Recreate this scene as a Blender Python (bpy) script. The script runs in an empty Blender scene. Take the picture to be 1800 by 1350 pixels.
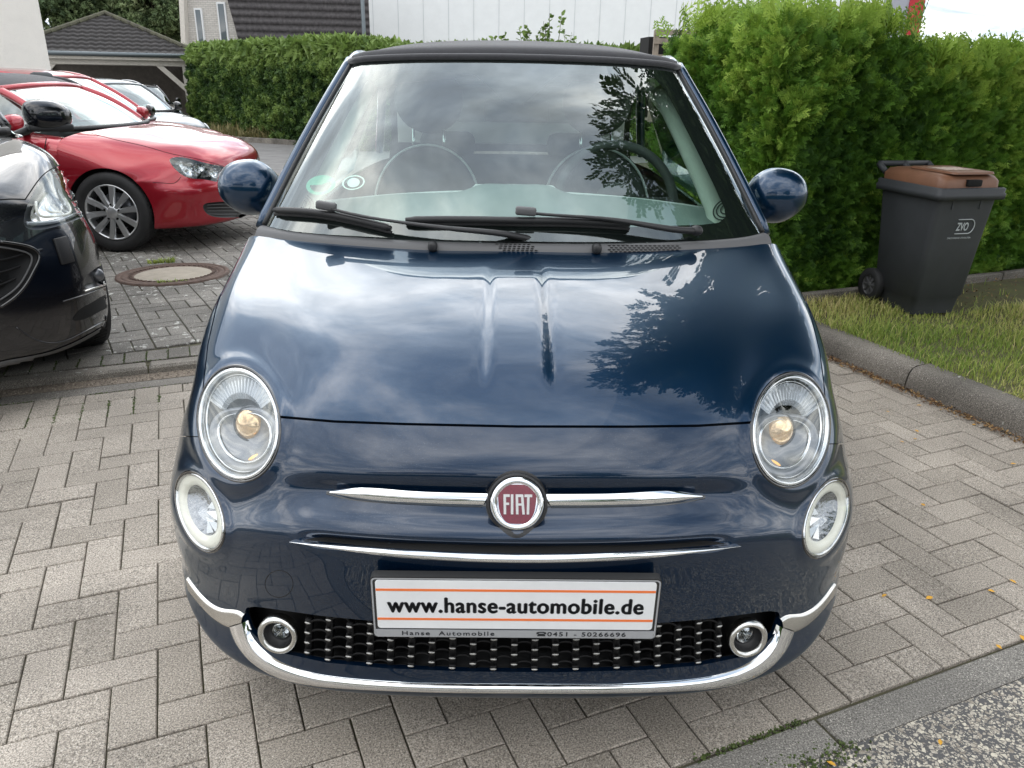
import bpy, bmesh, math, random
import numpy as np
from mathutils import Vector, Matrix
from mathutils.bvhtree import BVHTree
rad = math.radians
SC = bpy.context.scene
# ---------------------------------------------------------------- camera
FPX = 1364.5
CAMH, CAMD, PITCH, ROLL = 1.35, 1.18, rad(21.55), rad(1.0)
cam_d = bpy.data.cameras.new('camera'); cam = bpy.data.objects.new('camera', cam_d)
SC.collection.objects.link(cam); SC.camera = cam
cam_d.sensor_width = 36.0; cam_d.lens = FPX / 1800 * 36
cam_d.clip_start = 0.05; cam_d.clip_end = 3000
cam.matrix_world = (Matrix.Translation((0, -CAMD, CAMH)) @ Matrix.Rotation(rad(90) - PITCH, 4, 'X')
                    @ Matrix.Rotation(ROLL, 4, 'Z'))
# ---------------------------------------------------------------- world and sun
SUN_EL, SUN_AZ = rad(52), rad(-82)        # azimuth measured from +y towards +x
w = bpy.data.worlds.new('World'); SC.world = w; w.use_nodes = True
nt = w.node_tree; nt.nodes.clear(); L = nt.links.new
def wn(t, **k):
    n = nt.nodes.new(t)
    for a, b in k.items(): setattr(n, a, b)
    return n
out = wn('ShaderNodeOutputWorld'); bg = wn('ShaderNodeBackground')
sky = wn('ShaderNodeTexSky', sky_type='NISHITA', sun_disc=False)
sky.sun_elevation = SUN_EL; sky.sun_rotation = SUN_AZ; sky.air_density = 1.2; sky.dust_density = 2.0
tc = wn('ShaderNodeTexCoord'); sep = wn('ShaderNodeSeparateXYZ'); L(tc.outputs['Generated'], sep.inputs[0])
zc = wn('ShaderNodeMath', operation='MAXIMUM'); L(sep.outputs[2], zc.inputs[0]); zc.inputs[1].default_value = 0.0
za = wn('ShaderNodeMath', operation='ADD'); L(zc.outputs[0], za.inputs[0]); za.inputs[1].default_value = 0.16
dx_ = wn('ShaderNodeMath', operation='DIVIDE'); L(sep.outputs[0], dx_.inputs[0]); L(za.outputs[0], dx_.inputs[1])
dy_ = wn('ShaderNodeMath', operation='DIVIDE'); L(sep.outputs[1], dy_.inputs[0]); L(za.outputs[0], dy_.inputs[1])
cb = wn('ShaderNodeCombineXYZ'); L(dx_.outputs[0], cb.inputs[0]); L(dy_.outputs[0], cb.inputs[1]); cb.inputs[2].default_value = 3.7
n1 = wn('ShaderNodeTexNoise'); n1.inputs['Scale'].default_value = 1.35; n1.inputs['Detail'].default_value = 9; n1.inputs['Roughness'].default_value = .56; n1.inputs['Distortion'].default_value = .6
n2 = wn('ShaderNodeTexNoise'); n2.inputs['Scale'].default_value = 4.6; n2.inputs['Detail'].default_value = 7; n2.inputs['Roughness'].default_value = .6; n2.inputs['Distortion'].default_value = .35
L(cb.outputs[0], n1.inputs['Vector']); L(cb.outputs[0], n2.inputs['Vector'])
r1 = wn('ShaderNodeValToRGB'); L(n1.outputs[0], r1.inputs[0])     # cloud brightness
e = r1.color_ramp.elements
e[0].position = .34; e[0].color = (.30, .36, .44, 1); e[1].position = .68; e[1].color = (1.85, 1.80, 1.73, 1)
m_ = e.new(.46); m_.color = (.60, .66, .74, 1); m2_ = e.new(.56); m2_.color = (1.22, 1.22, 1.22, 1)
r2 = wn('ShaderNodeMapRange'); L(n2.outputs[0], r2.inputs[0])
r2.inputs[1].default_value = .3; r2.inputs[2].default_value = .72; r2.inputs[3].default_value = .66; r2.inputs[4].default_value = 1.30
mul = wn('ShaderNodeMix', data_type='RGBA', blend_type='MULTIPLY'); mul.inputs[0].default_value = 1
L(r1.outputs[0], mul.inputs[6]); L(r2.outputs[0], mul.inputs[7])
sks = wn('ShaderNodeMix', data_type='RGBA', blend_type='MULTIPLY'); sks.inputs[0].default_value = 1
L(sky.outputs[0], sks.inputs[6]); sks.inputs[7].default_value = (.10, .10, .10, 1)
cov = wn('ShaderNodeMapRange'); L(n1.outputs[0], cov.inputs[0]); cov.inputs[1].default_value = .30; cov.inputs[2].default_value = .42
cov.inputs[3].default_value = .62; cov.inputs[4].default_value = .97
mix = wn('ShaderNodeMix', data_type='RGBA'); L(cov.outputs[0], mix.inputs[0]); L(sks.outputs[2], mix.inputs[6]); L(mul.outputs[2], mix.inputs[7])
sc_ = wn('ShaderNodeMix', data_type='RGBA', blend_type='MULTIPLY'); sc_.inputs[0].default_value = 1
L(mix.outputs[2], sc_.inputs[6]); sc_.inputs[7].default_value = (9.2, 9.2, 9.2, 1)
sdv = (-.22, .66, .72)      # where the cloud cover is thinnest and brightest
dt = wn('ShaderNodeVectorMath', operation='DOT_PRODUCT'); L(tc.outputs['Generated'], dt.inputs[0]); dt.inputs[1].default_value = sdv
gm_ = wn('ShaderNodeMapRange', interpolation_type='SMOOTHSTEP'); L(dt.outputs['Value'], gm_.inputs[0]); gm_.inputs[1].default_value = .1; gm_.inputs[2].default_value = 1.0; gm_.inputs[3].default_value = .85; gm_.inputs[4].default_value = 1.35
glw = wn('ShaderNodeMix', data_type='RGBA', blend_type='MULTIPLY'); glw.inputs[0].default_value = 1; L(sc_.outputs[2], glw.inputs[6]); L(gm_.outputs[0], glw.inputs[7])
L(glw.outputs[2], bg.inputs[0]); bg.inputs[1].default_value = 0.145
L(bg.outputs[0], out.inputs[0])
sl = bpy.data.lights.new('sun', 'SUN'); sl.energy = .5; sl.angle = rad(110); sl.color = (1, .95, .88)
so = bpy.data.objects.new('sun', sl); SC.collection.objects.link(so)
sd = Vector((math.sin(SUN_AZ) * math.cos(SUN_EL), math.cos(SUN_AZ) * math.cos(SUN_EL), math.sin(SUN_EL)))
so.rotation_euler = sd.to_track_quat('Z', 'Y').to_euler()
vs = SC.view_settings; vs.view_transform = 'Standard'; vs.look = 'None'; vs.exposure = 0.74; vs.gamma = 1.0; vs.use_curve_mapping = False
SC.cycles.max_bounces = 8; SC.cycles.transparent_max_bounces = 16
# ---------------------------------------------------------------- helpers
rng = np.random.default_rng(7); random.seed(7)
def link(o, parent=None):
    SC.collection.objects.link(o)
    if parent is not None: o.parent = parent
    return o
def tag(o, label=None, cat=None, group=None, kind=None):
    if label: o['label'] = label
    if cat: o['category'] = cat
    if group: o['group'] = group
    if kind: o['kind'] = kind
    return o
def thing(name, label, cat, loc=(0, 0, 0), rz=0, group=None):
    o = bpy.data.objects.new(name, None); o.empty_display_size = .2
    o.location = loc; o.rotation_euler = (0, 0, rz); link(o)
    return tag(o, label, cat, group)
def mobj(name, V, F, mat, parent=None, smooth=True, label=None):
    me = bpy.data.meshes.new(name)
    V = np.asarray(V, dtype=float).reshape(-1, 3)
    me.from_pydata([tuple(v) for v in V.tolist()], [], [tuple(int(i) for i in f) for f in F])
    me.materials.append(mat)
    if smooth: me.polygons.foreach_set('use_smooth', [True] * len(me.polygons))
    me.update()
    o = bpy.data.objects.new(name, me); link(o, parent)
    if label: o['label'] = label
    return o
class MB:
    def __init__(s): s.v = []; s.f = []
    def add(s, V, F):
        b = len(s.v); s.v.extend([tuple(p) for p in V]); s.f.extend([tuple(b + i for i in f) for f in F]); return s
    def box(s, c, d, R=None, bev=0):
        x, y, z = d[0] / 2, d[1] / 2, d[2] / 2; V = []
        if bev <= 0:
            V = [(i * x, j * y, k * z) for i in (-1, 1) for j in (-1, 1) for k in (-1, 1)]
            F = [(0, 1, 3, 2), (4, 6, 7, 5), (0, 4, 5, 1), (2, 3, 7, 6), (0, 2, 6, 4), (1, 5, 7, 3)]
        else:
            bm = bmesh.new(); bmesh.ops.create_cube(bm, size=1)
            for q in bm.verts: q.co = Vector((q.co.x * d[0], q.co.y * d[1], q.co.z * d[2]))
            bmesh.ops.bevel(bm, geom=bm.edges[:], offset=bev, segments=2, affect='EDGES', profile=.5)
            bm.verts.index_update(); V = [tuple(q.co) for q in bm.verts]; F = [tuple(q.index for q in f.verts) for f in bm.faces]; bm.free()
        M = R if R is not None else Matrix.Identity(3)
        return s.add([tuple(M @ Vector(p) + Vector(c)) for p in V], F)
    def tube(s, pts, r, n=10, caps=True, closed=False, flat=1.0, up=None):
        P = [Vector(p) for p in pts]; m = len(P)
        rr = r if hasattr(r, '__len__') else [r] * m
        V = []; prev = None
        for i in range(m):
            if closed: t = P[(i + 1) % m] - P[i - 1]
            else: t = P[min(i + 1, m - 1)] - P[max(i - 1, 0)]
            t.normalize()
            if prev is None:
                a = Vector(up) if up is not None else (Vector((0, 0, 1)) if abs(t.z) < .9 else Vector((1, 0, 0)))
            else: a = prev
            a = (a - t * a.dot(t)).normalized(); prev = a; b = t.cross(a)
            for k in range(n):
                th = 2 * math.pi * k / n
                V.append(tuple(P[i] + (a * math.cos(th) * flat + b * math.sin(th)) * rr[i]))
        F = []
        for i in range(m if closed else m - 1):
            j = (i + 1) % m
            for k in range(n):
                l = (k + 1) % n; F.append((i * n + k, i * n + l, j * n + l, j * n + k))
        if caps and not closed:
            F.append(tuple(range(n - 1, -1, -1))); F.append(tuple((m - 1) * n + k for k in range(n)))
        return s.add(V, F)
    def lathe(s, prof, n=32, M=None, closed=False):
        V = []; F = []; m = len(prof)
        for k in range(n):
            th = 2 * math.pi * k / n
            for (r, z) in prof: V.append((r * math.cos(th), r * math.sin(th), z))
        for k in range(n):
            l = (k + 1) % n
            for i in range(m - 1): F.append((k * m + i, l * m + i, l * m + i + 1, k * m + i + 1))
        if M is not None: V = [tuple(M @ Vector(p)) for p in V]
        return s.add(V, F)
    def prism(s, poly, M, h0, h1):
        n = len(poly); V = [(p[0], p[1], h0) for p in poly] + [(p[0], p[1], h1) for p in poly]
        F = [tuple(range(n - 1, -1, -1)), tuple(range(n, 2 * n))] + [(i, (i + 1) % n, n + (i + 1) % n, n + i) for i in range(n)]
        return s.add([tuple(M @ Vector(p)) for p in V], F)
    def sphere(s, c, r, n=20, m=12, M=None):
        r = r if hasattr(r, '__len__') else (r, r, r); V = []; F = []
        for j in range(m + 1):
            ph = math.pi * j / m
            for k in range(n):
                th = 2 * math.pi * k / n
                V.append(Vector((r[0] * math.sin(ph) * math.cos(th), r[1] * math.sin(ph) * math.sin(th), r[2] * math.cos(ph))))
        for j in range(m):
            for k in range(n): F.append((j * n + k, (j + 1) * n + k, (j + 1) * n + (k + 1) % n, j * n + (k + 1) % n))
        R = M if M is not None else Matrix.Identity(3)
        return s.add([tuple(R @ p + Vector(c)) for p in V], F)
    def grid(s, G, flip=False):
        G = np.asarray(G); m, n = G.shape[:2]
        F = [(i * n + j, i * n + j + 1, (i + 1) * n + j + 1, (i + 1) * n + j) for i in range(m - 1) for j in range(n - 1)]
        if flip: F = [f[::-1] for f in F]
        return s.add(G.reshape(-1, 3).tolist(), F)
    def build(s, name, mat, parent=None, smooth=True, label=None, auto=None):
        o = mobj(name, s.v, s.f, mat, parent, smooth, label)
        if auto:
            me = o.data; bm = bmesh.new(); bm.from_mesh(me)
            bmesh.ops.remove_doubles(bm, verts=bm.verts, dist=1e-5)
            lim = rad(auto)
            for e_ in bm.edges:
                if len(e_.link_faces) == 2 and e_.calc_face_angle(0) > lim: e_.smooth = False
            bm.to_mesh(me); bm.free()
        return o
def fixn(o):
    bm = bmesh.new(); bm.from_mesh(o.data); bmesh.ops.recalc_face_normals(bm, faces=bm.faces); bm.to_mesh(o.data); bm.free(); return o
def rotz(a): return Matrix.Rotation(a, 3, 'Z')
def spline(t, P, tt):
    """natural cubic spline through P (n,k) at params t, sampled at tt"""
    t = np.asarray(t, float); P = np.asarray(P, float); n = len(t); h = np.diff(t)
    A = np.zeros((n, n)); B = np.zeros((n,) + P.shape[1:]); A[0, 0] = A[-1, -1] = 1
    for i in range(1, n - 1):
        A[i, i - 1] = h[i - 1]; A[i, i] = 2 * (h[i - 1] + h[i]); A[i, i + 1] = h[i]
        B[i] = 6 * ((P[i + 1] - P[i]) / h[i] - (P[i] - P[i - 1]) / h[i - 1])
    M = np.linalg.solve(A, B.reshape(n, -1)).reshape(B.shape)
    k = np.clip(np.searchsorted(t, tt, side='right') - 1, 0, n - 2)
    x = np.asarray(tt); sh = (-1,) + (1,) * (P.ndim - 1)
    a = ((t[k + 1] - x) / h[k]).reshape(sh); b = ((x - t[k]) / h[k]).reshape(sh); hh = h[k].reshape(sh)
    return a * P[k] + b * P[k + 1] + ((a ** 3 - a) * M[k] + (b ** 3 - b) * M[k + 1]) * hh ** 2 / 6
def chord(C, ax):
    d = np.linalg.norm(np.diff(C, axis=ax), axis=2).mean(axis=1 - ax)
    return np.concatenate([[0], np.cumsum(np.sqrt(d * d.mean()))])
def surf(C, nr, nc):
    """C (rows, cols, 3) control grid -> dense interpolated grid"""
    C = np.asarray(C, float); tr = chord(C, 0); tcx = chord(C, 1)
    R = spline(tr, C, np.linspace(0, tr[-1], nr))
    G = spline(tcx, R.transpose(1, 0, 2), np.linspace(0, tcx[-1], nc)).transpose(1, 0, 2)
    return G
def mirror_cols(C):
    C = np.asarray(C, float); Mi = C[:, :0:-1].copy(); Mi[..., 0] *= -1
    return np.concatenate([Mi, C], axis=1)
def gridfaces(m, n):
    i = np.arange(m - 1)[:, None] * n + np.arange(n - 1)[None]
    return np.stack([i, i + 1, i + n + 1, i + n], -1).reshape(-1, 4)
def clip(V, F, fld, off=0.0):
    """keep the part of the mesh where fld > off (linear cut across faces)"""
    V = np.asarray(V, float); fld = np.asarray(fld, float) - off
    ins = fld > 0; newV = []; cache = {}; out = []; nb = len(V)
    for f in F:
        c = [bool(ins[i]) for i in f]
        if all(c): out.append(tuple(int(i) for i in f)); continue
        if not any(c): continue
        g = []; n = len(f)
        for k in range(n):
            a, b = int(f[k]), int(f[(k + 1) % n])
            if c[k]: g.append(a)
            if c[k] != c[(k + 1) % n]:
                key = (min(a, b), max(a, b))
                if key not in cache:
                    p, q = key
                    t = fld[p] / (fld[p] - fld[q]); cache[key] = nb + len(newV); newV.append(V[p] * (1 - t) + V[q] * t)
                g.append(cache[key])
        if len(g) > 2: out.append(tuple(g))
    VV = np.concatenate([V, np.array(newV).reshape(-1, V.shape[1])])
    used = np.unique(np.concatenate([np.array(f) for f in out])) if out else np.array([], int)
    mp = -np.ones(len(VV), int); mp[used] = np.arange(len(used))
    return VV[used], [tuple(mp[list(f)]) for f in out], (lambda arr: None)
def largest(V, F):
    par = list(range(len(V)))
    def fd(a):
        while par[a] != a: par[a] = par[par[a]]; a = par[a]
        return a
    for f in F:
        r = fd(f[0])
        for i in f[1:]: par[fd(i)] = r
    rt = [fd(f[0]) for f in F]; best = max(set(rt), key=rt.count) if len(set(rt)) < 60 else rt[0]
    F = [f for f, r in zip(F, rt) if r == best]; us = sorted({int(i) for f in F for i in f}); mp = {u: i for i, u in enumerate(us)}
    return V[us], [tuple(mp[int(i)] for i in f) for f in F]
def poly_sdf(P, poly):
    """signed distance, positive inside; P (n,2)"""
    poly = np.asarray(poly, float); n = len(poly); d = np.full(len(P), 1e18); ins = np.zeros(len(P), bool)
    for i in range(n):
        a = poly[i]; b = poly[(i + 1) % n]; ab = b - a; ap = P - a
        t = np.clip((ap @ ab) / (ab @ ab), 0, 1); q = ap - t[:, None] * ab; d = np.minimum(d, (q ** 2).sum(1))
        cnd = ((a[1] > P[:, 1]) != (b[1] > P[:, 1]))
        with np.errstate(divide='ignore', invalid='ignore'):
            xi = (b[0] - a[0]) * (P[:, 1] - a[1]) / (b[1] - a[1]) + a[0]
        ins ^= cnd & (P[:, 0] < xi)
    d = np.sqrt(d); return np.where(ins, d, -d)
def smooth_closed(poly, n=120):
    P = np.asarray(poly, float); Q = np.concatenate([P[-3:], P, P[:4]]); d = np.linalg.norm(np.diff(Q, axis=0), axis=1)
    t = np.concatenate([[0], np.cumsum(d)]); return spline(t, Q, np.linspace(t[3], t[3 + len(P)], n, endpoint=False))
def curve(P, n):
    P = np.asarray(P, float); t = np.concatenate([[0], np.cumsum(np.linalg.norm(np.diff(P, axis=0), axis=1))])
    return spline(t, P, np.linspace(0, t[-1], n))
def rim(o, depth, mat=None):
    """give an open sheet an inward flange along its borders"""
    bm = bmesh.new(); bm.from_mesh(o.data); bm.normal_update()
    be = [e_ for e_ in bm.edges if e_.is_boundary]
    nr = {v: v.normal.copy() for e_ in be for v in e_.verts}
    r = bmesh.ops.extrude_edge_only(bm, edges=be)
    nv = [g for g in r['geom'] if isinstance(g, bmesh.types.BMVert)]
    kd = {tuple(round(c, 6) for c in v.co): nr[v] for v in nr}
    for v in nv:
        n_ = kd.get(tuple(round(c, 6) for c in v.co))
        if n_ is not None: v.co -= n_ * depth
    for e_ in be: e_.smooth = False
    bm.to_mesh(o.data); bm.free(); return o
# ---------------------------------------------------------------- materials
def mat(name, col, rough=.5, metal=0, coat=0, coat_r=.03, spec=.5, noise=0, nscale=20, bump=0, bscale=60, emis=None, estr=0, trans=0, alpha=1, ior=1.45, col2=None, detail=5, sheen=0, coord='Object'):
    m = bpy.data.materials.new(name); m.use_nodes = True; t = m.node_tree; b = t.nodes['Principled BSDF']; K = t.links.new
    b.inputs['Base Color'].default_value = (*col, 1); b.inputs['Roughness'].default_value = rough; b.inputs['Metallic'].default_value = metal
    b.inputs['Coat Weight'].default_value = coat; b.inputs['Coat Roughness'].default_value = coat_r; b.inputs['Coat IOR'].default_value = 1.52; b.inputs['IOR'].default_value = ior
    b.inputs['Specular IOR Level'].default_value = spec; b.inputs['Transmission Weight'].default_value = trans; b.inputs['Alpha'].default_value = alpha
    b.inputs['Sheen Weight'].default_value = sheen
    if emis: b.inputs['Emission Color'].default_value = (*emis, 1); b.inputs['Emission Strength'].default_value = estr
    if noise or bump:
        tcn = t.nodes.new('ShaderNodeTexCoord')
    if noise:
        nz = t.nodes.new('ShaderNodeTexNoise'); nz.inputs['Scale'].default_value = nscale; nz.inputs['Detail'].default_value = detail
        nz.inputs['Roughness'].default_value = .65
        K(tcn.outputs[coord], nz.inputs['Vector'])
        rp = t.nodes.new('ShaderNodeMix'); rp.data_type = 'RGBA'
        mr = t.nodes.new('ShaderNodeMapRange'); mr.inputs[1].default_value = .3; mr.inputs[2].default_value = .7; K(nz.outputs[0], mr.inputs[0])
        c2 = col2 if col2 else tuple(min(1, c * (1 + noise)) for c in col); c1 = tuple(c * (1 - noise) for c in col) if not col2 else col
        rp.inputs[6].default_value = (*c1, 1); rp.inputs[7].default_value = (*c2, 1); K(mr.outputs[0], rp.inputs[0]); K(rp.outputs[2], b.inputs['Base Color'])
    if bump:
        nb = t.nodes.new('ShaderNodeTexNoise'); nb.inputs['Scale'].default_value = bscale; nb.inputs['Detail'].default_value = 4; K(tcn.outputs[coord], nb.inputs['Vector'])
        bp = t.nodes.new('ShaderNodeBump'); bp.inputs['Strength'].default_value = bump; bp.inputs['Distance'].default_value = .01
        K(nb.outputs[0], bp.inputs['Height']); K(bp.outputs[0], b.inputs['Normal'])
    return m
def paint(name, base, metal=.55, rough=.32, flake=.15, dust=0.0):
    m = mat(name, base, rough, metal, 1.0, .015, .5); t = m.node_tree; b = t.nodes['Principled BSDF']; K = t.links.new
    b.inputs['Coat Tint'].default_value = (.80, .93, 1.0, 1) if base[2] > base[0] * 3 else (1, 1, 1, 1)
    tcn = t.nodes.new('ShaderNodeTexCoord'); nz = t.nodes.new('ShaderNodeTexNoise'); nz.inputs['Scale'].default_value = 900; nz.inputs['Detail'].default_value = 1
    K(tcn.outputs['Object'], nz.inputs['Vector']); bp = t.nodes.new('ShaderNodeBump'); bp.inputs['Strength'].default_value = flake; bp.inputs['Distance'].default_value = .0006
    K(nz.outputs[0], bp.inputs['Height']); K(bp.outputs[0], b.inputs['Normal'])
    # very slight orange peel and dust on the clear coat
    n3 = t.nodes.new('ShaderNodeTexNoise'); n3.inputs['Scale'].default_value = 9; n3.inputs['Detail'].default_value = 2; K(tcn.outputs['Object'], n3.inputs['Vector'])
    b3 = t.nodes.new('ShaderNodeBump'); b3.inputs['Strength'].default_value = .05; b3.inputs['Distance'].default_value = .004; K(n3.outputs[0], b3.inputs['Height']); K(b3.outputs[0], b.inputs['Coat Normal'])
    if dust:
        n4 = t.nodes.new('ShaderNodeTexNoise'); n4.inputs['Scale'].default_value = 420; n4.inputs['Detail'].default_value = 3; K(tcn.outputs['Object'], n4.inputs['Vector'])
        n5 = t.nodes.new('ShaderNodeTexNoise'); n5.inputs['Scale'].default_value = 3; n5.inputs['Detail'].default_value = 3; K(tcn.outputs['Object'], n5.inputs['Vector'])
        a1 = t.nodes.new('ShaderNodeMapRange'); a1.inputs[1].default_value = .6; a1.inputs[2].default_value = .74; K(n4.outputs[0], a1.inputs[0])
        a2 = t.nodes.new('ShaderNodeMapRange'); a2.inputs[1].default_value = .35; a2.inputs[2].default_value = .7; a2.inputs[4].default_value = dust; K(n5.outputs[0], a2.inputs[0])
        mm = t.nodes.new('ShaderNodeMath'); mm.operation = 'MULTIPLY'; K(a1.outputs[0], mm.inputs[0]); K(a2.outputs[0], mm.inputs[1])
        mx = t.nodes.new('ShaderNodeMix'); mx.data_type = 'RGBA'; mx.inputs[6].default_value = (*base, 1); mx.inputs[7].default_value = (.45, .43, .40, 1); K(mm.outputs[0], mx.inputs[0]); K(mx.outputs[2], b.inputs['Base Color'])
        m2 = t.nodes.new('ShaderNodeMapRange'); m2.inputs[3].default_value = .012; m2.inputs[4].default_value = .25; K(mm.outputs[0], m2.inputs[0]); K(m2.outputs[0], b.inputs['Coat Roughness'])
    return m
def glass(name, tint=(.72, .84, .80), boost=1.0, rough=0.0, ior=1.5, add=0.0):
    """thin sheet glass: clear tint straight through, Fresnel mirror on top"""
    m = bpy.data.materials.new(name); m.use_nodes = True; t = m.node_tree; t.nodes.clear(); K = t.links.new
    o = t.nodes.new('ShaderNodeOutputMaterial'); tr = t.nodes.new('ShaderNodeBsdfTransparent'); tr.inputs[0].default_value = (*tint, 1)
    gl = t.nodes.new('ShaderNodeBsdfGlossy'); gl.inputs['Roughness'].default_value = rough; gl.inputs[0].default_value = (.95, 1, .98, 1)
    lw = t.nodes.new('ShaderNodeLayerWeight'); lw.inputs[0].default_value = .5
    pw = t.nodes.new('ShaderNodeMath'); pw.operation = 'POWER'; K(lw.outputs['Facing'], pw.inputs[0]); pw.inputs[1].default_value = 4.2
    f0 = ((ior - 1) / (ior + 1)) ** 2 * 1.8
    ml = t.nodes.new('ShaderNodeMath'); ml.operation = 'MULTIPLY_ADD'; ml.use_clamp = True; K(pw.outputs[0], ml.inputs[0]); ml.inputs[1].default_value = boost * (1 - f0); ml.inputs[2].default_value = f0 + add
    mx = t.nodes.new('ShaderNodeMixShader'); K(ml.outputs[0], mx.inputs[0]); K(tr.outputs[0], mx.inputs[1]); K(gl.outputs[0], mx.inputs[2]); K(mx.outputs[0], o.inputs[0])
    return m
M_CHROME = mat('chrome', (.82, .83, .84), .06, 1)
M_SATIN = mat('satin_chrome', (.62, .61, .58), .22, 1, noise=.08, nscale=14)
M_BLACKPL = mat('black_plastic', (.018, .018, .019), .45, bump=.15, bscale=350)
M_GLOSSBLACK = mat('gloss_black', (.006, .006, .007), .08, coat=1)
M_RUBBER = mat('tyre_rubber', (.022, .022, .023), .7, noise=.25, nscale=9, bump=.15, bscale=180)
M_DARK = mat('dark_cavity', (.006, .006, .006), .9)
M_ALLOY = mat('alloy', (.72, .73, .74), .28, .85, coat=.4)
M_GREYPL = mat('grey_plastic', (.09, .09, .092), .5, bump=.1, bscale=300)
TH = rad(23.15)                                   # direction of the paving grid
E1 = Vector((math.cos(TH), math.sin(TH), 0)); E2 = Vector((-math.sin(TH), math.cos(TH), 0))
def ab(a, b, z=0): return Vector((a * E1.x + b * E2.x, a * E1.y + b * E2.y, z))
def slope_z(b): return 0.035 - .03 * (b - 2.9) if b > 2.78 else 0.0
# writing
FONT = None
def text_mesh(s, size, mat_, name, parent, M, ext=.0006, width=None, bold=0.0, spacing=1.0, fat=0):
    c = bpy.data.curves.new(name, 'FONT'); c.body = s; c.size = size; c.align_x = 'CENTER'; c.align_y = 'CENTER'; c.extrude = ext; c.offset = bold; c.space_character = spacing
    o = bpy.data.objects.new(name, c); SC.collection.objects.link(o)
    dg = bpy.context.evaluated_depsgraph_get(); me = bpy.data.meshes.new_from_object(o.evaluated_get(dg))
    bpy.data.objects.remove(o); bpy.data.curves.remove(c)
    xs = [v.co.x for v in me.vertices]; ys = [v.co.y for v in me.vertices]
    kx = 1.0
    if width: kx = width / (max(xs) - min(xs))
    cx = (max(xs) + min(xs)) / 2; cy = (max(ys) + min(ys)) / 2
    for v in me.vertices: v.co = M @ Vector(((v.co.x - cx) * kx, v.co.y - cy, v.co.z))
    if fat:
        bm = bmesh.new(); bm.from_mesh(me); g0 = bm.verts[:] + bm.edges[:] + bm.faces[:]; R3 = M.to_3x3()
        for q in ((fat, 0), (-fat, 0), (0, fat * .7), (0, -fat * .7)):
            r = bmesh.ops.duplicate(bm, geom=g0); bmesh.ops.translate(bm, verts=[v for v in r['geom'] if isinstance(v, bmesh.types.BMVert)], vec=R3 @ Vector((q[0], q[1], 0)))
        bm.to_mesh(me); bm.free()
    me.materials.clear(); me.materials.append(mat_)
    o = bpy.data.objects.new(name, me); link(o, parent); return o
from mathutils.noise import noise as mnoise
# ================================================================= setting
def at(px, py, Y):
    """world point in the direction of a pixel of the photograph, Y metres beyond the camera"""
    a = (px - 900) / FPX; b = -(py - 675) / FPX; R_ = ROLL
    a, b = a * math.cos(R_) - b * math.sin(R_), a * math.sin(R_) + b * math.cos(R_)
    d = (a, math.cos(PITCH) + b * math.sin(PITCH), -math.sin(PITCH) + b * math.cos(PITCH)); t = Y / d[1]
    return Vector((d[0] * t, -CAMD + Y, CAMH + d[2] * t))
def attr_mesh(name, V, F, tone, mat_, parent=None, smooth=False, per_vert=True):
    """fast mesh with a 'tone' value per vertex (material variety, in hedges also depth shade)"""
    V = np.asarray(V, np.float32).reshape(-1, 3); F = np.asarray(F, np.int32); k = F.shape[1]
    me = bpy.data.meshes.new(name); me.vertices.add(len(V)); me.vertices.foreach_set('co', V.ravel())
    me.loops.add(F.size); me.loops.foreach_set('vertex_index', F.ravel()); me.polygons.add(len(F))
    me.polygons.foreach_set('loop_start', np.arange(len(F), dtype=np.int32) * k); me.polygons.foreach_set('loop_total', np.full(len(F), k, np.int32))
    me.polygons.foreach_set('use_smooth', np.full(len(F), smooth)); me.update(calc_edges=True); me.validate()
    at_ = me.attributes.new('tone', 'FLOAT', 'POINT'); at_.data.foreach_set('value', np.asarray(tone, np.float32))
    me.materials.append(mat_); o = bpy.data.objects.new(name, me); link(o, parent); return o
def scatter(TV, TF, pos, rot, scl, tone):
    """copies of a small template merged into one mesh; rot (n,3,3)"""
    TV = np.asarray(TV, float); TF = np.asarray(TF); n = len(pos)
    V = np.einsum('nij,kj->nki', rot, TV) * np.asarray(scl).reshape(n, 1, 1) + np.asarray(pos)[:, None]
    F = (TF[None] + (np.arange(n) * len(TV))[:, None, None]).reshape(-1, TF.shape[1])
    return V.reshape(-1, 3), F, np.repeat(tone, len(TV))
def basis(n, up=None):
    """rotation matrices whose local y axis is n"""
    n = n / np.linalg.norm(n, axis=1)[:, None]; r = rng.normal(size=n.shape) if up is None else up
    x = np.cross(n, r); x /= np.linalg.norm(x, axis=1)[:, None] + 1e-9; z = np.cross(x, n)
    return np.stack([x, n, z], -1)
def tone_mat(name, c0, c1, c2=None, rough=.6, spec=.3, trans=0.0, noise=0, nscale=30, speck=0, bump=0):
    m = bpy.data.materials.new(name); m.use_nodes = True; t = m.node_tree; b = t.nodes['Principled BSDF']; K = t.links.new
    a = t.nodes.new('ShaderNodeAttribute'); a.attribute_name = 'tone'; r = t.nodes.new('ShaderNodeValToRGB'); K(a.outputs['Fac'], r.inputs[0])
    e = r.color_ramp.elements; e[0].color = (*c0, 1); e[1].color = (*(c2 or c1), 1)
    if c2: q = e.new(.5); q.color = (*c1, 1)
    b.inputs['Roughness'].default_value = rough; b.inputs['Specular IOR Level'].default_value = spec
    K(r.outputs[0], b.inputs['Base Color'])
    if trans:
        tl = t.nodes.new('ShaderNodeBsdfTranslucent'); K(r.outputs[0], tl.inputs[0]); ms = t.nodes.new('ShaderNodeMixShader'); ms.inputs[0].default_value = trans
        o = t.nodes['Material Output']; K(b.outputs[0], ms.inputs[1]); K(tl.outputs[0], ms.inputs[2]); K(ms.outputs[0], o.inputs[0])
    return m
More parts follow.
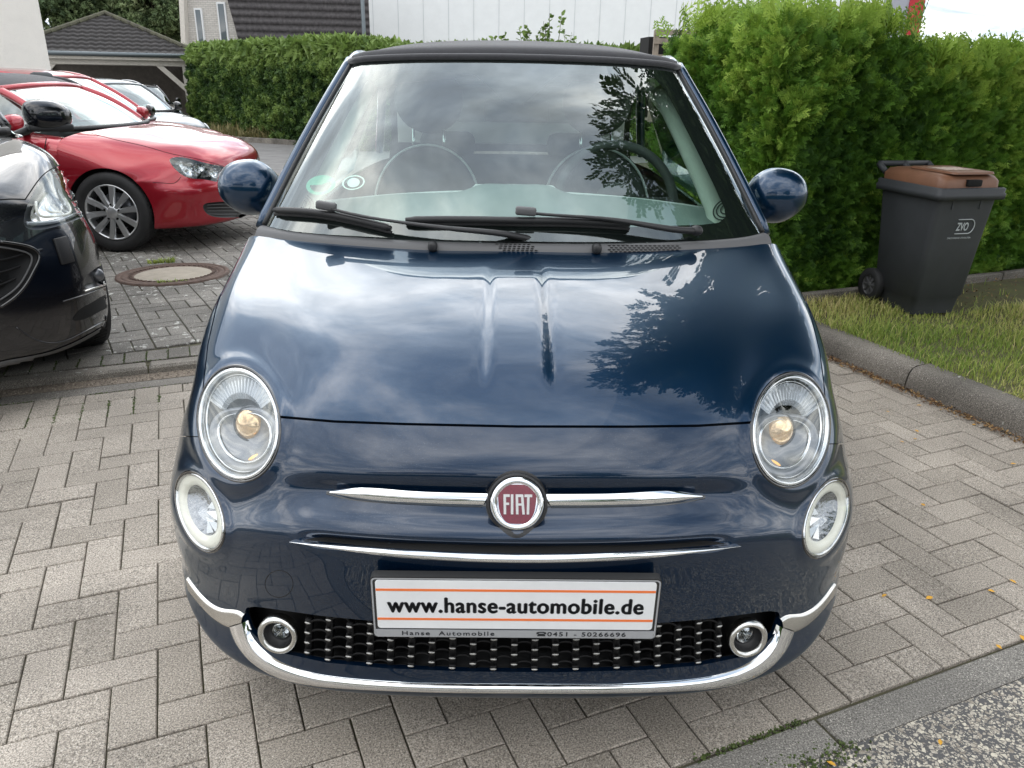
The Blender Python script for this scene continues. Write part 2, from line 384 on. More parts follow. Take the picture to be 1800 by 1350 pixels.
def paver_mat(name, c_lo, c_hi, lichen=0.0, lich_scale=18, rough=.85, dirt=.35):
    m = tone_mat(name, c_lo, c_hi, rough=rough); t = m.node_tree; b = t.nodes['Principled BSDF']; K = t.links.new
    src = b.inputs['Base Color'].links[0].from_socket; tcn = t.nodes.new('ShaderNodeTexCoord'); N_ = t.nodes.new
    g = N_('ShaderNodeTexNoise'); g.inputs['Scale'].default_value = 230; g.inputs['Detail'].default_value = 3; g.inputs['Roughness'].default_value = .8; K(tcn.outputs['Object'], g.inputs['Vector'])
    gr = N_('ShaderNodeMapRange'); gr.inputs[1].default_value = .36; gr.inputs[2].default_value = .66; gr.inputs[3].default_value = .38; gr.inputs[4].default_value = 1.55; K(g.outputs[0], gr.inputs[0])
    m1 = N_('ShaderNodeMix'); m1.data_type = 'RGBA'; m1.blend_type = 'MULTIPLY'; m1.inputs[0].default_value = 1; K(src, m1.inputs[6]); K(gr.outputs[0], m1.inputs[7])
    # dark grit grains and pale chips
    for sc, thr, col in ((330, .60, (.07, .062, .055, 1)), (290, .625, (.66, .61, .54, 1))):
        v = N_('ShaderNodeTexNoise'); v.inputs['Scale'].default_value = sc; v.inputs['Detail'].default_value = 1; v.noise_dimensions = '4D'; v.inputs['W'].default_value = sc; K(tcn.outputs['Object'], v.inputs['Vector'])
        r = N_('ShaderNodeMapRange'); r.inputs[1].default_value = thr; r.inputs[2].default_value = thr + .05; r.inputs[4].default_value = .8; K(v.outputs[0], r.inputs[0])
        m2 = N_('ShaderNodeMix'); m2.data_type = 'RGBA'; K(r.outputs[0], m2.inputs[0]); K(m1.outputs[2], m2.inputs[6]); m2.inputs[7].default_value = col; m1 = m2
    # broad stains
    s = N_('ShaderNodeTexNoise'); s.inputs['Scale'].default_value = 2.2; s.inputs['Detail'].default_value = 6; K(tcn.outputs['Object'], s.inputs['Vector'])
    sr = N_('ShaderNodeMapRange'); sr.inputs[1].default_value = .35; sr.inputs[2].default_value = .7; sr.inputs[3].default_value = 1 - dirt; sr.inputs[4].default_value = 1.12; K(s.outputs[0], sr.inputs[0])
    m3 = N_('ShaderNodeMix'); m3.data_type = 'RGBA'; m3.blend_type = 'MULTIPLY'; m3.inputs[0].default_value = 1; K(m1.outputs[2], m3.inputs[6]); K(sr.outputs[0], m3.inputs[7]); last = m3
    if lichen:
        l1 = N_('ShaderNodeTexNoise'); l1.inputs['Scale'].default_value = lich_scale; l1.inputs['Detail'].default_value = 3; l1.inputs['Roughness'].default_value = .6; K(tcn.outputs['Object'], l1.inputs['Vector'])
        l2 = N_('ShaderNodeTexNoise'); l2.inputs['Scale'].default_value = 1.3; K(tcn.outputs['Object'], l2.inputs['Vector'])
        ad = N_('ShaderNodeMath'); ad.operation = 'MULTIPLY_ADD'; K(l2.outputs[0], ad.inputs[0]); ad.inputs[1].default_value = .35; K(l1.outputs[0], ad.inputs[2])
        lr = N_('ShaderNodeMapRange'); lr.inputs[1].default_value = .885 - lichen; lr.inputs[2].default_value = .90 - lichen; lr.inputs[4].default_value = .75; K(ad.outputs[0], lr.inputs[0])
        m4 = N_('ShaderNodeMix'); m4.data_type = 'RGBA'; K(lr.outputs[0], m4.inputs[0]); K(last.outputs[2], m4.inputs[6]); m4.inputs[7].default_value = (.50, .50, .46, 1); last = m4
    K(last.outputs[2], b.inputs['Base Color'])
    bp = N_('ShaderNodeBump'); bp.inputs['Strength'].default_value = .35; bp.inputs['Distance'].default_value = .002; K(g.outputs[0], bp.inputs['Height']); K(bp.outputs[0], b.inputs['Normal'])
    return m
# --- base ground
M_JOINT = mat('joint_sand', (.075, .064, .050), .95, noise=.5, nscale=40, col2=(.085, .085, .04), bump=.5, bscale=120)
av = np.concatenate([[-400, -120, -60], np.arange(-30, 30.1, 2.0), [60, 120, 400]]); bv = np.concatenate([[-400, -60, -20], np.arange(-8, 2.78, 1.5), [2.80, 2.84], np.arange(3.5, 60, 2.5), [120, 900]])
Vg = []; 
for b_ in bv:
    for a_ in av:
        z = -.010 if b_ <= 2.81 else slope_z(min(b_, 36)) - .010
        Vg.append(tuple(ab(a_, b_, z)))
tag(mobj('ground', Vg, gridfaces(len(bv), len(av)), M_JOINT, smooth=False), kind='structure')
# --- paving stones
BXV = None
def pavers(rects, zf, mat_, name, ch=.0025, h=.03, jit=.0012):
    V = []; F = []; T = []
    for (a0, b0, a1, b1) in rects:
        if a1 - a0 < .015 or b1 - b0 < .015: continue
        g = .0014 + rng.random() * .0010; a0 += g; b0 += g; a1 -= g; b1 -= g
        dz = rng.normal() * jit; tx, ty = rng.normal(size=2) * .004; k = len(V); ca, cb_ = (a0 + a1) / 2, (b0 + b1) / 2; t = rng.random()
        for ins, zz in ((0, -h), (0, -ch), (ch, 0)):
            for (a_, b_) in ((a0 + ins, b0 + ins), (a1 - ins, b0 + ins), (a1 - ins, b1 - ins), (a0 + ins, b1 - ins)):
                V.append(tuple(ab(a_, b_, zf(b_) + zz + dz + tx * (a_ - ca) + ty * (b_ - cb_)))); T.append(t)
        for L_ in (0, 4):
            for i in range(4): j = (i + 1) % 4; F.append((k + L_ + i, k + L_ + j, k + L_ + 4 + j, k + L_ + 4 + i))
        F.append((k + 8, k + 9, k + 10, k + 11))
    o = attr_mesh(name, V, F, T, mat_); return tag(o, kind='structure')
A0, B0 = -.857, 2.499; m_ = .1; rects = []
ALO, AHI, BLO, BHI = -5.2, 2.60, -.092, 2.60
for i in range(-48, 36):
    for j in range(-27, 3):
        k = (i - j) % 4
        # cell (i, j) spans a0+i*m .. ; top-left corners of upright stones sit at (n, n+4m)
        a = A0 + i * m_; b = B0 + (j - 1) * m_
        if k == 0: r = (a, b - m_, a + m_, b + m_)            # upright stone, this is its top cell
        elif k == 1: continue                                   # lower half of an upright stone further along
        else: r = None
        if k == 0: rects.append(r)
        if k == 2: rects.append((a, b, a + 2 * m_, b + m_))
def cliprects(rs, a0, b0, a1, b1): return [(max(r[0], a0), max(r[1], b0), min(r[2], a1), min(r[3], b1)) for r in rs if r[2] > a0 and r[0] < a1 and r[3] > b0 and r[1] < b1]
M_PAVE = paver_mat('concrete_paver', (.305, .270, .226), (.392, .348, .296), lichen=.0, dirt=.24)
M_PAVE2 = paver_mat('weathered_paver', (.20, .185, .162), (.265, .245, .218), lichen=.012, lich_scale=16, dirt=.45)
flat = lambda b: 0.0
pavers(cliprects(rects, ALO, BLO, AHI, BHI), flat, M_PAVE, 'paving')
# sunken strip, step and the older paving beyond
M_KERB = paver_mat('kerb_concrete', (.23, .21, .18), (.28, .255, .22), lichen=.015, lich_scale=22, dirt=.5)
M_FLUSH = paver_mat('flush_kerb_concrete', (.225, .212, .19), (.265, .25, .225), dirt=.25)
pavers([(a, 2.603, a + .997, 2.695) for a in np.arange(-6.3, 2.6, 1.0)], flat, M_PAVE2, 'edging_strip', ch=.004)
pavers([(a, 2.79, a + .995, 2.885) for a in np.arange(-7.7, 2.6, 1.0)], slope_z, M_KERB, 'step_kerb', ch=.012, h=.07)
pavers([(a, 2.888, a + .099, 3.06) for a in np.arange(-7.71, 2.6, .1)], slope_z, M_PAVE2, 'soldier_course')
rr = []; r2 = rad(8); c_, s_ = math.cos(r2), math.sin(r2)
M_GRAV = mat('gutter_grit', (.12, .10, .08), .95, noise=.6, nscale=90, col2=(.34, .28, .22), bump=.8, bscale=160)
tag(mobj('gutter_grit', [tuple(ab(a, b, .001)) for b in (2.695, 2.79) for a in (-8, 2.6)], [(0, 1, 3, 2)], M_GRAV), kind='structure')
# woven-bond paving on the falling ground, turned a little against the kerb
V = []; F = []; T = []
for i in range(-60, 28):
    for j in range(0, 60):
        u0, v0 = i * .2, j * .2
        for h in (0, 1):
            if (i + j) % 2: q = (u0, v0 + h * .1, u0 + .2, v0 + h * .1 + .1)
            else: q = (u0 + h * .1, v0, u0 + h * .1 + .1, v0 + .2)
            cu, cv = (q[0] + q[2]) / 2, (q[1] + q[3]) / 2
            # window in the grid frame, rotated by r2
            pa = -.64 + cu * c_ - cv * s_; pb = 2.9 + cu * s_ + cv * c_
            if pb < 3.10 or pb > 13.5 or pa < -9.2 or pa > 3.2: continue
            P_ = ab(pa, pb)
            if P_.x < -.66 * (P_.y + 1.3) - 1.2 or P_.x > 1.6: continue
            t = rng.random(); dz = rng.normal() * .0013; k = len(V); g = .003
            for ins, zz in ((0, -.02), (0, -.0035), (.0035, 0)):
                for (uu, vv) in ((q[0] + g + ins, q[1] + g + ins), (q[2] - g - ins, q[1] + g + ins), (q[2] - g - ins, q[3] - g - ins), (q[0] + g + ins, q[3] - g - ins)):
                    aa, bb = -.64 + uu * c_ - vv * s_, 2.9 + uu * s_ + vv * c_; V.append(tuple(ab(aa, bb, slope_z(bb) + dz + zz))); T.append(t)
            for L_ in (0, 4):
                for n in range(4): o_ = (n + 1) % 4; F.append((k + L_ + n, k + L_ + o_, k + L_ + 4 + o_, k + L_ + 4 + n))
            F.append((k + 8, k + 9, k + 10, k + 11))
tag(attr_mesh('old_paving', V, F, T, paver_mat('old_paver', (.165, .156, .140), (.225, .212, .190), lichen=.075, lich_scale=19, dirt=.35)), kind='structure')
M_ROAD = mat('grey_asphalt', (.16, .155, .15), .9, noise=.25, nscale=3, bump=.3, bscale=90)
tag(mobj('road', [tuple(ab(a, b, slope_z(min(b, 36)) - .004)) for b in (13.5, 24, 36) for a in (-20, 14)], [(0, 1, 3, 2), (2, 3, 5, 4)], M_ROAD, smooth=False), kind='structure')
# flush kerb and exposed-aggregate asphalt in the foreground
pavers([(a, -.187, a + .995, -.096) for a in np.arange(-5.27, 9, 1.0)], flat, M_FLUSH, 'flush_kerb', ch=.006)
def aggregate():
    m = bpy.data.materials.new('chip_asphalt'); m.use_nodes = True; t = m.node_tree; b = t.nodes['Principled BSDF']; K = t.links.new; N_ = t.nodes.new
    tcn = N_('ShaderNodeTexCoord'); col = None; b.inputs['Roughness'].default_value = .8; hh = None
    nz = N_('ShaderNodeTexNoise'); nz.inputs['Scale'].default_value = 150; K(tcn.outputs['Object'], nz.inputs['Vector'])
    mv_ = N_('ShaderNodeMix'); mv_.data_type = 'VECTOR'; mv_.inputs[0].default_value = .006; K(tcn.outputs['Object'], mv_.inputs[4]); K(nz.outputs['Color'], mv_.inputs[5])
    prev = None
    for sc, thr, lo in ((95, .45, 0), (190, .55, 1)):
        v = N_('ShaderNodeTexVoronoi'); v.inputs['Scale'].default_value = sc; K(mv_.outputs[1], v.inputs['Vector'])
        e = N_('ShaderNodeTexVoronoi'); e.feature = 'DISTANCE_TO_EDGE'; e.inputs['Scale'].default_value = sc; K(mv_.outputs[1], e.inputs['Vector'])
        sp = N_('ShaderNodeSeparateColor'); K(v.outputs['Color'], sp.inputs[0])
        g = N_('ShaderNodeMath'); g.operation = 'GREATER_THAN'; K(sp.outputs[0], g.inputs[0]); g.inputs[1].default_value = thr
        ed = N_('ShaderNodeMapRange'); ed.inputs[1].default_value = .07; ed.inputs[2].default_value = .14; K(e.outputs[0], ed.inputs[0])
        mu = N_('ShaderNodeMath'); mu.operation = 'MULTIPLY'; K(g.outputs[0], mu.inputs[0]); K(ed.outputs[0], mu.inputs[1])
        r = N_('ShaderNodeValToRGB'); K(sp.outputs[1], r.inputs[0]); r.color_ramp.elements[0].color = (.22, .19, .15, 1); r.color_ramp.elements[1].color = (.60, .55, .44, 1); q = r.color_ramp.elements.new(.45); q.color = (.40, .36, .30, 1)
        mx = N_('ShaderNodeMix'); mx.data_type = 'RGBA'; K(mu.outputs[0], mx.inputs[0]); K(r.outputs[0], mx.inputs[7])
        if prev is None: mx.inputs[6].default_value = (.085, .083, .082, 1); hh = mu
        else: K(prev.outputs[2], mx.inputs[6])
        prev = mx
        if lo: pass
    K(prev.outputs[2], b.inputs['Base Color']); bp = N_('ShaderNodeBump'); bp.inputs['Strength'].default_value = .6; bp.inputs['Distance'].default_value = .003; K(hh.outputs[0], bp.inputs['Height']); K(bp.outputs[0], b.inputs['Normal'])
    return m
tag(mobj('street', [tuple(ab(a, b, -.004)) for b in (-9.5, -.188) for a in (-40, 40)], [(0, 1, 3, 2)], aggregate(), smooth=False), kind='structure')
# --- raised kerb along the lawn
M_OLDK = paver_mat('old_kerb_concrete', (.19, .172, .148), (.25, .226, .195), lichen=.01, lich_scale=12, dirt=.55)
kb = MB(); Tn = []
for b0 in np.arange(-6.65, 2.5, 1.0):
    b1 = min(b0 + .994, 2.50); prof = [(0, -.02), (.004, .045), (.014, .085), (.03, .105), (.055, .113), (.13, .115), (.134, .108), (.134, -.02)]
    Gd = np.array([[tuple(ab(2.602 + p[0] + (.004 if t in (0, 1) else 0), b0 * (1 - t) + b1 * t, p[1] - (.004 if t in (0, 1) else 0) + rng.normal() * .0012)) for p in prof] for t in (0, .006, .2, .4, .6, .8, .994, 1)]); kb.grid(Gd)
tag(attr_mesh('lawn_kerb', kb.v, kb.f, rng.random(len(kb.v)) * .4 + .3, M_OLDK, smooth=True), kind='structure')
# --- lawn with real blades
M_SOIL = mat('lawn_soil', (.075, .062, .035), .95, noise=.4, nscale=8, col2=(.10, .11, .035))
tag(mobj('lawn', [tuple(ab(a, b, .095)) for b in (-6, 2.7) for a in (2.73, 14)], [(0, 1, 3, 2)], M_SOIL), kind='structure')
def blades(n, af, bf, z, hmin, hmax, wd=.0022, lean=.5, dens=None):
    a = rng.uniform(af[0], af[1], n); b = rng.uniform(bf[0], bf[1], n)
    if dens is not None: k = dens(a, b) > rng.random(n); a, b = a[k], b[k]; n = len(a)
    h = rng.uniform(hmin, hmax, n) * (1 + .5 * np.sin(a * 5.1 + b * 3.3) * np.sin(b * 7.7))
    base = np.stack([a * E1.x + b * E2.x, a * E1.y + b * E2.y, z(b) if callable(z) else np.full(n, z)], 1)
    an = rng.uniform(0, 2 * math.pi, n); ln = rng.random(n) * lean; d = np.stack([np.cos(an) * ln, np.sin(an) * ln, np.ones(n)], 1); sd_ = np.stack([-np.sin(an), np.cos(an), np.zeros(n)], 1) * wd
    mid = base + d * (h * .55)[:, None]; tip = base + (d * np.array([1.9, 1.9, .9])) * h[:, None]
    V = np.stack([base - sd_, base + sd_, mid + sd_ * .8, mid - sd_ * .8, tip + sd_ * .15, tip - sd_ * .15], 1).reshape(-1, 3); k = np.arange(n) * 6
    F = np.concatenate([np.stack([k, k + 1, k + 2, k + 3], 1), np.stack([k + 3, k + 2, k + 4, k + 5], 1)])
    tone = np.clip(.5 + .35 * np.sin(a * 2.3 + 1) * np.sin(b * 3.1) + rng.normal(size=n) * .22, 0, 1)
    return V, F, np.repeat(tone, 6)
M_GRASS = tone_mat('grass', (.15, .25, .04), (.36, .41, .10), (.66, .56, .27), trans=.3)
V, F, T = blades(52000, (2.70, 6.6), (.0, 2.46), .093, .02, .06, dens=lambda a, b: np.clip(1.1 - .75 * (b > 1.95) * (a > 3.5) - .25 * (b > 1.5) * (a > 3.6) - (a - 2.7) * .05, 0, 1))
tag(attr_mesh('grass', V, F, T, M_GRASS), 'short grass with dry straw-coloured patches on the strip by the kerb', kind='stuff')
# --- garden edging and litter
pavers([(a, 2.46, a + .99, 2.51) for a in np.arange(2.75, 12, 1.0)], lambda b: .15, M_OLDK, 'garden_edging', ch=.008, h=.08)
tag(mobj('hedge_soil', [tuple(ab(a, b, .10)) for b in (2.50, 4.6) for a in (2.6, 14)], [(0, 1, 3, 2)], mat('leaf_soil', (.06, .045, .03), .95, noise=.5, nscale=20, bump=.7, bscale=60)), kind='structure')
nL = 2600; a = np.concatenate([rng.normal(2.578, .018, 1900), rng.uniform(3.6, 6, 700)]); b = np.concatenate([rng.uniform(-.05, 2.5, 1900), rng.uniform(2.0, 2.5, 700)]); z = np.concatenate([np.full(1900, .006), np.full(700, .11)])
a[:1900] = np.minimum(a[:1900], 2.60); nn3 = rng.normal(size=(nL, 3)) * .5 + np.array([0, 0, 1.0])
lv = np.array([[-.5, 0, 0], [0, -.28, .05], [.5, 0, 0], [0, .28, .05]]); R_ = basis(rng.normal(size=(nL, 3)) * np.array([1, 1, .25]), nn3)
V, F, T = scatter(lv, [(0, 1, 2, 3)], np.stack([a * E1.x + b * E2.x, a * E1.y + b * E2.y, z + rng.random(nL) * .012], 1), R_, rng.uniform(.008, .02, nL), rng.random(nL))
tag(attr_mesh('leaf_litter', V, F, T, tone_mat('dead_leaves', (.07, .035, .018), (.17, .09, .04), (.36, .24, .10))), 'brown dry leaf litter gathered along the foot of the kerb', kind='stuff')
# grit in the sunken strip and on the joints
nG = 2400; a = rng.uniform(-3.5, 1.5, nG); b = rng.uniform(2.70, 2.79, nG); R_ = basis(rng.normal(size=(nG, 3)))
ico = np.array([[1, 0, 0], [-1, 0, 0], [0, 1, 0], [0, -1, 0], [0, 0, .7], [0, 0, -.7]]) * .5; icf = [(0, 2, 4), (2, 1, 4), (1, 3, 4), (3, 0, 4), (2, 0, 5), (1, 2, 5), (3, 1, 5), (0, 3, 5)]
V, F, T = scatter(ico, icf, np.stack([a * E1.x + b * E2.x, a * E1.y + b * E2.y, np.full(nG, .003)], 1), R_, rng.uniform(.004, .010, nG), rng.random(nG))
tag(attr_mesh('grit', V, F, T, tone_mat('grit_stones', (.12, .10, .08), (.42, .36, .29))), 'pale grit lying in the sunken strip before the step', kind='stuff')
# moss lines and small weeds in the joints
mo = [];
def jl(a0, b0, a1, b1, n, w=.004):
    for _ in range(n):
        t = rng.random(); mo.append((a0 + (a1 - a0) * t + rng.normal() * w, b0 + (b1 - b0) * t + rng.normal() * w))
for i in range(-22, 3): 
    if rng.random() < .75: jl(A0 + i * .1 - 0, 2.5 + .0 * i, A0 + i * .1, 2.3, 60)
jl(-3, 2.60, -.3, 2.60, 300, .005); jl(-.9, 2.885, -.3, 2.885, 40, .004)
for i in range(-25, 8): jl(-7.71 + .1 * (i + 67), 2.9, -7.71 + .1 * (i + 67), 3.05, 45)
for q in (-.14, -.12, -.02, .02, .15): jl(q, -.094, q + .15, -.094, 90, .004)
jl(.40, -.094, .70, -.094, 200, .006); jl(.5, -.19, .75, -.195, 260, .02)
mo = np.array(mo); nM = len(mo); zz_ = np.array([slope_z(b) if b > 2.78 else 0 for b in mo[:, 1]])
V, F, T = scatter(ico, icf, np.stack([mo[:, 0] * E1.x + mo[:, 1] * E2.x, mo[:, 0] * E1.y + mo[:, 1] * E2.y, zz_ - .001], 1), basis(rng.normal(size=(nM, 3))), rng.uniform(.004, .010, nM), rng.random(nM))
tag(attr_mesh('moss', V, F, T, tone_mat('moss', (.035, .050, .014), (.085, .12, .03))), 'green moss growing in the paving joints', kind='stuff')
mh = ab(-.62, 5.02); mh = Vector((-2.48, 4.36, 0)); mhb = -math.sin(TH) * mh.x + math.cos(TH) * mh.y; mh.z = slope_z(mhb)
sl_m = (Matrix.Rotation(TH, 3, 'Z') @ Matrix.Rotation(-math.atan(.03), 3, 'X')).to_4x4(); Mm = Matrix.Translation(mh + Vector((0, 0, .004))) @ sl_m
M_IRON = mat('rusty_iron', (.095, .062, .048), .7, .3, noise=.4, nscale=25, bump=.4, bscale=90)
mhc = thing('manhole_cover', 'round manhole cover with rusty iron ring and pale concrete middle, before the red car', 'manhole cover', tuple(Mm.translation), 0)
Mm0 = sl_m
MB().lathe([(.262, .001), (.266, .007), (.30, .007), (.302, .003), (.31, .003), (.312, .008), (.345, .008), (.348, .004), (.352, .004), (.355, .009), (.385, .009), (.392, -.02)], 72, Mm0).build('iron_ring', M_IRON, mhc)
kn = MB()
for k in range(44): kn.box(Mm0 @ Vector((.285 * math.cos(k / 44 * 2 * math.pi), .285 * math.sin(k / 44 * 2 * math.pi), .008)), (.022, .020, .008), Mm0.to_3x3() @ Matrix.Rotation(k / 44 * 2 * math.pi, 3, 'Z'))
kn.build('ring_studs', M_IRON, mhc, smooth=False)
MB().lathe([(0, .0065), (.25, .0065), (.262, .002)], 60, Mm0).build('concrete_infill', mat('infill_concrete', (.30, .265, .215), .9, noise=.15, nscale=12, bump=.3, bscale=200), mhc)
def tuft(px, py, n, h, label, name='grass_tuft', spread=.10):
    g = at(px, py, 5.5); # intersect with the falling ground
    d = (g - Vector((0, -CAMD, CAMH))).normalized(); t = 3.0
    for _ in range(4000):
        p = Vector((0, -CAMD, CAMH)) + d * t; bb = -math.sin(TH) * p.x + math.cos(TH) * p.y
        if p.z <= slope_z(bb) if bb > 2.78 else p.z <= 0: break
        t += .003
    aa = math.cos(TH) * p.x + math.sin(TH) * p.y
    V, F, T = blades(n, (aa - spread, aa + spread), (bb - .03, bb + .03), p.z, h * .5, h, wd=.004, lean=.7)
    return tag(attr_mesh(name, V, F, T * .5, M_GRASS), label, 'weed')
tuft(283, 462, 160, .07, 'grass tuft growing at the far edge of the manhole cover')
tuft(306, 497, 120, .03, 'low weeds growing at the near edge of the manhole cover')
# yellow leaves lying on the paving
M_LEAF = mat('yellow_leaf', (.62, .33, .035), .6)
lv8 = [(0, -.5, 0), (.22, -.2, .08), (.26, .12, .1), (0, .5, .03), (-.26, .12, .1), (-.22, -.2, .08)]
first = None
def gpt(px, py, z=0.0):
    d = at(px, py, 2.0) - Vector((0, -CAMD, CAMH)); t = (CAMH - z) / -d.z; return Vector((0, -CAMD, CAMH)) + d * t
for (px, py, z) in ((1560, 725, 0), (1611, 759, 0), (1608, 773, 0), (1585, 778, 0), (1622, 889, 0), (1554, 1049, 0), (1633, 1053, 0), (1780, 1024, 0), (1755, 1139, 0), (1712, 702 + 46, 0), (1781, 817, 0), (1797, 1124, 0), (1652, 1307, 0), (1461, 1345, 0), (1742, 1041, 0), (1615, 714, 0)):
    p = gpt(px, py, z)
    if first is None:
        first = o = mobj('fallen_leaf', lv8, [(0, 1, 2, 3), (0, 3, 4, 5)], M_LEAF, smooth=False)
    else: o = first.copy(); SC.collection.objects.link(o)
    o.location = p + Vector((0, 0, .004)); o.rotation_euler = (random.uniform(-.2, .2), random.uniform(-.2, .2), random.uniform(0, 6)); s = random.uniform(.016, .026); o.scale = (s, s, s)
    tag(o, 'small yellow leaf fallen on the grey paving right of the blue car', 'leaf', 'yellow leaves fallen on the paving')
# --- foliage
def frond_template():
    """flat fern-like spray: a stem, side twigs, and narrow scale-leaf tips"""
    V = []; F = []; r = np.random.default_rng(11)
    def q(x0, y0, x1, y1, w, z0=0, z1=0, tp=.3):
        dx, dy = x1 - x0, y1 - y0; l = math.hypot(dx, dy); px_, py_ = -dy / l * w, dx / l * w; k = len(V)
        V.extend([(x0 - px_, y0 - py_, z0), (x0 + px_, y0 + py_, z0), (x1 + px_ * tp, y1 + py_ * tp, z1), (x1 - px_ * tp, y1 - py_ * tp, z1)]); F.append((k, k + 1, k + 2, k + 3))
    q(0, 0, .05, 1, .030, 0, -.12)
    for i in range(5):
        y = .10 + .80 * i / 5; l = .55 * (1 - .60 * i / 5)
        for s in (-1, 1):
            l2 = l * (.8 + .4 * r.random()); ex, ey = s * l2 * .72, y + l2 * .72; dz = -.10 - .1 * r.random(); q(0, y, ex, ey, .032, 0, dz)
            for t, g in ((.45, .36), (.80, .26)):
                bx, by = ex * t, y + (ey - y) * t; q(bx, by, bx + s * l2 * g * .15, by + l2 * g, .030, dz * t, dz * t - .02); q(bx, by, bx + s * l2 * g, by + l2 * g * .12, .030, dz * t, dz * t - .05)
    return V, F
FV, FF = frond_template()
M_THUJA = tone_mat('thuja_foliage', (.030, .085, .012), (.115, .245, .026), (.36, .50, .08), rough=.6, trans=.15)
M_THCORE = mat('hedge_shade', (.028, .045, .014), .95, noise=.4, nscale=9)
def hedge(name, label, a0, a1, b0, b1, zb, ztop, n, M_, fs=(.07, .15), tmpl=(FV, FF), endl=True, shoots=0, toptone=.35, bulge=.10, fr=None, shz=.05):
    """a clipped hedge in grid coordinates: inner core and thousands of small sprays on its surface"""
    root = thing(name, label, 'hedge', tuple(ab((a0 + a1) / 2, (b0 + b1) / 2, zb)))
    off = root.location; ar = np.array
    La, Lb, Lz = a1 - a0, b1 - b0, ztop - zb
    areas = ar([La * Lz, La * Lb * .6, Lb * Lz if endl else 0, 0]); areas /= areas.sum(); which = rng.choice(4, n, p=areas)
    u = rng.random(n); v = rng.random(n); A = np.zeros(n); B = np.zeros(n); Z = np.zeros(n); Nn_ = np.zeros((n, 3))
    k = which == 0; A[k] = a0 + u[k] * La; B[k] = b0; Z[k] = zb + v[k] * Lz; Nn_[k] = [0, -1, .15]
    k = which == 1; A[k] = a0 + u[k] * La; B[k] = b0 + v[k] * Lb * .7; Z[k] = ztop; Nn_[k] = [0, -.2, 1]
    k = which == 2; A[k] = a0; B[k] = b0 + v[k] * Lb; Z[k] = zb + u[k] * Lz; Nn_[k] = [-1, 0, .2]
    lump = np.array([1.6 * mnoise(Vector((a, b, z)) * 1.7) + 1.5 * mnoise(Vector((a, b, z)) * 4.3) + .9 * mnoise(Vector((a + 9, b, z)) * 9) for a, b, z in zip(A, B, Z)])
    dep = rng.exponential(.045, n) - .02 - bulge * .35 * lump
    # round the upper edge
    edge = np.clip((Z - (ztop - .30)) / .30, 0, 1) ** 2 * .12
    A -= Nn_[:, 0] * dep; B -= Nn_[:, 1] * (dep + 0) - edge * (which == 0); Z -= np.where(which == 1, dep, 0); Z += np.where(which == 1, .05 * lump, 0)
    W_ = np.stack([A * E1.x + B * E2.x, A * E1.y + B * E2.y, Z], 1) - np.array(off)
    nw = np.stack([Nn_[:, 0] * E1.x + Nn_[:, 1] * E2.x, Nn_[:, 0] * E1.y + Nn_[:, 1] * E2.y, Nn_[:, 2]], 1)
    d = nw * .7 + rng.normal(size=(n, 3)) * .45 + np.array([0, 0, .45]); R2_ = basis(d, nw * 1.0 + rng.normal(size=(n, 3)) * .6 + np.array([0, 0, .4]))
    tone = np.clip(.34 + .16 * lump + rng.normal(size=n) * .17 - dep * 1.7 + toptone * np.clip((Z - ztop + .35) / .35, 0, 1) + (0 if fr is None else fr(A, Z)), 0, 1)  # darker in hollows and with depth: hedge shade put into the tone
    V, F, T = scatter(tmpl[0], tmpl[1], W_, R2_, rng.uniform(fs[0], fs[1], n), tone)
    if shoots:
        a_ = rng.uniform(a0, a1, shoots); b_ = rng.uniform(b0 + .05, b1, shoots); W2 = np.stack([a_ * E1.x + b_ * E2.x, a_ * E1.y + b_ * E2.y, ztop + .02 + rng.random(shoots) ** 2 * shz], 1) - np.array(off)
        d2 = rng.normal(size=(shoots, 3)) * .22 + np.array([0, 0, 1]); V2, F2, T2 = scatter(tmpl[0], tmpl[1], W2, basis(d2), rng.uniform(fs[1] * 1.0, fs[1] * 2.4, shoots), np.clip(rng.normal(.85, .12, shoots), 0, 1))
        F = np.concatenate([F, F2 + len(V)]); V = np.concatenate([V, V2]); T = np.concatenate([T, T2])
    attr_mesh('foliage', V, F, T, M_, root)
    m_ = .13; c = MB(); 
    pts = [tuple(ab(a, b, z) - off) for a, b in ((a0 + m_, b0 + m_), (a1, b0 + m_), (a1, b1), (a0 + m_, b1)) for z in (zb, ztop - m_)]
    c.add(pts, [(0, 2, 3, 1), (2, 4, 5, 3), (4, 6, 7, 5), (6, 0, 1, 7), (1, 3, 5, 7)]); c.build('branches', M_THCORE, root, smooth=False)  # plain dark box, its colour standing for the shade inside the hedge
    return root
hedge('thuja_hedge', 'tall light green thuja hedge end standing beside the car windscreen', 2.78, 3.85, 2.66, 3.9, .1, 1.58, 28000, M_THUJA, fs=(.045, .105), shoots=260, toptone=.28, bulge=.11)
hedge('thuja_hedge', 'clipped yellow-green thuja hedge running behind the waste bin', 3.75, 8.0, 2.66, 3.5, .1, 1.42, 40000, M_THUJA, fs=(.042, .095), endl=False, shoots=700, toptone=.5, bulge=.08)
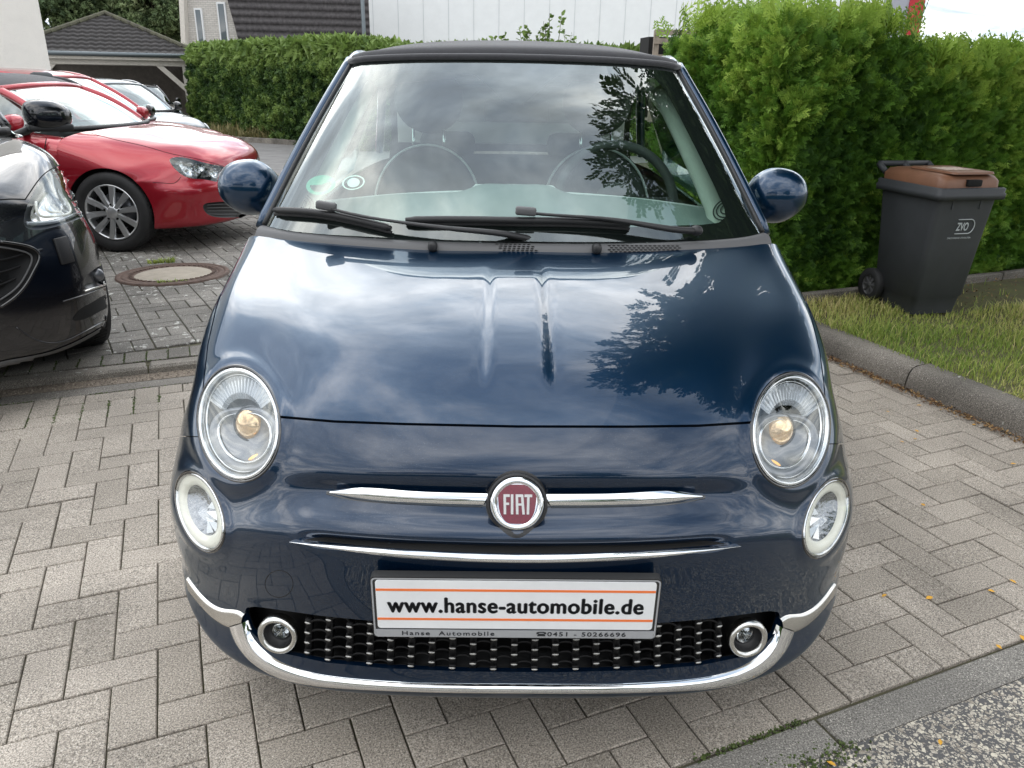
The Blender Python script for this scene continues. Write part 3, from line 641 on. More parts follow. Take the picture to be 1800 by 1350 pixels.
# small-leaved hedge far back
lf = [(0, 0, 0), (.32, .35, .06), (.22, .8, .02), (0, 1.05, -.03), (-.22, .8, .02), (-.32, .35, .06)]
LFV, LFF = np.array(lf), np.array([(0, 1, 2, 3), (0, 3, 4, 5)])
def cluster_template(k=7, s=.5):
    r = np.random.default_rng(3); V = []; F = []
    for i in range(k):
        d = r.normal(size=3); d /= np.linalg.norm(d); d[1] = abs(d[1]) + .2; R_ = basis(d[None])[0]; b = len(V)
        for p in lf: V.append(tuple(R_ @ (np.array(p) * s) + r.normal(size=3) * .3))
        F += [(b, b + 1, b + 2, b + 3), (b, b + 3, b + 4, b + 5)]
    return np.array(V), np.array(F)
CLV, CLF = cluster_template()
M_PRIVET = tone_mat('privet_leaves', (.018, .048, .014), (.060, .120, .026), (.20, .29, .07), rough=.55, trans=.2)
def world_hedge(name, label, p0, p1, depth, zb, ztop, n, M_, fs, shoots=0, **k):
    """hedge between two world points, same recipe along its own axis"""
    global E1, E2
    s1, s2 = E1.copy(), E2.copy(); d = (Vector((p1[0], p1[1], 0)) - Vector((p0[0], p0[1], 0))); L_ = d.length; E1 = d.normalized(); E2 = Vector((-E1.y, E1.x, 0))
    a0 = p0[0] * E1.x + p0[1] * E1.y; b0 = p0[0] * E2.x + p0[1] * E2.y
    r = hedge(name, label, a0, a0 + L_, b0, b0 + depth, zb, ztop, n, M_, fs=fs, tmpl=(CLV, CLF), shoots=shoots, **k); E1, E2 = s1, s2; return r
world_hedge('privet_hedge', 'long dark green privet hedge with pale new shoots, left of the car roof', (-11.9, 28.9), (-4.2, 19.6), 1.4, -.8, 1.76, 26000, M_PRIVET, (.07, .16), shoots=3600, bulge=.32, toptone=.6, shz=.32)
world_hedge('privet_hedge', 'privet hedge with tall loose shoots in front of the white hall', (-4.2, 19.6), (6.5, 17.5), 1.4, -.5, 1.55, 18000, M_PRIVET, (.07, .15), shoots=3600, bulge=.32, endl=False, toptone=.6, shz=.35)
# verge of dry grass before the far hedge
V, F, T = blades(14000, (0, 1), (0, 1), 0, .15, .45, wd=.02, lean=.5)
n_ = len(V) // 6; u = rng.random(n_); v = rng.random(n_)
bx = -12.0 + u * 13.5; by = 27.6 - u * 10.2 + v * 1.9 - .9
B6 = V.reshape(-1, 6, 3); B6 = B6 - B6[:, :1]; bz = np.array([slope_z(-math.sin(TH) * x + math.cos(TH) * y) for x, y in zip(bx, by)])
V = (B6 + np.stack([bx, by, bz], 1)[:, None]).reshape(-1, 3)
tag(attr_mesh('verge_grass', V, F, T, tone_mat('dry_verge_grass', (.06, .09, .025), (.16, .15, .06), (.30, .25, .12), trans=.2)), 'tall dry grass along the foot of the far hedge', kind='stuff')
kb = MB(); 
P0, P1 = Vector((-12.2, 26.6, 0)), Vector((1.5, 16.0, 0)); dn = (P1 - P0).normalized(); nn4 = Vector((dn.y, -dn.x, 0))
Gd = []
for t in np.linspace(0, 1, 12):
    p = P0 + (P1 - P0) * t; z = slope_z(-math.sin(TH) * p.x + math.cos(TH) * p.y); Gd.append([tuple(p + Vector((0, 0, z - .1))), tuple(p + Vector((0, 0, z + .13))), tuple(p - nn4 * .16 + Vector((0, 0, z + .14)))])
tag(attr_mesh('far_kerb', np.array(Gd).reshape(-1, 3), gridfaces(12, 3), np.full(36, .4), M_OLDK), kind='structure')
# --- trees
M_BARK = mat('bark', (.085, .065, .05), .9, noise=.4, nscale=14, bump=.6, bscale=30)
def tree(name, label, base, h, rad_, n, fs, M_, seed, trunk_h=.35, squash=.85, clusters=34, group=None, tmpl=None, lean=(0, 0)):
    r = np.random.default_rng(seed); root = thing(name, label, 'tree', tuple(base), 0, group)
    tr = MB(); top = Vector((lean[0], lean[1], h * .8)); p0 = Vector((0, 0, 0)); mid = Vector((lean[0] * .3, lean[1] * .3, h * trunk_h))
    w0 = h * .016 + .04
    tr.tube([p0, p0.lerp(mid, .5), mid, mid.lerp(top, .5), top], [w0, w0 * .8, w0 * .7, w0 * .4, w0 * .1], 10)
    C_ = []; c0 = Vector((lean[0], lean[1], h - rad_ * squash))
    for i in range(clusters):
        d = r.normal(size=3); d /= np.linalg.norm(d); q = c0 + Vector(d * np.array([rad_, rad_, rad_ * squash]) * (.45 + .5 * r.random())); C_.append(q)
        s = mid.lerp(top, r.random() * .8); m1 = s.lerp(q, .5) + Vector((0, 0, .1 * rad_)); tr.tube([s, m1, q], [w0 * .25, w0 * .15, w0 * .05], 5)
    tr.build('trunk', M_BARK, root)
    C_ = np.array([tuple(c) for c in C_]); idx = r.integers(0, clusters, n); cr = rad_ * (.28 + .22 * r.random(clusters))
    off = r.normal(size=(n, 3)); off /= np.linalg.norm(off, axis=1)[:, None]; off *= (r.random(n) ** .45)[:, None]; P_ = C_[idx] + off * cr[idx][:, None] * np.array([1, 1, .75])
    ctone = r.random(clusters); tone = np.clip(.15 + .55 * ctone[idx] + r.normal(size=n) * .15, 0, 1)
    TV, TF = tmpl or (CLV, CLF)
    V, F, T = scatter(TV, TF, P_, basis(off + r.normal(size=(n, 3)) * .6 + np.array([0, 0, .2])), r.uniform(fs[0], fs[1], n), tone)
    attr_mesh('crown', V, F, T, M_, root); return root
M_TREE1 = tone_mat('willow_leaves', (.08, .12, .06), (.20, .27, .12), (.36, .42, .22), trans=.25)
M_TREE2 = tone_mat('oak_leaves', (.08, .125, .06), (.18, .25, .11), (.30, .37, .18), trans=.2)
M_OVER = tone_mat('elm_leaves', (.025, .05, .016), (.05, .09, .025), (.09, .14, .04), trans=.2)
gz = slope_z(36)
for i, (x, y, h, r_, M_, lb) in enumerate(((-25.5, 42, 8.4, 3.2, M_TREE2, 'dark broadleaf tree behind the left end of the carport roof'), (-22.0, 44, 9.4, 3.0, M_TREE1, 'feathery pale green tree behind the carport ridge'), (-18.7, 43, 7.4, 2.0, M_TREE1, 'light green tree between the carport and the gabled house'), (-24.5, 50, 11, 3.6, M_TREE1, 'tall loose-crowned tree furthest back behind the carport'), (-19.0, 52, 9.2, 3.4, M_TREE2, 'dark tree far back against the sky beside the gabled house'))):
    tree('tree', lb, (x, y, gz), h, r_, 3600, (.10, .26), M_, 20 + i, squash=1.0)
# tree on the lawn to the right, leaning over the car (seen mirrored in bonnet and windscreen)
OT = (3.95, 2.35, .1)
# placed further below with the other right-hand things
# --- houses
M_TILEC = mat('old_roof_tile', (.034, .031, .030), .85, noise=.35, nscale=7, bump=.2, bscale=60)
M_TILE = mat('roof_tile', (.085, .078, .080), .75, noise=.35, nscale=7, bump=.2, bscale=60)
def tile_roof(poly_uv, M, nu, nv, pu=.30, pv=.34, hh=.045):
    """corrugated tiles: poly in (u along eave, v up slope) metres, clipped to its outline"""
    P_ = np.array(poly_uv); u0, v0 = P_.min(0); u1, v1 = P_.max(0); U = np.linspace(u0, u1, nu); rowsn = int((v1 - v0) / pv) + 1; V = []; 
    vs_ = []
    for r in range(rowsn):
        vs_ += [v0 + r * pv, v0 + (r + .5) * pv, v0 + (r + .985) * pv]
    Z = lambda u, k: hh * (.5 + .5 * math.sin(u / pu * 2 * math.pi)) ** .8 * .8 + (.038, .02, .002)[k % 3]
    VV_ = np.array([[u, v, Z(u, i)] for i, v in enumerate(vs_) for u in U]); F_ = gridfaces(len(vs_), nu)
    V2, F2, _ = clip(VV_, F_, poly_sdf(VV_[:, :2], P_))
    return [tuple(M @ Vector(p)) for p in V2], F2
def frame(o, x, y):
    x = Vector(x).normalized(); y = Vector(y); y = (y - x * y.dot(x)).normalized(); z = x.cross(y); return Matrix.Translation(Vector(o)) @ Matrix((x, y, z)).transposed().to_4x4()
# white rendered house on the left
M_REND = mat('white_render', (.78, .76, .71), .9, noise=.04, nscale=3, bump=.5, bscale=55)
hb_ = thing('white_house', 'corner of a white rendered house rising behind the red car', 'building', (-7.31, 11.9, -.25), rad(38))
MB().box((-4, 3.2, 3.4), (8, 6.4, 6.8)).build('wall', M_REND, hb_, smooth=False)
MB().box((-4, 3.2, 6.86), (8.8, 7.2, .12)).build('roof', M_TILE, hb_, smooth=False)
# carport
cp = Vector((-12.2, 29.8, -.82)); cpd = Vector((-15.95, 26.0, 0)) - Vector((-11.45, 29.4, 0)); cpd.z = 0
cux = Vector((-3.9, -1.55, 0)).normalized(); cuy = Vector((cux.y, -cux.x, 0)); 
if cuy.y < 0: cuy = -cuy
carport = thing('carport', 'open timber carport with brown hipped tile roof and pale posts', 'carport', tuple(cp), 0)
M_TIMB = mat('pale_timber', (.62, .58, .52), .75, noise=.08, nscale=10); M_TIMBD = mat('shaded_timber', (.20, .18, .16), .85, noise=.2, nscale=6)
Rc = Matrix((cux, cuy, Vector((0, 0, 1)))).transposed(); Lc = 5.4; Dc = 5.6; hbm = 2.36
def cb_(n, c, d, m=M_TIMB, **k): return MB().box(Rc @ Vector(c), d, Rc @ Matrix.Rotation(k.get('r', 0), 3, 'Y')).build(n, m, carport, smooth=False)
for u, v in ((.1, 0), (Lc - .1, 0), (.1, Dc), (Lc - .1, Dc)): cb_('post', (u, v, hbm / 2), (.22, .22, hbm))
cb_('beam', (Lc / 2, -.05, hbm + .10), (Lc + .5, .14, .20)); cb_('fascia', (Lc / 2, -.32, hbm + .25), (Lc + 1.0, .05, .16))
cb_('beam', (Lc / 2, Dc, hbm + .10), (Lc + .5, .14, .20))
for u, s in ((.55, 1), (Lc - .55, -1)): cb_('brace', (u, 0, hbm - .42), (.17, .12, 1.35), r=s * .80)
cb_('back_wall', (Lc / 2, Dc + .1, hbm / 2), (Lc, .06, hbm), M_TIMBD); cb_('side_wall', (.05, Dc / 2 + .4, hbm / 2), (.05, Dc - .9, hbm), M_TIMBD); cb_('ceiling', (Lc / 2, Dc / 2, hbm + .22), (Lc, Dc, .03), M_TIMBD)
M_ZINC = mat('zinc_gutter', (.13, .15, .16), .45, .6)
MB().tube([Rc @ Vector((-.55, -.42, hbm + .34)), Rc @ Vector((Lc + .55, -.42, hbm + .34))], .075, 12).build('gutter', M_ZINC, carport)
e0, e1, ev0, ev1, zr = -.5, Lc + .5, -.38, Dc + .38, hbm + .36; rh = 1.42; apx = Lc / 2; apy0 = (ev1 - ev0) / 2 + ev0
A1, A2, A3, A4, AP = (Rc @ Vector(q) for q in ((e0, ev0, zr), (e1, ev0, zr), (e1, ev1, zr), (e0, ev1, zr), (apx, apy0, zr + rh)))
for (p, q, nme) in ((A2, A1, 'roof'), (A1, A4, 'roof'), (A3, A2, 'roof'), (A4, A3, 'roof')):
    M = frame(p, q - p, AP - p); W_ = (q - p).length; ap = M.inverted() @ AP
    V, F = tile_roof([(0, 0), (W_, 0), (ap.x, ap.y)], M, int(W_ / .05), 0); fixn(mobj(nme, V, F, M_TILEC, carport, smooth=True))
for q in (A1, A2, A3, A4):
    rd = MB(); n = 11
    for i in range(n):
        p = q.lerp(AP, i / n); p2 = q.lerp(AP, (i + 1.08) / n); rd.tube([p + Vector((0, 0, .05)), p2 + Vector((0, 0, .08))], [.10, .08], 8)
    rd.build('ridge_tiles', mat('mossy_ridge', (.045, .040, .036), .9, noise=.4, nscale=5, col2=(.10, .10, .06)) if q is A1 else bpy.data.materials['mossy_ridge'], carport, smooth=False)
# brick house with mansard roof
hs = thing('brick_house', 'pale brick house with a steep dark mansard tile roof', 'building', (-13.6, 37.0, gz))
bm_ = bpy.data.materials.new('white_brick'); bm_.use_nodes = True; t = bm_.node_tree; bk = t.nodes.new('ShaderNodeTexBrick'); tcn = t.nodes.new('ShaderNodeTexCoord'); mp = t.nodes.new('ShaderNodeMapping'); mp.inputs['Rotation'].default_value = (rad(90), 0, 0)
t.links.new(tcn.outputs['Object'], mp.inputs[0]); t.links.new(mp.outputs[0], bk.inputs['Vector']); bk.inputs['Scale'].default_value = 4.2; bk.inputs['Color1'].default_value = (.56, .53, .49, 1); bk.inputs['Color2'].default_value = (.48, .45, .41, 1); bk.inputs['Mortar'].default_value = (.26, .25, .23, 1); bk.inputs['Mortar Size'].default_value = .025; bk.inputs['Brick Width'].default_value = .9; bk.inputs['Row Height'].default_value = .32
t.links.new(bk.outputs['Color'], t.nodes['Principled BSDF'].inputs['Base Color']); t.nodes['Principled BSDF'].inputs['Roughness'].default_value = .9
ug = Vector((1, -.10, 0)).normalized(); vb = Vector((.35, 1, 0)).normalized(); Rg = Matrix((ug, vb, Vector((0, 0, 1)))).transposed()
zb_ = 3.0 - gz - .6
gp = [(-1.45, 0), (1.35, 0), (1.30, 2.6), (.55, 6.4), (-.98, 6.6), (-1.40, 2.9)]
Mgf = Matrix.Rotation(0, 4, 'X') @ (Rg @ Matrix.Rotation(rad(90), 3, 'X')).to_4x4()
MB().prism(gp, Mgf, -8, 0).build('gable_wall', bm_, hs, smooth=False)
M_WHT = mat('white_paint', (.72, .73, .73), .5)
for (x0, x1, z0, z1) in ((-.86, -.50, 3.35, 4.95), (.22, .62, 3.5, 5.2)):
    wf_ = MB().prism([(x0, z0), (x1, z0), (x1, z1), (x0, z1)], Mgf, .0, .06).build('window', M_WHT, hs, smooth=False)
    MB().prism([(x0 + .07, z0 + .07), (x1 - .07, z0 + .07), (x1 - .07, z1 - .07), (x0 + .07, z1 - .07)], Mgf, .05, .075).build('pane', mat('window_pane', (.10, .12, .13), .08, coat=1) if x0 < 0 else bpy.data.materials['window_pane'], wf_, smooth=False)
    MB().prism([(x0 - .05, z0 - .12), (x1 + .05, z0 - .12), (x1 + .05, z0), (x0 - .05, z0)], Mgf, 0, .12).build('sill', bm_, wf_, smooth=False)
vg = [(-1.52, 2.6), (-1.08, 6.7)]; MB().prism([(-1.62, 2.3), (-1.42, 2.3), (-.98, 6.75), (-1.22, 6.75)], Mgf, .02, .25).build('verge_board', M_TIMB, hs, smooth=False)
MB().prism([(-1.3, 6.55), (.6, 6.3), (.75, 6.5), (-1.35, 6.9)], Mgf, -8, .35).build('upper_roof', M_ZINC, hs, smooth=False)
# the steep roof face, seen from the right of the gable
r0 = Rg @ Vector((1.42, -.25, 2.55)); r1 = Rg @ Vector((.52, -.25, 6.5)); rx = Vector((5.4, .8, 0))
M = frame(r0, rx, r1 - r0); V, F = tile_roof([(0, 0), (5.6, 0), (5.6, 4.6), ((M.inverted() @ r1).x, 4.6)], M, 130, 0, pu=.26, pv=.30); fixn(mobj('roof', V, F, M_TILE, hs, smooth=True))
MB().tube([r0 + Vector((2.0, -.35, .1)), r0 + Vector((2.0, -.35, 1.3))], .10, 10).build('flue', M_GREYPL, hs); MB().tube([r0 + Vector((1.65, -.45, .1)), r0 + Vector((1.65, -.45, .55))], .12, 10).build('vent_pipe', M_ALLOY, hs)
MB().tube([r0 + Vector((5.45, -.2, -3)), r0 + Vector((5.45, -.2, 4.5))], .09, 10).build('downpipe', M_ZINC, hs)
# white hall
hall = thing('white_hall', 'long white metal-clad hall behind the hedges, red trim at its right end', 'building', (5.6, 42.0, gz))
mp_ = mat('white_cladding', (.80, .82, .82), .5, noise=.03, nscale=2)
MB().box((0, 6, 5.5), (28.8, 12, 11)).build('wall', mp_, hall, smooth=False)
sm = MB()
for k in range(23): sm.box((-14.2 + k * 1.27, -.006, 5.5), (.018, .02, 11))
sm.build('panel_seams', mat('seam_grey', (.52, .55, .56), .6), hall, smooth=False)
MB().box((14.25, -.06, 5.5), (.75, .14, 11.1)).build('corner_trim', mat('red_trim', (.42, .02, .03), .5), hall, smooth=False)
MB().box((13.4, -.04, 5.5), (1.5, .06, 11.05)).build('grey_panel', mat('grey_panel', (.34, .35, .40), .5), hall, smooth=False)
# stacked pallets beside the thuja hedge
for k, (x, y, z, lb) in enumerate(((3.25, 14.2, 1.42, 'weathered wooden pallet crate, upper one of the stack beyond the hedge end'), (3.25, 14.2, .66, 'weathered wooden pallet crate, lower one of the stack beyond the hedge end'))):
    pr = thing('pallet_crate', lb, 'crate', (x, y, z), .12, 'crates stacked beyond the hedge')
    q = MB(); M_WD = bpy.data.materials.get('grey_wood') or mat('grey_wood', (.26, .22, .18), .85, noise=.25, nscale=12)
    for zz_ in (.03, .30, .56, .70): 
        MB().box((0, -.5, zz_), (1.9, .025, .09)).build('board', M_WD, pr, smooth=False)
    for xx in (-.9, -.3, .3, .9): MB().box((xx, -.46, .36), (.09, .06, .74)).build('upright', M_WD, pr, smooth=False)
    MB().box((0, 0, .02), (1.9, 1.0, .03)).build('floor', M_WD, pr, smooth=False); MB().box((0, .3, .35), (1.8, .6, .6)).build('dark_filling', M_DARK, pr, smooth=False)  # near-black box filling the back of the crate
# shoots of a young shrub standing above the far hedge
sh_ = thing('young_shrub', 'loose pale green shrub shoots rising above the car roof before the white hall', 'shrub', (.5, 18.2, 1.2)); r9 = np.random.default_rng(4); st9 = MB(); LP = []; LD = []
for k in range(26):
    x = r9.normal(0, .75); h = .75 + .75 * r9.random() * math.exp(-(x / .9) ** 2) + .1; dx9 = r9.normal() * .12; st9.tube([(x, 0, 0), (x + dx9 * .5, 0, h * .5), (x + dx9, r9.normal() * .1, h)], [.012, .009, .004], 5)
    for j in range(26): t9 = .25 + .75 * r9.random(); LP.append((x + dx9 * t9, 0, h * t9)); LD.append(r9.normal(size=3) * [1, 1, .4] + [0, 0, .35])
st9.build('stems', M_BARK, sh_); V, F, T = scatter(LFV, LFF, np.array(LP), basis(np.array(LD)), r9.uniform(.07, .15, len(LP)), r9.uniform(.6, 1, len(LP))); attr_mesh('leaves', V, F, T, M_PRIVET, sh_)
# unseen things added behind the viewer as dark reflections for the bodywork
world_hedge('street_hedge', 'garden hedge across the street, unseen behind the viewer, added for its reflection', (16, -13), (-16, -11.5), 1.2, 0, 1.7, 3000, M_PRIVET, (.2, .4), endl=False)
fh = thing('street_house', 'rendered house across the street, unseen behind the viewer, added for its reflection', 'building', (-9, -24, 0)); MB().box((0, 0, 2.6), (12, 8, 5.2)).build('wall', M_REND, fh, smooth=False)
MB().add([(-6.5, -4.5, 5.2), (6.5, -4.5, 5.2), (6.5, 4.5, 5.2), (-6.5, 4.5, 5.2), (-6.5, 0, 8.6), (6.5, 0, 8.6)], [(0, 1, 5, 4), (3, 4, 5, 2), (0, 4, 3), (1, 2, 5)]).build('roof', M_TILE, fh, smooth=False)
tree('street_tree', 'round tree across the street, unseen behind the viewer, added for its reflection', (7, -20, 0), 8.5, 3.2, 2500, (.2, .45), M_TREE2, 77)
# ================================================================= the dark blue car
blue_car = thing('parked_car', 'dark blue small convertible seen head-on, round headlamps, red round badge, white dealer plate', 'car', (.0134, 0, 0), rad(.8))
BC = blue_car
CP, SP = math.cos(PITCH), math.sin(PITCH); CAM0 = Vector((0, -CAMD, CAMH))
def dray(dx, v):
    a = dx / FPX; b = -(v - 675) / FPX
    return Vector((a, CP + b * SP, -SP + b * CP))
def P(dx, v, y):
    d = dray(dx, v); t = (y + CAMD) / d.y; p = CAM0 + d * t; return (p.x, p.y, p.z)
def projn(V):
    V = np.asarray(V, float); Y = V[:, 1] + CAMD; dz = V[:, 2] - CAMH
    dep = Y * CP - dz * SP; up = Y * SP + dz * CP
    return np.stack([FPX * V[:, 0] / dep, 675 - FPX * up / dep], 1)
ROWS = [
 [(0,.820,.930),P(150,442,.83),P(280,436,.86),P(370,430,.90),P(420,425,.945),P(458,422,.99),(.772,1.03,.86),(.80,1.05,.62),(.80,1.07,.30)],
 [(0,.62,.903),(.22,.622,.901),(.42,.64,.893),(.55,.66,.881),(.655,.69,.863),P(503,502,.76),(.783,.83,.765),(.81,.88,.60),(.812,.95,.42)],
 [(0,.44,.872),(.20,.445,.870),(.38,.46,.861),(.50,.49,.848),(.60,.53,.830),P(524,551,.63),(.777,.69,.725),(.808,.76,.60),(.813,.84,.48)],
 [(0,.29,.834),(.19,.295,.831),(.35,.315,.821),(.46,.35,.806),(.56,.41,.788),P(538,611,.50),(.762,.565,.685),(.80,.65,.60),(.814,.75,.53)],
 [(0,.19,.790),(.18,.197,.787),(.33,.222,.776),(.445,.262,.762),(.555,.33,.742),P(546,668,.41),(.752,.49,.645),(.795,.585,.59),(.812,.70,.55)],
 [(0,.13,.748),(.18,.138,.746),(.32,.163,.738),(.44,.205,.724),(.562,.262,.687),(.680,.345,.655),(.758,.45,.61),(.792,.54,.57),(.811,.66,.56)],
 [(0,.083,.706),(.18,.092,.704),(.32,.120,.695),(.445,.165,.676),(.567,.225,.625),(.690,.31,.590),(.764,.415,.555),(.794,.51,.54),(.81,.63,.53)],
 [(0,.062,.672),(.18,.070,.669),(.32,.096,.658),(.45,.145,.636),(.572,.205,.585),(.694,.292,.55),(.768,.395,.525),(.796,.49,.515),(.81,.61,.51)],
 [(0,.052,.628),(.18,.058,.625),(.32,.080,.614),(.455,.127,.592),(.578,.190,.545),(.698,.278,.51),(.770,.380,.49),(.797,.475,.485),(.81,.60,.485)],
 [(0,.036,.598),(.18,.041,.595),(.32,.062,.586),(.46,.108,.565),(.583,.176,.52),(.702,.266,.485),(.771,.368,.465),(.797,.465,.46),(.81,.59,.46)],
 [(0,.004,.572),(.18,.010,.570),(.32,.034,.562),(.46,.088,.543),(.588,.162,.495),(.705,.255,.458),(.772,.358,.44),(.797,.455,.435),(.81,.58,.435)],
 [(0,.000,.516),(.18,.006,.515),(.32,.027,.508),(.46,.078,.488),(.590,.154,.445),(.705,.247,.415),(.770,.348,.405),(.796,.445,.405),(.81,.57,.405)],
 [(0,.000,.444),(.17,.006,.444),(.32,.027,.438),(.46,.077,.422),(.588,.151,.385),(.700,.240,.365),(.764,.336,.362),(.792,.435,.362),(.808,.56,.362)],
 [(0,.003,.375),(.17,.009,.375),(.32,.030,.370),(.455,.078,.357),(.580,.149,.330),(.688,.232,.320),(.755,.326,.324),(.788,.425,.324),(.806,.55,.324)],
 [(0,.008,.315),(.16,.013,.315),(.32,.034,.311),(.455,.077,.302),(.577,.142,.284),(.684,.224,.282),(.754,.318,.294),(.782,.415,.290),(.804,.54,.290)],
 [(0,.006,.262),(.16,.011,.261),(.32,.031,.258),(.455,.070,.252),(.572,.130,.242),(.678,.210,.246),(.749,.306,.268),(.778,.405,.262),(.80,.53,.262)],
 [(0,.020,.207),(.165,.024,.205),(.33,.040,.200),(.455,.070,.196),(.570,.122,.197),(.672,.202,.214),(.742,.298,.246),(.776,.395,.240),(.796,.52,.23)],
 [(0,.12,.190),(.16,.122,.190),(.31,.135,.190),(.43,.15,.188),(.54,.19,.188),(.64,.265,.196),(.715,.355,.210),(.755,.44,.210),(.78,.54,.205)],
]
NR, NCH = 340, 150
G = surf(mirror_cols(ROWS), NR, 2 * NCH + 1)
# relax the sheet a little so that reflections run smoothly
for _ in range(14):
    H_ = G.copy(); H_[1:-1, 1:-1] += .5 * ((G[:-2, 1:-1] + G[2:, 1:-1] + G[1:-1, :-2] + G[1:-1, 2:]) / 4 - G[1:-1, 1:-1]); G = H_
def gnormals(G):
    du = np.gradient(G, axis=1); dv = np.gradient(G, axis=0); n = np.cross(dv, du); n /= np.linalg.norm(n, axis=2)[..., None] + 1e-12; return n
N = gnormals(G)
if N[NR // 2, NCH][1] > 0: N = -N
def sstep(x, a, b):
    t = np.clip((x - a) / (b - a), 0, 1); return t * t * (3 - 2 * t)
uv = projn(G.reshape(-1, 3)).reshape(NR, 2 * NCH + 1, 2); DX = np.abs(uv[..., 0]); VV = uv[..., 1]
X = np.abs(G[..., 0])
disp = np.zeros_like(X)
# two soft creases of the bonnet, fading towards the front and the cowl
ridge = sstep(VV, 452, 490) * (1 - sstep(VV, 640, 700)) * (VV < 745)
disp += .0042 * (1 - sstep(X, .048, .070)) * ridge - .0012 * np.exp(-((X - .075) / .008) ** 2) * ridge
# scooped band around the upper bars, the shelf under it, the slot of the lower bar
xm = 1 - sstep(DX, 330, 430)
disp += -.012 * np.exp(-((VV - (873 - DX * .02)) / 20) ** 2) * xm
disp += .006 * np.exp(-((VV - (935 - DX * .05)) / 20) ** 2) * (1 - sstep(DX, 350, 440))
slot_c = 965 - 16 * (DX / 380) ** 2
disp += -.022 * np.exp(-((VV - slot_c) / 8.5) ** 2) * (1 - sstep(DX, 330, 385))
# rim swelling around the headlamps and running lamps
rl = np.hypot((DX - 485) / 74, (VV - 750) / 104)
disp += .007 * np.exp(-((rl - 1.02) / .16) ** 2) * (VV < 900)
A_ = np.array([27., -67.]); B_ = np.array([32., 18.]); Mi_ = np.linalg.inv(np.stack([A_, B_], 1))
def fogr(DX, VV):
    q = np.stack([DX - 550, VV - 905], -1) @ Mi_.T; return np.linalg.norm(q, axis=-1)
rf = fogr(DX, VV); disp += .006 * np.exp(-((rf - 1.05) / .2) ** 2)
G0 = G.copy(); G = G + N * disp[..., None]
BV = G.reshape(-1, 3); BF = gridfaces(NR, 2 * NCH + 1)
if True:
    p0, p1, p2 = BV[BF[NR * NCH, 0]], BV[BF[NR * NCH, 1]], BV[BF[NR * NCH, 2]]
    nn_ = np.cross(p1 - p0, p2 - p1)
    if nn_[1] > 0: BF = BF[:, ::-1]
BT = BVHTree.FromPolygons([tuple(p) for p in BV.tolist()], [tuple(f) for f in BF.tolist()])
BT0 = BVHTree.FromPolygons([tuple(p) for p in G0.reshape(-1, 3).tolist()], [tuple(f) for f in BF.tolist()])
def S(dx, v, off=0.0, T=None):
    """point on the car's front skin seen at this direction, lifted by off along its normal"""
    T = T or BT
    d = dray(dx, v).normalized(); h = T.ray_cast(CAM0, d)
    k = 0
    while h[0] is None and k < 60:
        k += 1; dx *= .995; d = dray(dx, v).normalized(); h = T.ray_cast(CAM0, d)
    n = h[1] if h[1].dot(d) < 0 else -h[1]
    return h[0] + n * off, n
def Sn(pts, off=0.0): return [tuple(S(a, b, off)[0]) for a, b in pts]
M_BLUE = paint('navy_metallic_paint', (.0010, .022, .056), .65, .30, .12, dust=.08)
M_BLUED = paint('navy_metallic_paint_dusty_shaded', (.0007, .013, .037), .6, .32, .12, dust=.16)  # bumper copy: more dust, plus shade of the low front as darker base
PV = projn(BV); aDX = np.abs(PV[:, 0]); aV = PV[:, 1]
fr = gnormals(G).reshape(-1, 3)
if fr[(NR // 2) * (2 * NCH + 1) + NCH][1] > 0: fr = -fr
view = BV - np.array(CAM0); facing = (fr * view).sum(1) < .05 * np.linalg.norm(view, axis=1)
f_arch = np.where(np.abs(BV[:, 0]) > .5, np.hypot(BV[:, 1] - .70, BV[:, 2] - .29) - .335, 1.0)
f_head = np.hypot((aDX - 485 - 5 * (750 - aV) / 100) / 72, (aV - 750) / 102) - 1.0
f_fog = fogr(aDX, aV) - 1.0
f_head = np.where(facing | (f_head < .3), f_head, 1.); f_fog = np.where(facing, f_fog, 1.)
GR = [(0, 1094), (150, 1094), (254, 1093), (341, 1085), (400, 1077), (452, 1070), (468, 1072), (472, 1084), (463, 1110), (440, 1133), (400, 1152), (329, 1167), (230, 1176), (80, 1181), (0, 1181)]
GRf = [(-a, b) for a, b in GR[::-1][:-1]] + GR[:-1] if False else GR + [(-a, b) for a, b in GR[::-1][1:-1]]
f_gr = -poly_sdf(PV, GRf) / 60.0
f_gr = np.where(BV[:, 1] < .3, f_gr, 1.)
f_body = np.minimum(np.minimum(f_arch, f_head), np.minimum(f_fog, f_gr))
# shut line of the bonnet
hx = np.array([0, 200, 320, 415, 440, 560]); hv = np.array([750, 748, 745, 738, 736, 734])
vline = np.interp(aDX, hx, hv)
sx = np.array([400, 425, 501, 551, 611, 668, 740]); sdx = np.array([500, 490, 507, 524, 538, 545, 552])
xline = np.interp(aV, sx, sdx)
f_bonnet = np.minimum((vline - aV) / 1.0, (xline - aDX) * 2.2)           # pixels of the photo, about a millimetre each
f_bonnet = np.minimum(f_bonnet, (.752 - np.abs(BV[:, 0])) * 400)
f_bonnet = np.where(BV[:, 1] > 1.04, np.minimum(f_bonnet, -10), f_bonnet)
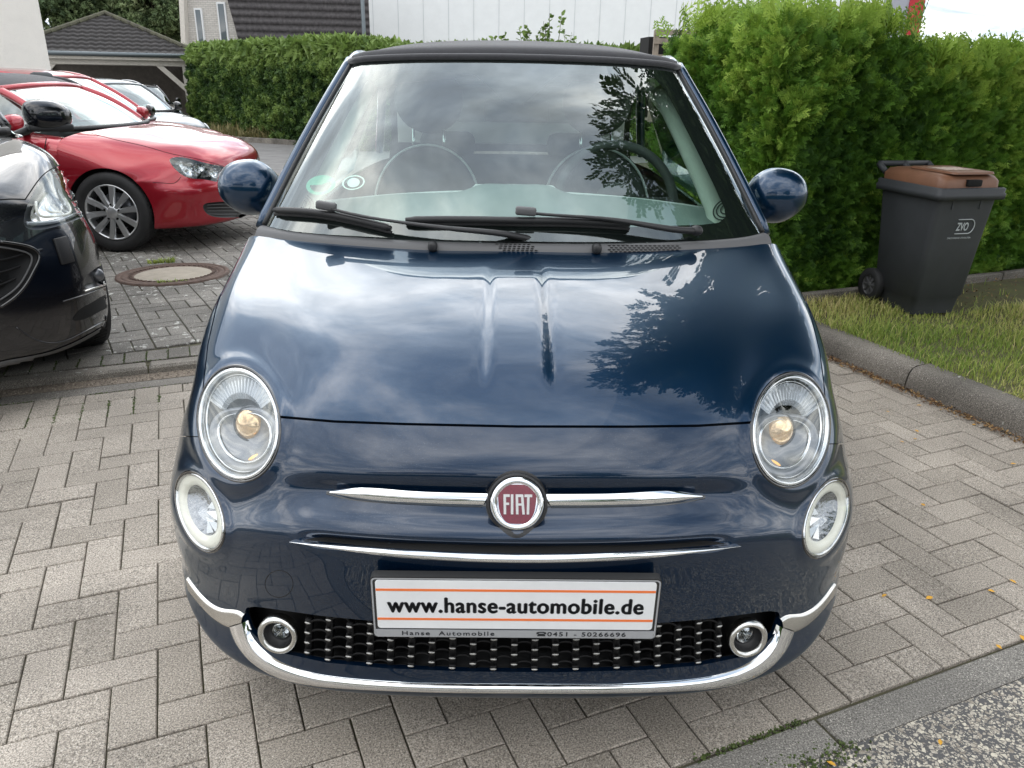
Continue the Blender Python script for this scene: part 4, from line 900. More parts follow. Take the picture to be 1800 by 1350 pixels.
# fender / bumper seam
f_bump = np.where((aDX < 486) & (aV > 600) & (BV[:, 1] < .5), 10, aV - (774 - 0.02 * (aDX - 550)))
f_bump = np.where(BV[:, 1] > .70, -10, f_bump)
def take(fields):
    V, F = BV, BF; flds = [np.asarray(f, float) for f in fields]
    for k in range(len(flds)):
        f = flds[k]
        # carry the remaining fields along through each cut
        W = np.concatenate([V, np.stack(flds[k:], 1)], 1)
        V2, F2, _ = clip(W, F, f)
        V, F = V2[:, :3], F2; rest = V2[:, 3:]
        for j in range(k, len(flds)): flds[j] = rest[:, j - k]
    return V, F
V, F = take([f_bonnet - 2.8, f_head * 60])
bonnet = rim(mobj('bonnet', V, F, M_BLUE, BC), .012)
V, F = take([-f_bonnet - 1.5, f_body * 60, -(f_bump) - .8 + 0 * f_bump])
for sgn in (1, -1):
    V1, F1, _ = clip(V, F, sgn * V[:, 0], .3); V1, F1 = largest(V1, F1); rim(mobj('front_fender', V1, F1, M_BLUE, BC), .012)
V, F = take([-f_bonnet - 1.8, f_body * 60, f_bump - .8])
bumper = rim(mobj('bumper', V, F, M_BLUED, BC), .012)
# the dark structure right behind the gaps
V, F = take([f_arch])
inner = V.copy(); # shrink along the normals of the dense sheet
bt2 = BT
VI = []
for p in V:
    h = BT.find_nearest(Vector(p)); VI.append(tuple(Vector(p) - h[1] * (.016 if h[1].y < .9 else -.016)))
f2 = None
mask_open = take([f_body * 60, f_arch])
V, F = mask_open
VI = []
for p in V:
    h = BT.find_nearest(Vector(p)); n = h[1]
    if n.dot(Vector(p) - Vector((0, 1.2, .3))) < 0: n = -n
    VI.append(tuple(Vector(p) - n * .014))
mobj('inner_structure', VI, F, M_DARK, BC)
# ---- ribbons laid on the skin
def ribbon(up, lo, mat_, name, base=.002, bulge=.006, n=60, m=9, mirror=False, parent=BC, T=None):
    U = curve(up, n); Lo = curve(lo, n); mb = MB()
    for sgn in ((1, -1) if mirror else (1,)):
        Gd = np.zeros((n, m, 3))
        for i in range(n):
            for j in range(m):
                s = j / (m - 1); q = U[i] * (1 - s) + Lo[i] * s
                h = base + bulge * math.sqrt(max(0, 1 - (2 * s - 1) ** 2))
                if j in (0, m - 1): h = -.003
                Gd[i, j] = S(sgn * q[0], q[1], h, T)[0]
        mb.grid(Gd, flip=(sgn < 0))
    return mb.build(name, mat_, parent)
# upper bars
for sgn in (1, -1):
    up = [(sgn * a, b) for a, b in ((50, 869), (120, 868), (200, 865), (280, 861), (325, 865.5))]
    lo = [(sgn * a, b) for a, b in ((62, 893), (120, 892), (200, 889), (280, 882), (329, 872))]
    ribbon(up, lo, M_CHROME, 'chrome_bar', -.006, .009, 70, 9, T=BT0)
    upb = [(sgn * a, b) for a, b in ((40, 861), (120, 861), (200, 860), (285, 859), (333, 866))]
    lob = [(sgn * a, b) for a, b in ((40, 897), (120, 896), (200, 893), (285, 887), (333, 874))]
    ribbon(upb, lob, M_GLOSSBLACK, 'bar_recess', -.0006, .0012, 70, 7)
# lower moustache bar and the dark slot over it
def mv(x): return 981 - 27 * (abs(x) / 390) ** 2
xs_ = np.linspace(-391, 391, 41)
ribbon([(x, mv(x) - .6 - 7 * (1 - (abs(x) / 391) ** 3)) for x in xs_], [(x, mv(x) + .6 + 6.5 * (1 - (abs(x) / 391) ** 3)) for x in xs_], M_CHROME, 'lower_chrome_bar', .001, .009, 140, 9, T=BT0)
xs_ = np.linspace(-372, 372, 41)
ribbon([(x, mv(x) - 4 - 17 * (1 - (abs(x) / 372) ** 4) ** .5) for x in xs_], [(x, mv(x) - 3) for x in xs_], M_DARK, 'bumper_slot', .0003, .0003, 120, 5)
# satin corner strips running into the bright strip under the grille
for sgn in (1, -1):
    up = [(sgn * a, b) for a, b in ((568, 1018), (548, 1045), (505, 1073), (478, 1077), (471, 1082))]
    lo = [(sgn * a, b) for a, b in ((563, 1046), (544, 1070), (517, 1097), (484, 1112), (474, 1112))]
    ribbon(up, lo, M_SATIN, 'corner_trim', .002, .004, 60, 9)
ctr = [(481, 1100, 15), (477, 1112, 15), (468, 1131, 13), (447, 1155, 10), (415, 1176, 8.5), (370, 1191, 7.5), (296, 1201, 7), (200, 1206, 7), (100, 1208, 7), (0, 1208, 7)]
full = [(-a, b, c) for a, b, c in ctr[:-1]] + [(a, b, c) for a, b, c in ctr[::-1]]
C_ = curve([(a, b) for a, b, c in full], 160); wd = np.interp(np.linspace(0, 1, 160), np.linspace(0, 1, len(full)), [c for *_, c in full])
T_ = np.gradient(C_, axis=0); T_ /= np.linalg.norm(T_, axis=1)[:, None]; Nn = np.stack([T_[:, 1], -T_[:, 0]], 1)
U_ = C_ + Nn * wd[:, None]; L_ = C_ - Nn * wd[:, None]
mb = MB(); Gd = np.zeros((160, 11, 3))
for i in range(160):
    for j in range(11):
        s = j / 10; q = U_[i] * (1 - s) + L_[i] * s; h = .002 + .009 * math.sqrt(max(0, 1 - (2 * s - 1) ** 2)); h = -.004 if j in (0, 10) else h
        Gd[i, j] = S(q[0], q[1], h)[0]
mb.grid(Gd); mb.build('lower_chrome_strip', M_CHROME, BC)
# ---- grille: dark backing, scale-like fins, bright oval studs
xs_ = np.linspace(-476, 476, 81); Gd = np.zeros((14, 81, 3))
for i in range(14):
    for j, x in enumerate(xs_):
        v = 1062 + (1192 - 1062) * i / 13; p, n = S(x, v); Gd[i, j] = p + Vector((0, .05 if 0 < i < 13 else .0, 0))
fin = MB(); fin.grid(Gd); M_STUD = mat('dull_chrome', (.36, .355, .34), .38, 1)
M_FIN = mat('grille_plastic', (.0045, .0045, .005), .55, spec=.3)
def gin(x, v, mrg=3): return poly_sdf(np.array([[x, v]]), GRf)[0] > mrg and math.hypot(abs(x) - 411, v - 1116) > 42
for k in range(-11, 12):
    x0 = k * 36.3
    for r in range(-2, 8):
        v0 = 1118 + 17.4 * r + (0 if k % 2 == 0 else 8.7) - 22 * (abs(x0) / 400) ** 2 + (0 if k % 2 else 0)
        if v0 < 1085 or v0 > 1184: continue
        if gin(x0, v0 - 2, 2):
            p, n = S(x0, v0); q = p + Vector((0, .004, 0))
            sx_ = Vector((1, 0, 0)); sx_ = (sx_ - n * sx_.dot(n)).normalized()
            M = Matrix((sx_, n, sx_.cross(n))).transposed()
            if abs(x0) < 375 or r > 0: MB().sphere(q, (.0068, .0032, .0027), 14, 8, M).build('grille_stud', M_STUD, BC)
            fin.box(q + Vector((0, .016, -.0105)), (.012, .022, .026), None)
        xa = x0 + 18
        if gin(xa, v0 + 3, 1):
            for q_ in (0, 1):
                pts = []
                for a in np.linspace(.12, math.pi - .12, 9):
                    x = xa + 16.5 * math.cos(a); v = v0 + 8 - (9 - 4 * q_) * math.sin(a) + q_ * 3
                    p, n = S(x, v); pts.append(p + Vector((0, .012 + .010 * q_, 0)))
                fin.tube(pts, .0022, 6, flat=1.0)
fin.build('grille', M_FIN, BC)
# ---- fog lamps in the grille
M_CLEAR = glass('clear_plastic', (.97, .98, .98), 1.0)
def frame_at(p, n, upv=Vector((0, 0, 1))):
    z = n.normalized(); x = upv.cross(z).normalized(); y = z.cross(x)
    return Matrix.Translation(p) @ Matrix((x, y, z)).transposed().to_4x4()
for sgn in (1, -1):
    p, n = S(sgn * 411, 1117); n = Vector((sgn * .12, -1, .10)).normalized()
    M = frame_at(p + n * .004, n)
    fl = MB().lathe([(.0275, -.004), (.029, .004), (.033, .009), (.038, .008), (.0415, .002), (.042, -.012)], 40, M).build('fog_lamp', M_SATIN, BC)
    MB().lathe([(.028, .002), (.026, -.014), (.0175, -.018), (.017, -.012)], 36, M).build('housing', M_BLACKPL, fl)
    rf_ = MB()
    for k in range(26):
        a = k / 26 * 2 * math.pi; b = a + .16
        pr = [(.002, -.020), (.016, -.012)]
        rf_.add([tuple(M @ Vector((r * math.cos(t), r * math.sin(t), z + (.003 if t == b else 0)))) for r, z in pr for t in (a, b)], [(0, 1, 3, 2)])
    rf_.lathe([(0, -.021), (.018, -.016)], 26, M)
    rf_.build('reflector', M_CHROME, fl, smooth=False)
    MB().lathe([(0, -.0075), (.010, -.0085), (.0175, -.012)], 30, M).build('lens', M_CLEAR, fl)
# ---- emblem
p, n = S(0, 883, 0, BT0); n = Vector((0, -1, .38)).normalized(); Me = frame_at(p + n * .010, n)
t_ = np.linspace(0, 2 * math.pi, 60, endpoint=False)
em = MB().lathe([(.0005, .006), (.036, .006), (.0375, .0105), (.043, .0125), (.0475, .0095), (.0495, .002), (.0495, -.012)], 64, Me).build('emblem', M_CHROME, BC)
MB().lathe([(.0498, .004), (.0535, .0045), (.055, -.002), (.056, -.016)], 64, Me).build('emblem_surround', M_BLACKPL, em)
# drop-shaped recess under the badge
dp = smooth_closed([(0, 822), (38, 836), (57, 872), (55, 905), (32, 932), (0, 951), (-32, 932), (-55, 905), (-57, 872), (-38, 836)], 60)
cx, cy = 0, 885
Gd = np.zeros((5, 61, 3))
for i, s in enumerate((0, .3, .6, .9, 1)):
    for j in range(61):
        q = dp[j % 60]; Gd[i, j] = S(cx + (q[0] - cx) * s, cy + (q[1] - cy) * s, .0012 if i < 4 else -.002)[0]
MB().grid(Gd).build('emblem_recess', M_BLACKPL, BC)
M_RED = mat('badge_red', (.16, .008, .022), .25, .3, coat=1, noise=.2, nscale=300)
sh = []
for t in t_:
    c, s = math.cos(t), math.sin(t); x = .0335 * math.copysign(abs(c) ** .55, c); y = .0335 * math.copysign(abs(s) ** .62, s)
    x *= 1 + .10 * (y / .0335) - (0 if y > 0 else .12 * (y / .0335) ** 2); y = y * 1.0 + (.002 * (1 - (x / .034) ** 2) * (1 if y > 0 else -1)); sh.append((x, y))
MB().prism([(x * 1.035, y * 1.035) for x, y in sh], Me, .0085, .0092).build('shield_edge', M_CHROME, em, smooth=False)
MB().prism(sh, Me, .009, .0102).build('shield', M_RED, em, smooth=False)
M_SILVER = mat('badge_silver', (.66, .66, .65), .35, .5)
let = MB(); lh = .0178; th_ = .0036
def bar(x0, y0, x1, y1, w0, w1=None):
    w1 = w1 or w0; let.prism([(x0 - w0 / 2, y0), (x0 + w0 / 2, y0), (x1 + w1 / 2, y1), (x1 - w1 / 2, y1)], Me, .0102, .0118)
def hb(x0, x1, y0, y1): let.prism([(x0, y0), (x1, y0), (x1, y1), (x0, y1)], Me, .0102, .0119)
bar(-.0215, -lh, -.0225, lh, .0045); hb(-.0225, -.0135, lh - .0045, lh + .0002); hb(-.0220, -.0142, -.0010, .0030)
bar(-.0088, -lh, -.0092, lh, .0045)
bar(.0005, -lh, -.0008, lh, .0045); bar(.0118, -lh, .0085, lh, .0045); hb(-.0018, .0098, lh - .0045, lh + .0003); hb(.0005, .0105, -.0020, .0018)
bar(.0195, -lh, .0200, lh, .0045); hb(.0130, .0268, lh - .0045, lh + .0002)
let.build('lettering', M_SILVER, em, smooth=False)
# ---- number plate
p0_ = Vector(P(0, 1012, -.016)); p1_ = Vector(P(0, 1117, -.010)); ctr_ = (p0_ + p1_) / 2; nrm = Vector((0, -1, (p0_.y - p1_.y) / (p0_.z - p1_.z))).normalized()
Mp = frame_at(ctr_, nrm); hh_ = (p0_ - p1_).length / 2; hw_ = .2605
def rrect(w_, h_, r, n=6, cx=0, cy=0):
    o = []
    for k, (sx_, sy_) in enumerate(((1, 1), (-1, 1), (-1, -1), (1, -1))):
        for j in range(n + 1):
            a = math.pi / 2 * (k + j / n); o.append((cx + sx_ * (w_ - r) + r * math.cos(a), cy + sy_ * (h_ - r) + r * math.sin(a)))
    return o
M_PLF = mat('plate_holder', (.03, .03, .03), .35); M_PLW = mat('plate_white', (.74, .75, .76), .35, noise=.04, nscale=12, bump=.02, bscale=30)
M_PLG = mat('plate_grey', (.40, .41, .43), .35, .3); M_ORANGE = mat('plate_orange', (.80, .19, .05), .4); M_INK = mat('plate_ink', (.018, .02, .024), .4)
plate = MB().prism(rrect(hw_, hh_, .008), Mp, -.012, .006).build('number_plate', M_PLF, BC, smooth=False)
ring_o = rrect(hw_ - .0015, hh_ - .0015, .008); ring_i = rrect(hw_ - .0045, hh_ - .0045, .006)
mb = MB(); k_ = len(ring_o); mb.add([tuple(Mp @ Vector((x, y, .0072))) for x, y in ring_o + ring_i], [(i, (i + 1) % k_, k_ + (i + 1) % k_, k_ + i) for i in range(k_)]); mb.build('holder_rim', M_PLG, plate, smooth=False)
MB().prism([(-hw_ + .006, -hh_ + .003), (hw_ - .006, -hh_ + .003), (hw_ - .004, -hh_ + .0185), (-hw_ + .004, -hh_ + .0185)], Mp, .004, .0075).build('holder_strip', M_PLG, plate, smooth=False)
wc = .008; wh = hh_ - .0145
MB().prism(rrect(hw_ - .009, wh, .006, cy=wc), Mp, .004, .0078).build('plate_panel', M_PLW, plate, smooth=False)
for yy in (wc + wh * .62, wc - wh * .60): MB().box(Mp @ Vector((0, yy, .0079)), (2 * (hw_ - .0095), .0050, .0008), Mp.to_3x3() @ Matrix.Diagonal((1, 1, 1)) if False else Mp.to_3x3()).build('orange_line', M_ORANGE, plate, smooth=False)
text_mesh('www.hanse-automobile.de', .050, M_INK, 'web_address', plate, Mp @ Matrix.Translation((0, wc - .0005, .0080)) @ Matrix.Diagonal((1, .96, 1, 1)), .0004, width=.462, fat=.0016, spacing=1.08)
text_mesh('Hanse  Automobile', .0135, M_INK, 'dealer_name', plate, Mp @ Matrix.Translation((-.123, -hh_ + .0108, .0077)), .0003, width=.170, bold=.0002, spacing=1.25)
text_mesh('0451 - 50266696', .0135, M_INK, 'phone_number', plate, Mp @ Matrix.Translation((.132, -hh_ + .0108, .0077)), .0003, width=.145, bold=.0002, spacing=1.2)
ph = MB()
for q in ([(-.008, -.004), (.008, -.004), (.0055, .0015), (-.0055, .0015)], [(-.0095, .001), (-.006, .001), (-.004, .004), (.004, .004), (.006, .001), (.0095, .001), (.0085, .0048), (.004, .0062), (-.004, .0062), (-.0085, .0048)]):
    ph.prism(q, Mp @ Matrix.Translation((.0485, -hh_ + .0100, 0)), .0076, .0081)
ph.build('phone_symbol', M_INK, plate, smooth=False)
# tow-eye cover ring on the left of the plate
cc = [(-413 + 24 * math.cos(a), 1030 + 24 * math.sin(a) * .98) for a in np.linspace(0, 2 * math.pi, 48, endpoint=False)]
MB().tube([S(a, b, -.0002)[0] for a, b in cc], .0008, 6, closed=True).build('tow_eye_cover', M_DARK, BC)
# ---- headlamps
M_LAMPCH = mat('lamp_chrome', (.62, .63, .64), .12, 1); M_LAMPGREY = mat('lamp_grey', (.20, .205, .22), .30, .6); M_LAMPDK = mat('lamp_dark', (.035, .036, .04), .25, .3)
M_LAMPDCH = mat('smoked_chrome', (.30, .31, .33), .15, 1, bump=.5, bscale=60)
M_RIB = mat('ribbed_plastic', (.34, .36, .38), .18, .35, coat=.5)
M_AMBER = mat('warm_projector_lens', (.13, .08, .035), .14, .85, coat=1, emis=(1, .58, .22), estr=.10, noise=.5, nscale=30, col2=(.98, .74, .44))  # warm highlights put into the noisy lens colour, with a faint glow added
def lampmap(sgn, cx, cy, ax, bx, into):
    def Mf(r, th, d=0.0, ox=0.0, oy=0.0):
        q = np.array([cx, cy]) + np.array([ox, oy]) + r * (np.array(ax) * math.cos(th) + np.array(bx) * math.sin(th))
        p, n = S(sgn * q[0], q[1]); return p + into * d
    return Mf
def ringgrid(Mf, prof, n=72, ox=0, oy=0, th0=0, th1=2 * math.pi, flip=False):
    Gd = np.array([[tuple(Mf(r, th, d, ox, oy)) for th in np.linspace(th0, th1, n + 1)] for r, d in prof])
    return MB().grid(Gd, flip)
for sgn in (1, -1):
    into = Vector((-sgn * .16, 1, -.36)).normalized()
    Mf = lampmap(sgn, 485, 750, (70, 0), (5, -100), into)
    hl = ringgrid(Mf, [(1.045, .012), (1.035, -.001), (1.0, -.002), (.975, .004), (.97, .02)]).build('headlamp', M_GLOSSBLACK, BC)
    ringgrid(Mf, [(.985, .006), (.975, -.002), (.945, -.005), (.91, -.003), (.895, .012)]).build('bezel', M_LAMPCH, hl)
    ringgrid(Mf, [(.875, .014), (.865, .009), (.850, .009), (.84, .018)]).build('inner_ring', M_LAMPCH, hl)
    ringgrid(Mf, [(.90, .008), (.84, .022), (.6, .045), (.3, .05), (.02, .052)]).build('housing', M_LAMPDK, hl)
    # ribbed crescent at the top
    rb = MB()
    ths = np.linspace(.16 * math.pi, .84 * math.pi, 61)
    Gd = np.zeros((5, 61, 3))
    for i, r in enumerate((.50, .56, .68, .80, .85)):
        for j, th in enumerate(ths):
            x_ = math.cos(th); lift = .0028 * (j % 3 == 0)
            rr = r if i > 0 else .44 + .06 * abs(x_)
            Gd[i, j] = Mf(rr, th, .014 + (.010 if i == 0 else 0) - lift, 0, 2)
    rb.grid(Gd); rb.build('ribbed_lens', M_RIB, hl, smooth=False)
    # shield-shaped inner lamp: flat top edge, rounded below, leaning inwards
    Mi2 = lampmap(sgn, 480, 765, (57, 4), (8, -62), into)
    def egg(r, th, d, k=1.0):
        f = 1.0 - .24 * max(0, math.sin(th)) ** 2 * 1.4 + .10 * max(0, -math.sin(th)) ** 2
        return Mi2(r * f, th, d)
    def eggring(prof, nme, mt):
        Gd = np.array([[tuple(egg(r, th, d)) for th in np.linspace(0, 2 * math.pi, 61)] for r, d in prof]); return MB().grid(Gd).build(nme, mt, hl)
    eggring([(1.06, .024), (1.03, .010), (.96, .006), (.88, .010), (.80, .016)], 'lamp_surround', M_LAMPGREY)
    eggring([(.83, .014), (.80, .008), (.775, .008), (.75, .018)], 'surround_edge', M_LAMPCH)
    eggring([(.80, .014), (.6, .03), (.3, .036), (.02, .038)], 'reflector_bowl', M_LAMPGREY)
    pc = Mf(.10, 2.2, .014) if False else (lampmap(sgn, 477, 752, (1, 0), (0, 1), into)(0, 0, .030))
    Ml = frame_at(pc, -into)
    pr = MB().lathe([(.0005, .017), (.014, .0150), (.025, .0095), (.033, 0)], 36, Ml).build('projector_lens', M_AMBER, hl)
    MB().lathe([(.033, -.002), (.0345, .003), (.037, .002), (.0385, -.008)], 36, Ml).build('projector_ring', M_LAMPDK, hl)
    Mb = lampmap(sgn, 498, 822, (1, 0), (0, 1), into)(0, 0, .02) if False else lampmap(sgn, 468, 812, (1, 0), (0, 1), into)(0, 0, .026)
    MB().sphere(Mb, (.016, .006, .005), 16, 10, Matrix.Rotation(sgn * .5, 3, 'Y')).build('side_bulb', mat('amber_bulb', (.85, .42, .12), .2, emis=(1, .5, .12), estr=.35), hl)
    ringgrid(Mf, [(.975, -.004), (.8, -.0055), (.5, -.0065), (.2, -.007), (.01, -.007)]).build('cover_glass', M_CLEAR, hl)
    # lower running lamp
    into2 = Vector((-sgn * .45, 1, -.05)).normalized()
    Mg = lampmap(sgn, 550, 905, (27, -67), (32, 18), into2)
    fl = ringgrid(Mg, [(1.05, .008), (1.04, -.001), (1.0, -.002), (.975, .004), (.97, .012)]).build('running_lamp', M_GLOSSBLACK, BC)
    ringgrid(Mg, [(.985, .004), (.97, -.002), (.93, -.003), (.90, .003)]).build('bezel', M_LAMPCH, fl)
    M_DRL = bpy.data.materials.get('light_guide') or mat('light_guide', (.72, .71, .63), .25, 0, coat=.6, emis=(1, .98, .86), estr=.05)
    def ring2(prof, nme, mt, off=(0, 0)):
        Gd = np.array([[tuple(Mg(r, th, d, off[0] * (1 - r / .9), off[1] * (1 - r / .9))) for th in np.linspace(0, 2 * math.pi, 61)] for r, d in prof]); return MB().grid(Gd).build(nme, mt, fl)
    ring2([(.93, .004), (.90, .000), (.80, -.001), (.68, .001), (.63, .010)], 'light_guide', M_DRL)
    ring2([(.66, .006), (.5, .022), (.25, .03), (.02, .032)], 'reflector', M_LAMPDCH)
    # facetted inner reflector blades
    fb = MB()
    for k, (a0, r0, r1_) in enumerate(((-2.9, .62, .2), (-2.3, .62, .15), (-1.8, .62, .2), (2.7, .6, .25), (-1.2, .6, .3))):
        a, b, c = Mg(r0, a0, .008), Mg(r0, a0 + .42, .012), Mg(r1_, a0 + .2, .004 + .003 * k); fb.add([tuple(a), tuple(b), tuple(c)], [(0, 1, 2)])
    fb.build('reflector_blades', M_LAMPCH, fl, smooth=False)
    ring2([(.975, -.003), (.6, -.005), (.3, -.006), (.01, -.006)], 'cover_glass', M_CLEAR)
# ---- cowl, windscreen, pillars
def srf(rows, nr, nc): return surf(mirror_cols(rows), nr, nc)
GB = [P(0, 424, .855), P(150, 423, .865), P(280, 419, .895), P(360, 415, .93), P(415, 408, .98), P(437, 402, 1.035)]
GT = [P(0, 101, 1.50), P(100, 102, 1.505), P(180, 104, 1.52), P(235, 107, 1.545), P(268, 110, 1.575), P(284, 114, 1.61)]
def edgev(s): # outer edge of the glass in the photograph, bottom (0) to top (1)
    return np.interp(s, [0, .12, .3, .5, .7, .85, 1], [402, 372, 320, 262, 200, 152, 114]), np.interp(s, [0, .12, .3, .5, .7, .85, 1], [437, 423, 398, 368, 334, 305, 284])
rows = []
for s in np.linspace(0, 1, 7):
    row = []
    vv, dd = edgev(s)
    for k in range(6):
        a = np.array(GB[k]) * (1 - s) + np.array(GT[k]) * s
        bulge = .030 * math.sin(math.pi * s) * (1 - (k / 5) ** 2 * .6); n = np.array([0, -.57, .82]); row.append(tuple(a + n * bulge))
    rows.append(row)
WS = srf(rows, 60, 61)
M_WS = glass('windscreen_glass', (.70, .84, .78), 1.35, ior=1.52, add=.06)
wsn = gnormals(WS)
if wsn[30, 30][1] > 0: wsn = -wsn
WSV = WS.reshape(-1, 3); wf = gridfaces(60, 61)
windscreen = mobj('windscreen', WSV, wf, M_WS, BC)
WT = BVHTree.FromPolygons([tuple(p) for p in WSV.tolist()], [tuple(f) for f in wf.tolist()])
def W(dx, v, off=0.0):
    h = WT.ray_cast(CAM0, dray(dx, v).normalized())
    if h[0] is None: return None
    n = h[1] if h[1].y < 0 else -h[1]; return h[0] + n * off
# black edge printed on the inside of the glass
clr = [(0, 180), (12, 182), (24, 176), (48, 152), (72, 133), (130, 128), (200, 128), (245, 133), (262, 150), (290, 200), (322, 262), (352, 322), (370, 362), (372, 376), (360, 386), (330, 390), (200, 396), (0, 398)]
clrf = clr + [(-a, b) for a, b in clr[::-1][1:-1]]
clrs = clrf
Wn = wsn.reshape(-1, 3); IV = WSV - Wn * .004
ft = poly_sdf(projn(IV), clrs)
dense = surf(WS[::4, ::4] if False else WS, 200, 260); Dn = gnormals(dense)
if Dn[30, 30][1] > 0: Dn = -Dn
DV = (dense - Dn * .004).reshape(-1, 3); DF = gridfaces(200, 260)
V, F, _ = clip(DV, DF, -poly_sdf(projn(DV), clrs))
M_FRIT = mat('black_glass_edge', (.012, .012, .013), .9, spec=.1)
mobj('windscreen_border', V, F, M_FRIT, BC)
# sensor panel behind the mirror foot, stickers
M_STK = mat('green_sticker', (.05, .35, .22), .5); M_STW = mat('white_sticker', (.70, .78, .74), .5)
def wpatch(cx, cy, rx, ry, off, rot=0, n=40, r0=0.0, a0=0, a1=2 * math.pi):
    mb = MB(); Gd = []
    for r in (r0, 1.0):
        Gd.append([tuple(W(cx + math.cos(rot) * rx * r * math.cos(a) - math.sin(rot) * ry * r * math.sin(a), cy + math.sin(rot) * rx * r * math.cos(a) + math.cos(rot) * ry * r * math.sin(a), off)) for a in np.linspace(a0, a1, n + 1)])
    return mb.grid(np.array(Gd))
wpatch(-341, 329, 26, 16, -.003, -.2, r0=0, a0=3.4, a1=6.0).build('green_badge_sticker', M_STK, BC)
wpatch(-341, 329, 26, 17, -.0032, -.2, r0=.72).build('green_sticker_ring', M_STK, BC)
wpatch(-284, 324, 20, 12.5, -.003, -.2, r0=.86).build('white_sticker_ring', M_STW, BC)
wpatch(-284, 324, 11, 8, -.003, -.2).build('pale_sticker', M_STW, BC)
# cowl panel
cow_r = []
for t, (dv, dyy, dz) in enumerate(((0, 0, 0), (.33, 0, 0), (.66, 0, 0), (1, 0, 0))):
    row = []
    for (dx, vb, yb), (dx2, vt, yt) in zip(((0, 442, .815), (150, 441, .825), (280, 435, .855), (370, 428, .897), (420, 423, .94), (456, 419, .985)), ((0, 427, .86), (150, 426, .87), (280, 421, .90), (360, 416, .935), (412, 409, .985), (440, 402, 1.04))):
        a = np.array(P(dx, vb, yb)); b = np.array(P(dx2, vt, yt)); q = a * (1 - dv) + b * dv; q[2] += .006 * math.sin(math.pi * dv) - (.012 if dv == 0 else 0) ; row.append(tuple(q))
    cow_r.append(row)
CW = srf(cow_r, 12, 121)
cowl = MB().grid(CW).build('cowl_panel', M_GREYPL, BC)
CT = BVHTree.FromPolygons([tuple(p) for p in CW.reshape(-1, 3).tolist()], [tuple(f) for f in gridfaces(12, 121).tolist()])
def CWp(dx, v, off=.001):
    h = CT.ray_cast(CAM0, dray(dx, v).normalized()); return None if h[0] is None else h[0] + (h[1] if h[1].z > 0 else -h[1]) * off
for (a, b) in ((-32, 28), (166, 288)):
    vent = MB()
    for k in range(4):
        for j in range(int((b - a) / 8) + 1):
            x = a + j * 8 + (k % 2) * 4 + (0 if a > 0 else k * 3); v = 429.5 + k * 3.4 - (.012 * (x - 160) if x > 150 else 0)
            p = CWp(x, v, .0008)
            if p is not None: vent.sphere(p, (.0046, .0036, .0008), 10, 4)
    vent.build('air_vent', M_DARK, cowl)
for dx in (-144, 143):
    p = CWp(dx, 438, .004) or Vector(P(dx, 438, .83)); MB().box(p + Vector((0, -.004, .004)), (.024, .03, .026), None, .008).build('washer_nozzle', M_BLACKPL, cowl)
# wipers
def wiper(name, blade, arm, hubp, clipat):
    mb = MB(); pts = []
    for a in np.linspace(0, 1, 24):
        q = curve(blade, 24)[int(round(a * 23))]; p = W(q[0], q[1], .016) or Vector(P(q[0], q[1], .95)); pts.append(p)
    wp = MB().tube(pts, [.006] + [.0095] * 22 + [.006], 8).build(name, M_BLACKPL, BC)
    MB().tube([p - Vector((0, -.004, .012)) for p in pts], .005, 6).build('rubber_lip', M_RUBBER, wp)
    ar = curve(arm, 20); ap = []
    for i, q in enumerate(ar):
        p = W(q[0], q[1], .034) or (CWp(q[0], q[1], .03) or Vector(P(q[0], q[1], .90))); ap.append(p)
    ap = [Vector(q) for q in ap]
    # smooth the arm line
    for _ in range(6): ap = [ap[0]] + [(ap[i - 1] + ap[i] * 2 + ap[i + 1]) / 4 for i in range(1, len(ap) - 1)] + [ap[-1]]
    MB().tube(ap, list(np.interp(np.linspace(0, 1, 20), [0, .3, .6, 1], [.006, .006, .010, .014])), 8, flat=.7).build('wiper_arm', M_BLACKPL, wp)
    MB().sphere(ap[-1], (.018, .018, .014), 14, 8).build('pivot_cap', M_BLACKPL, wp)
    c = ap[0]; MB().box(c + Vector((0, 0, .004)), (.055, .024, .022), Matrix.Rotation(math.atan2(ap[1].z - ap[0].z, ap[1].x - ap[0].x), 3, 'Y').inverted(), .006).build('blade_clip', M_GREYPL, wp)
    return wp
wiper('wiper', [(-414, 382), (-340, 386), (-270, 398), (-215, 411)], [(-322, 384), (-280, 396), (-210, 406), (-140, 415), (-70, 421), (66, 425)], None, None)
wiper('wiper', [(-190, 396), (-100, 394), (0, 394), (110, 394), (200, 398)], [(18, 388), (70, 392), (130, 394), (200, 402), (260, 412), (318, 420)], None, None)
# A pillars: body-coloured outer rail with a black seal against the glass
for sgn in (1, -1):
    pil = MB(); sl_ = MB(); pp = []; sp = []
    for s in np.linspace(0, 1, 24):
        i = s * 59; k = int(i); f = i - k
        e0 = WS[k, -1] * (1 - f) + WS[min(k + 1, 59), -1] * f
        e0 = np.array([sgn * e0[0], e0[1], e0[2]])
        sp.append(Vector(e0) + Vector((sgn * .002, .002, .002)))
        pp.append(Vector(e0) + Vector((sgn * (.016 - .003 * s), .026, -.002 + .004 * s)))
    pp[0] = pp[0] + Vector((0, 0, -.01))
    MB().tube(pp, .018, 14, up=(0, -1, 0)).build('windscreen_pillar', M_BLUE, BC)
    MB().tube(sp, .0065, 8).build('pillar_seal', M_BLACKPL, BC)
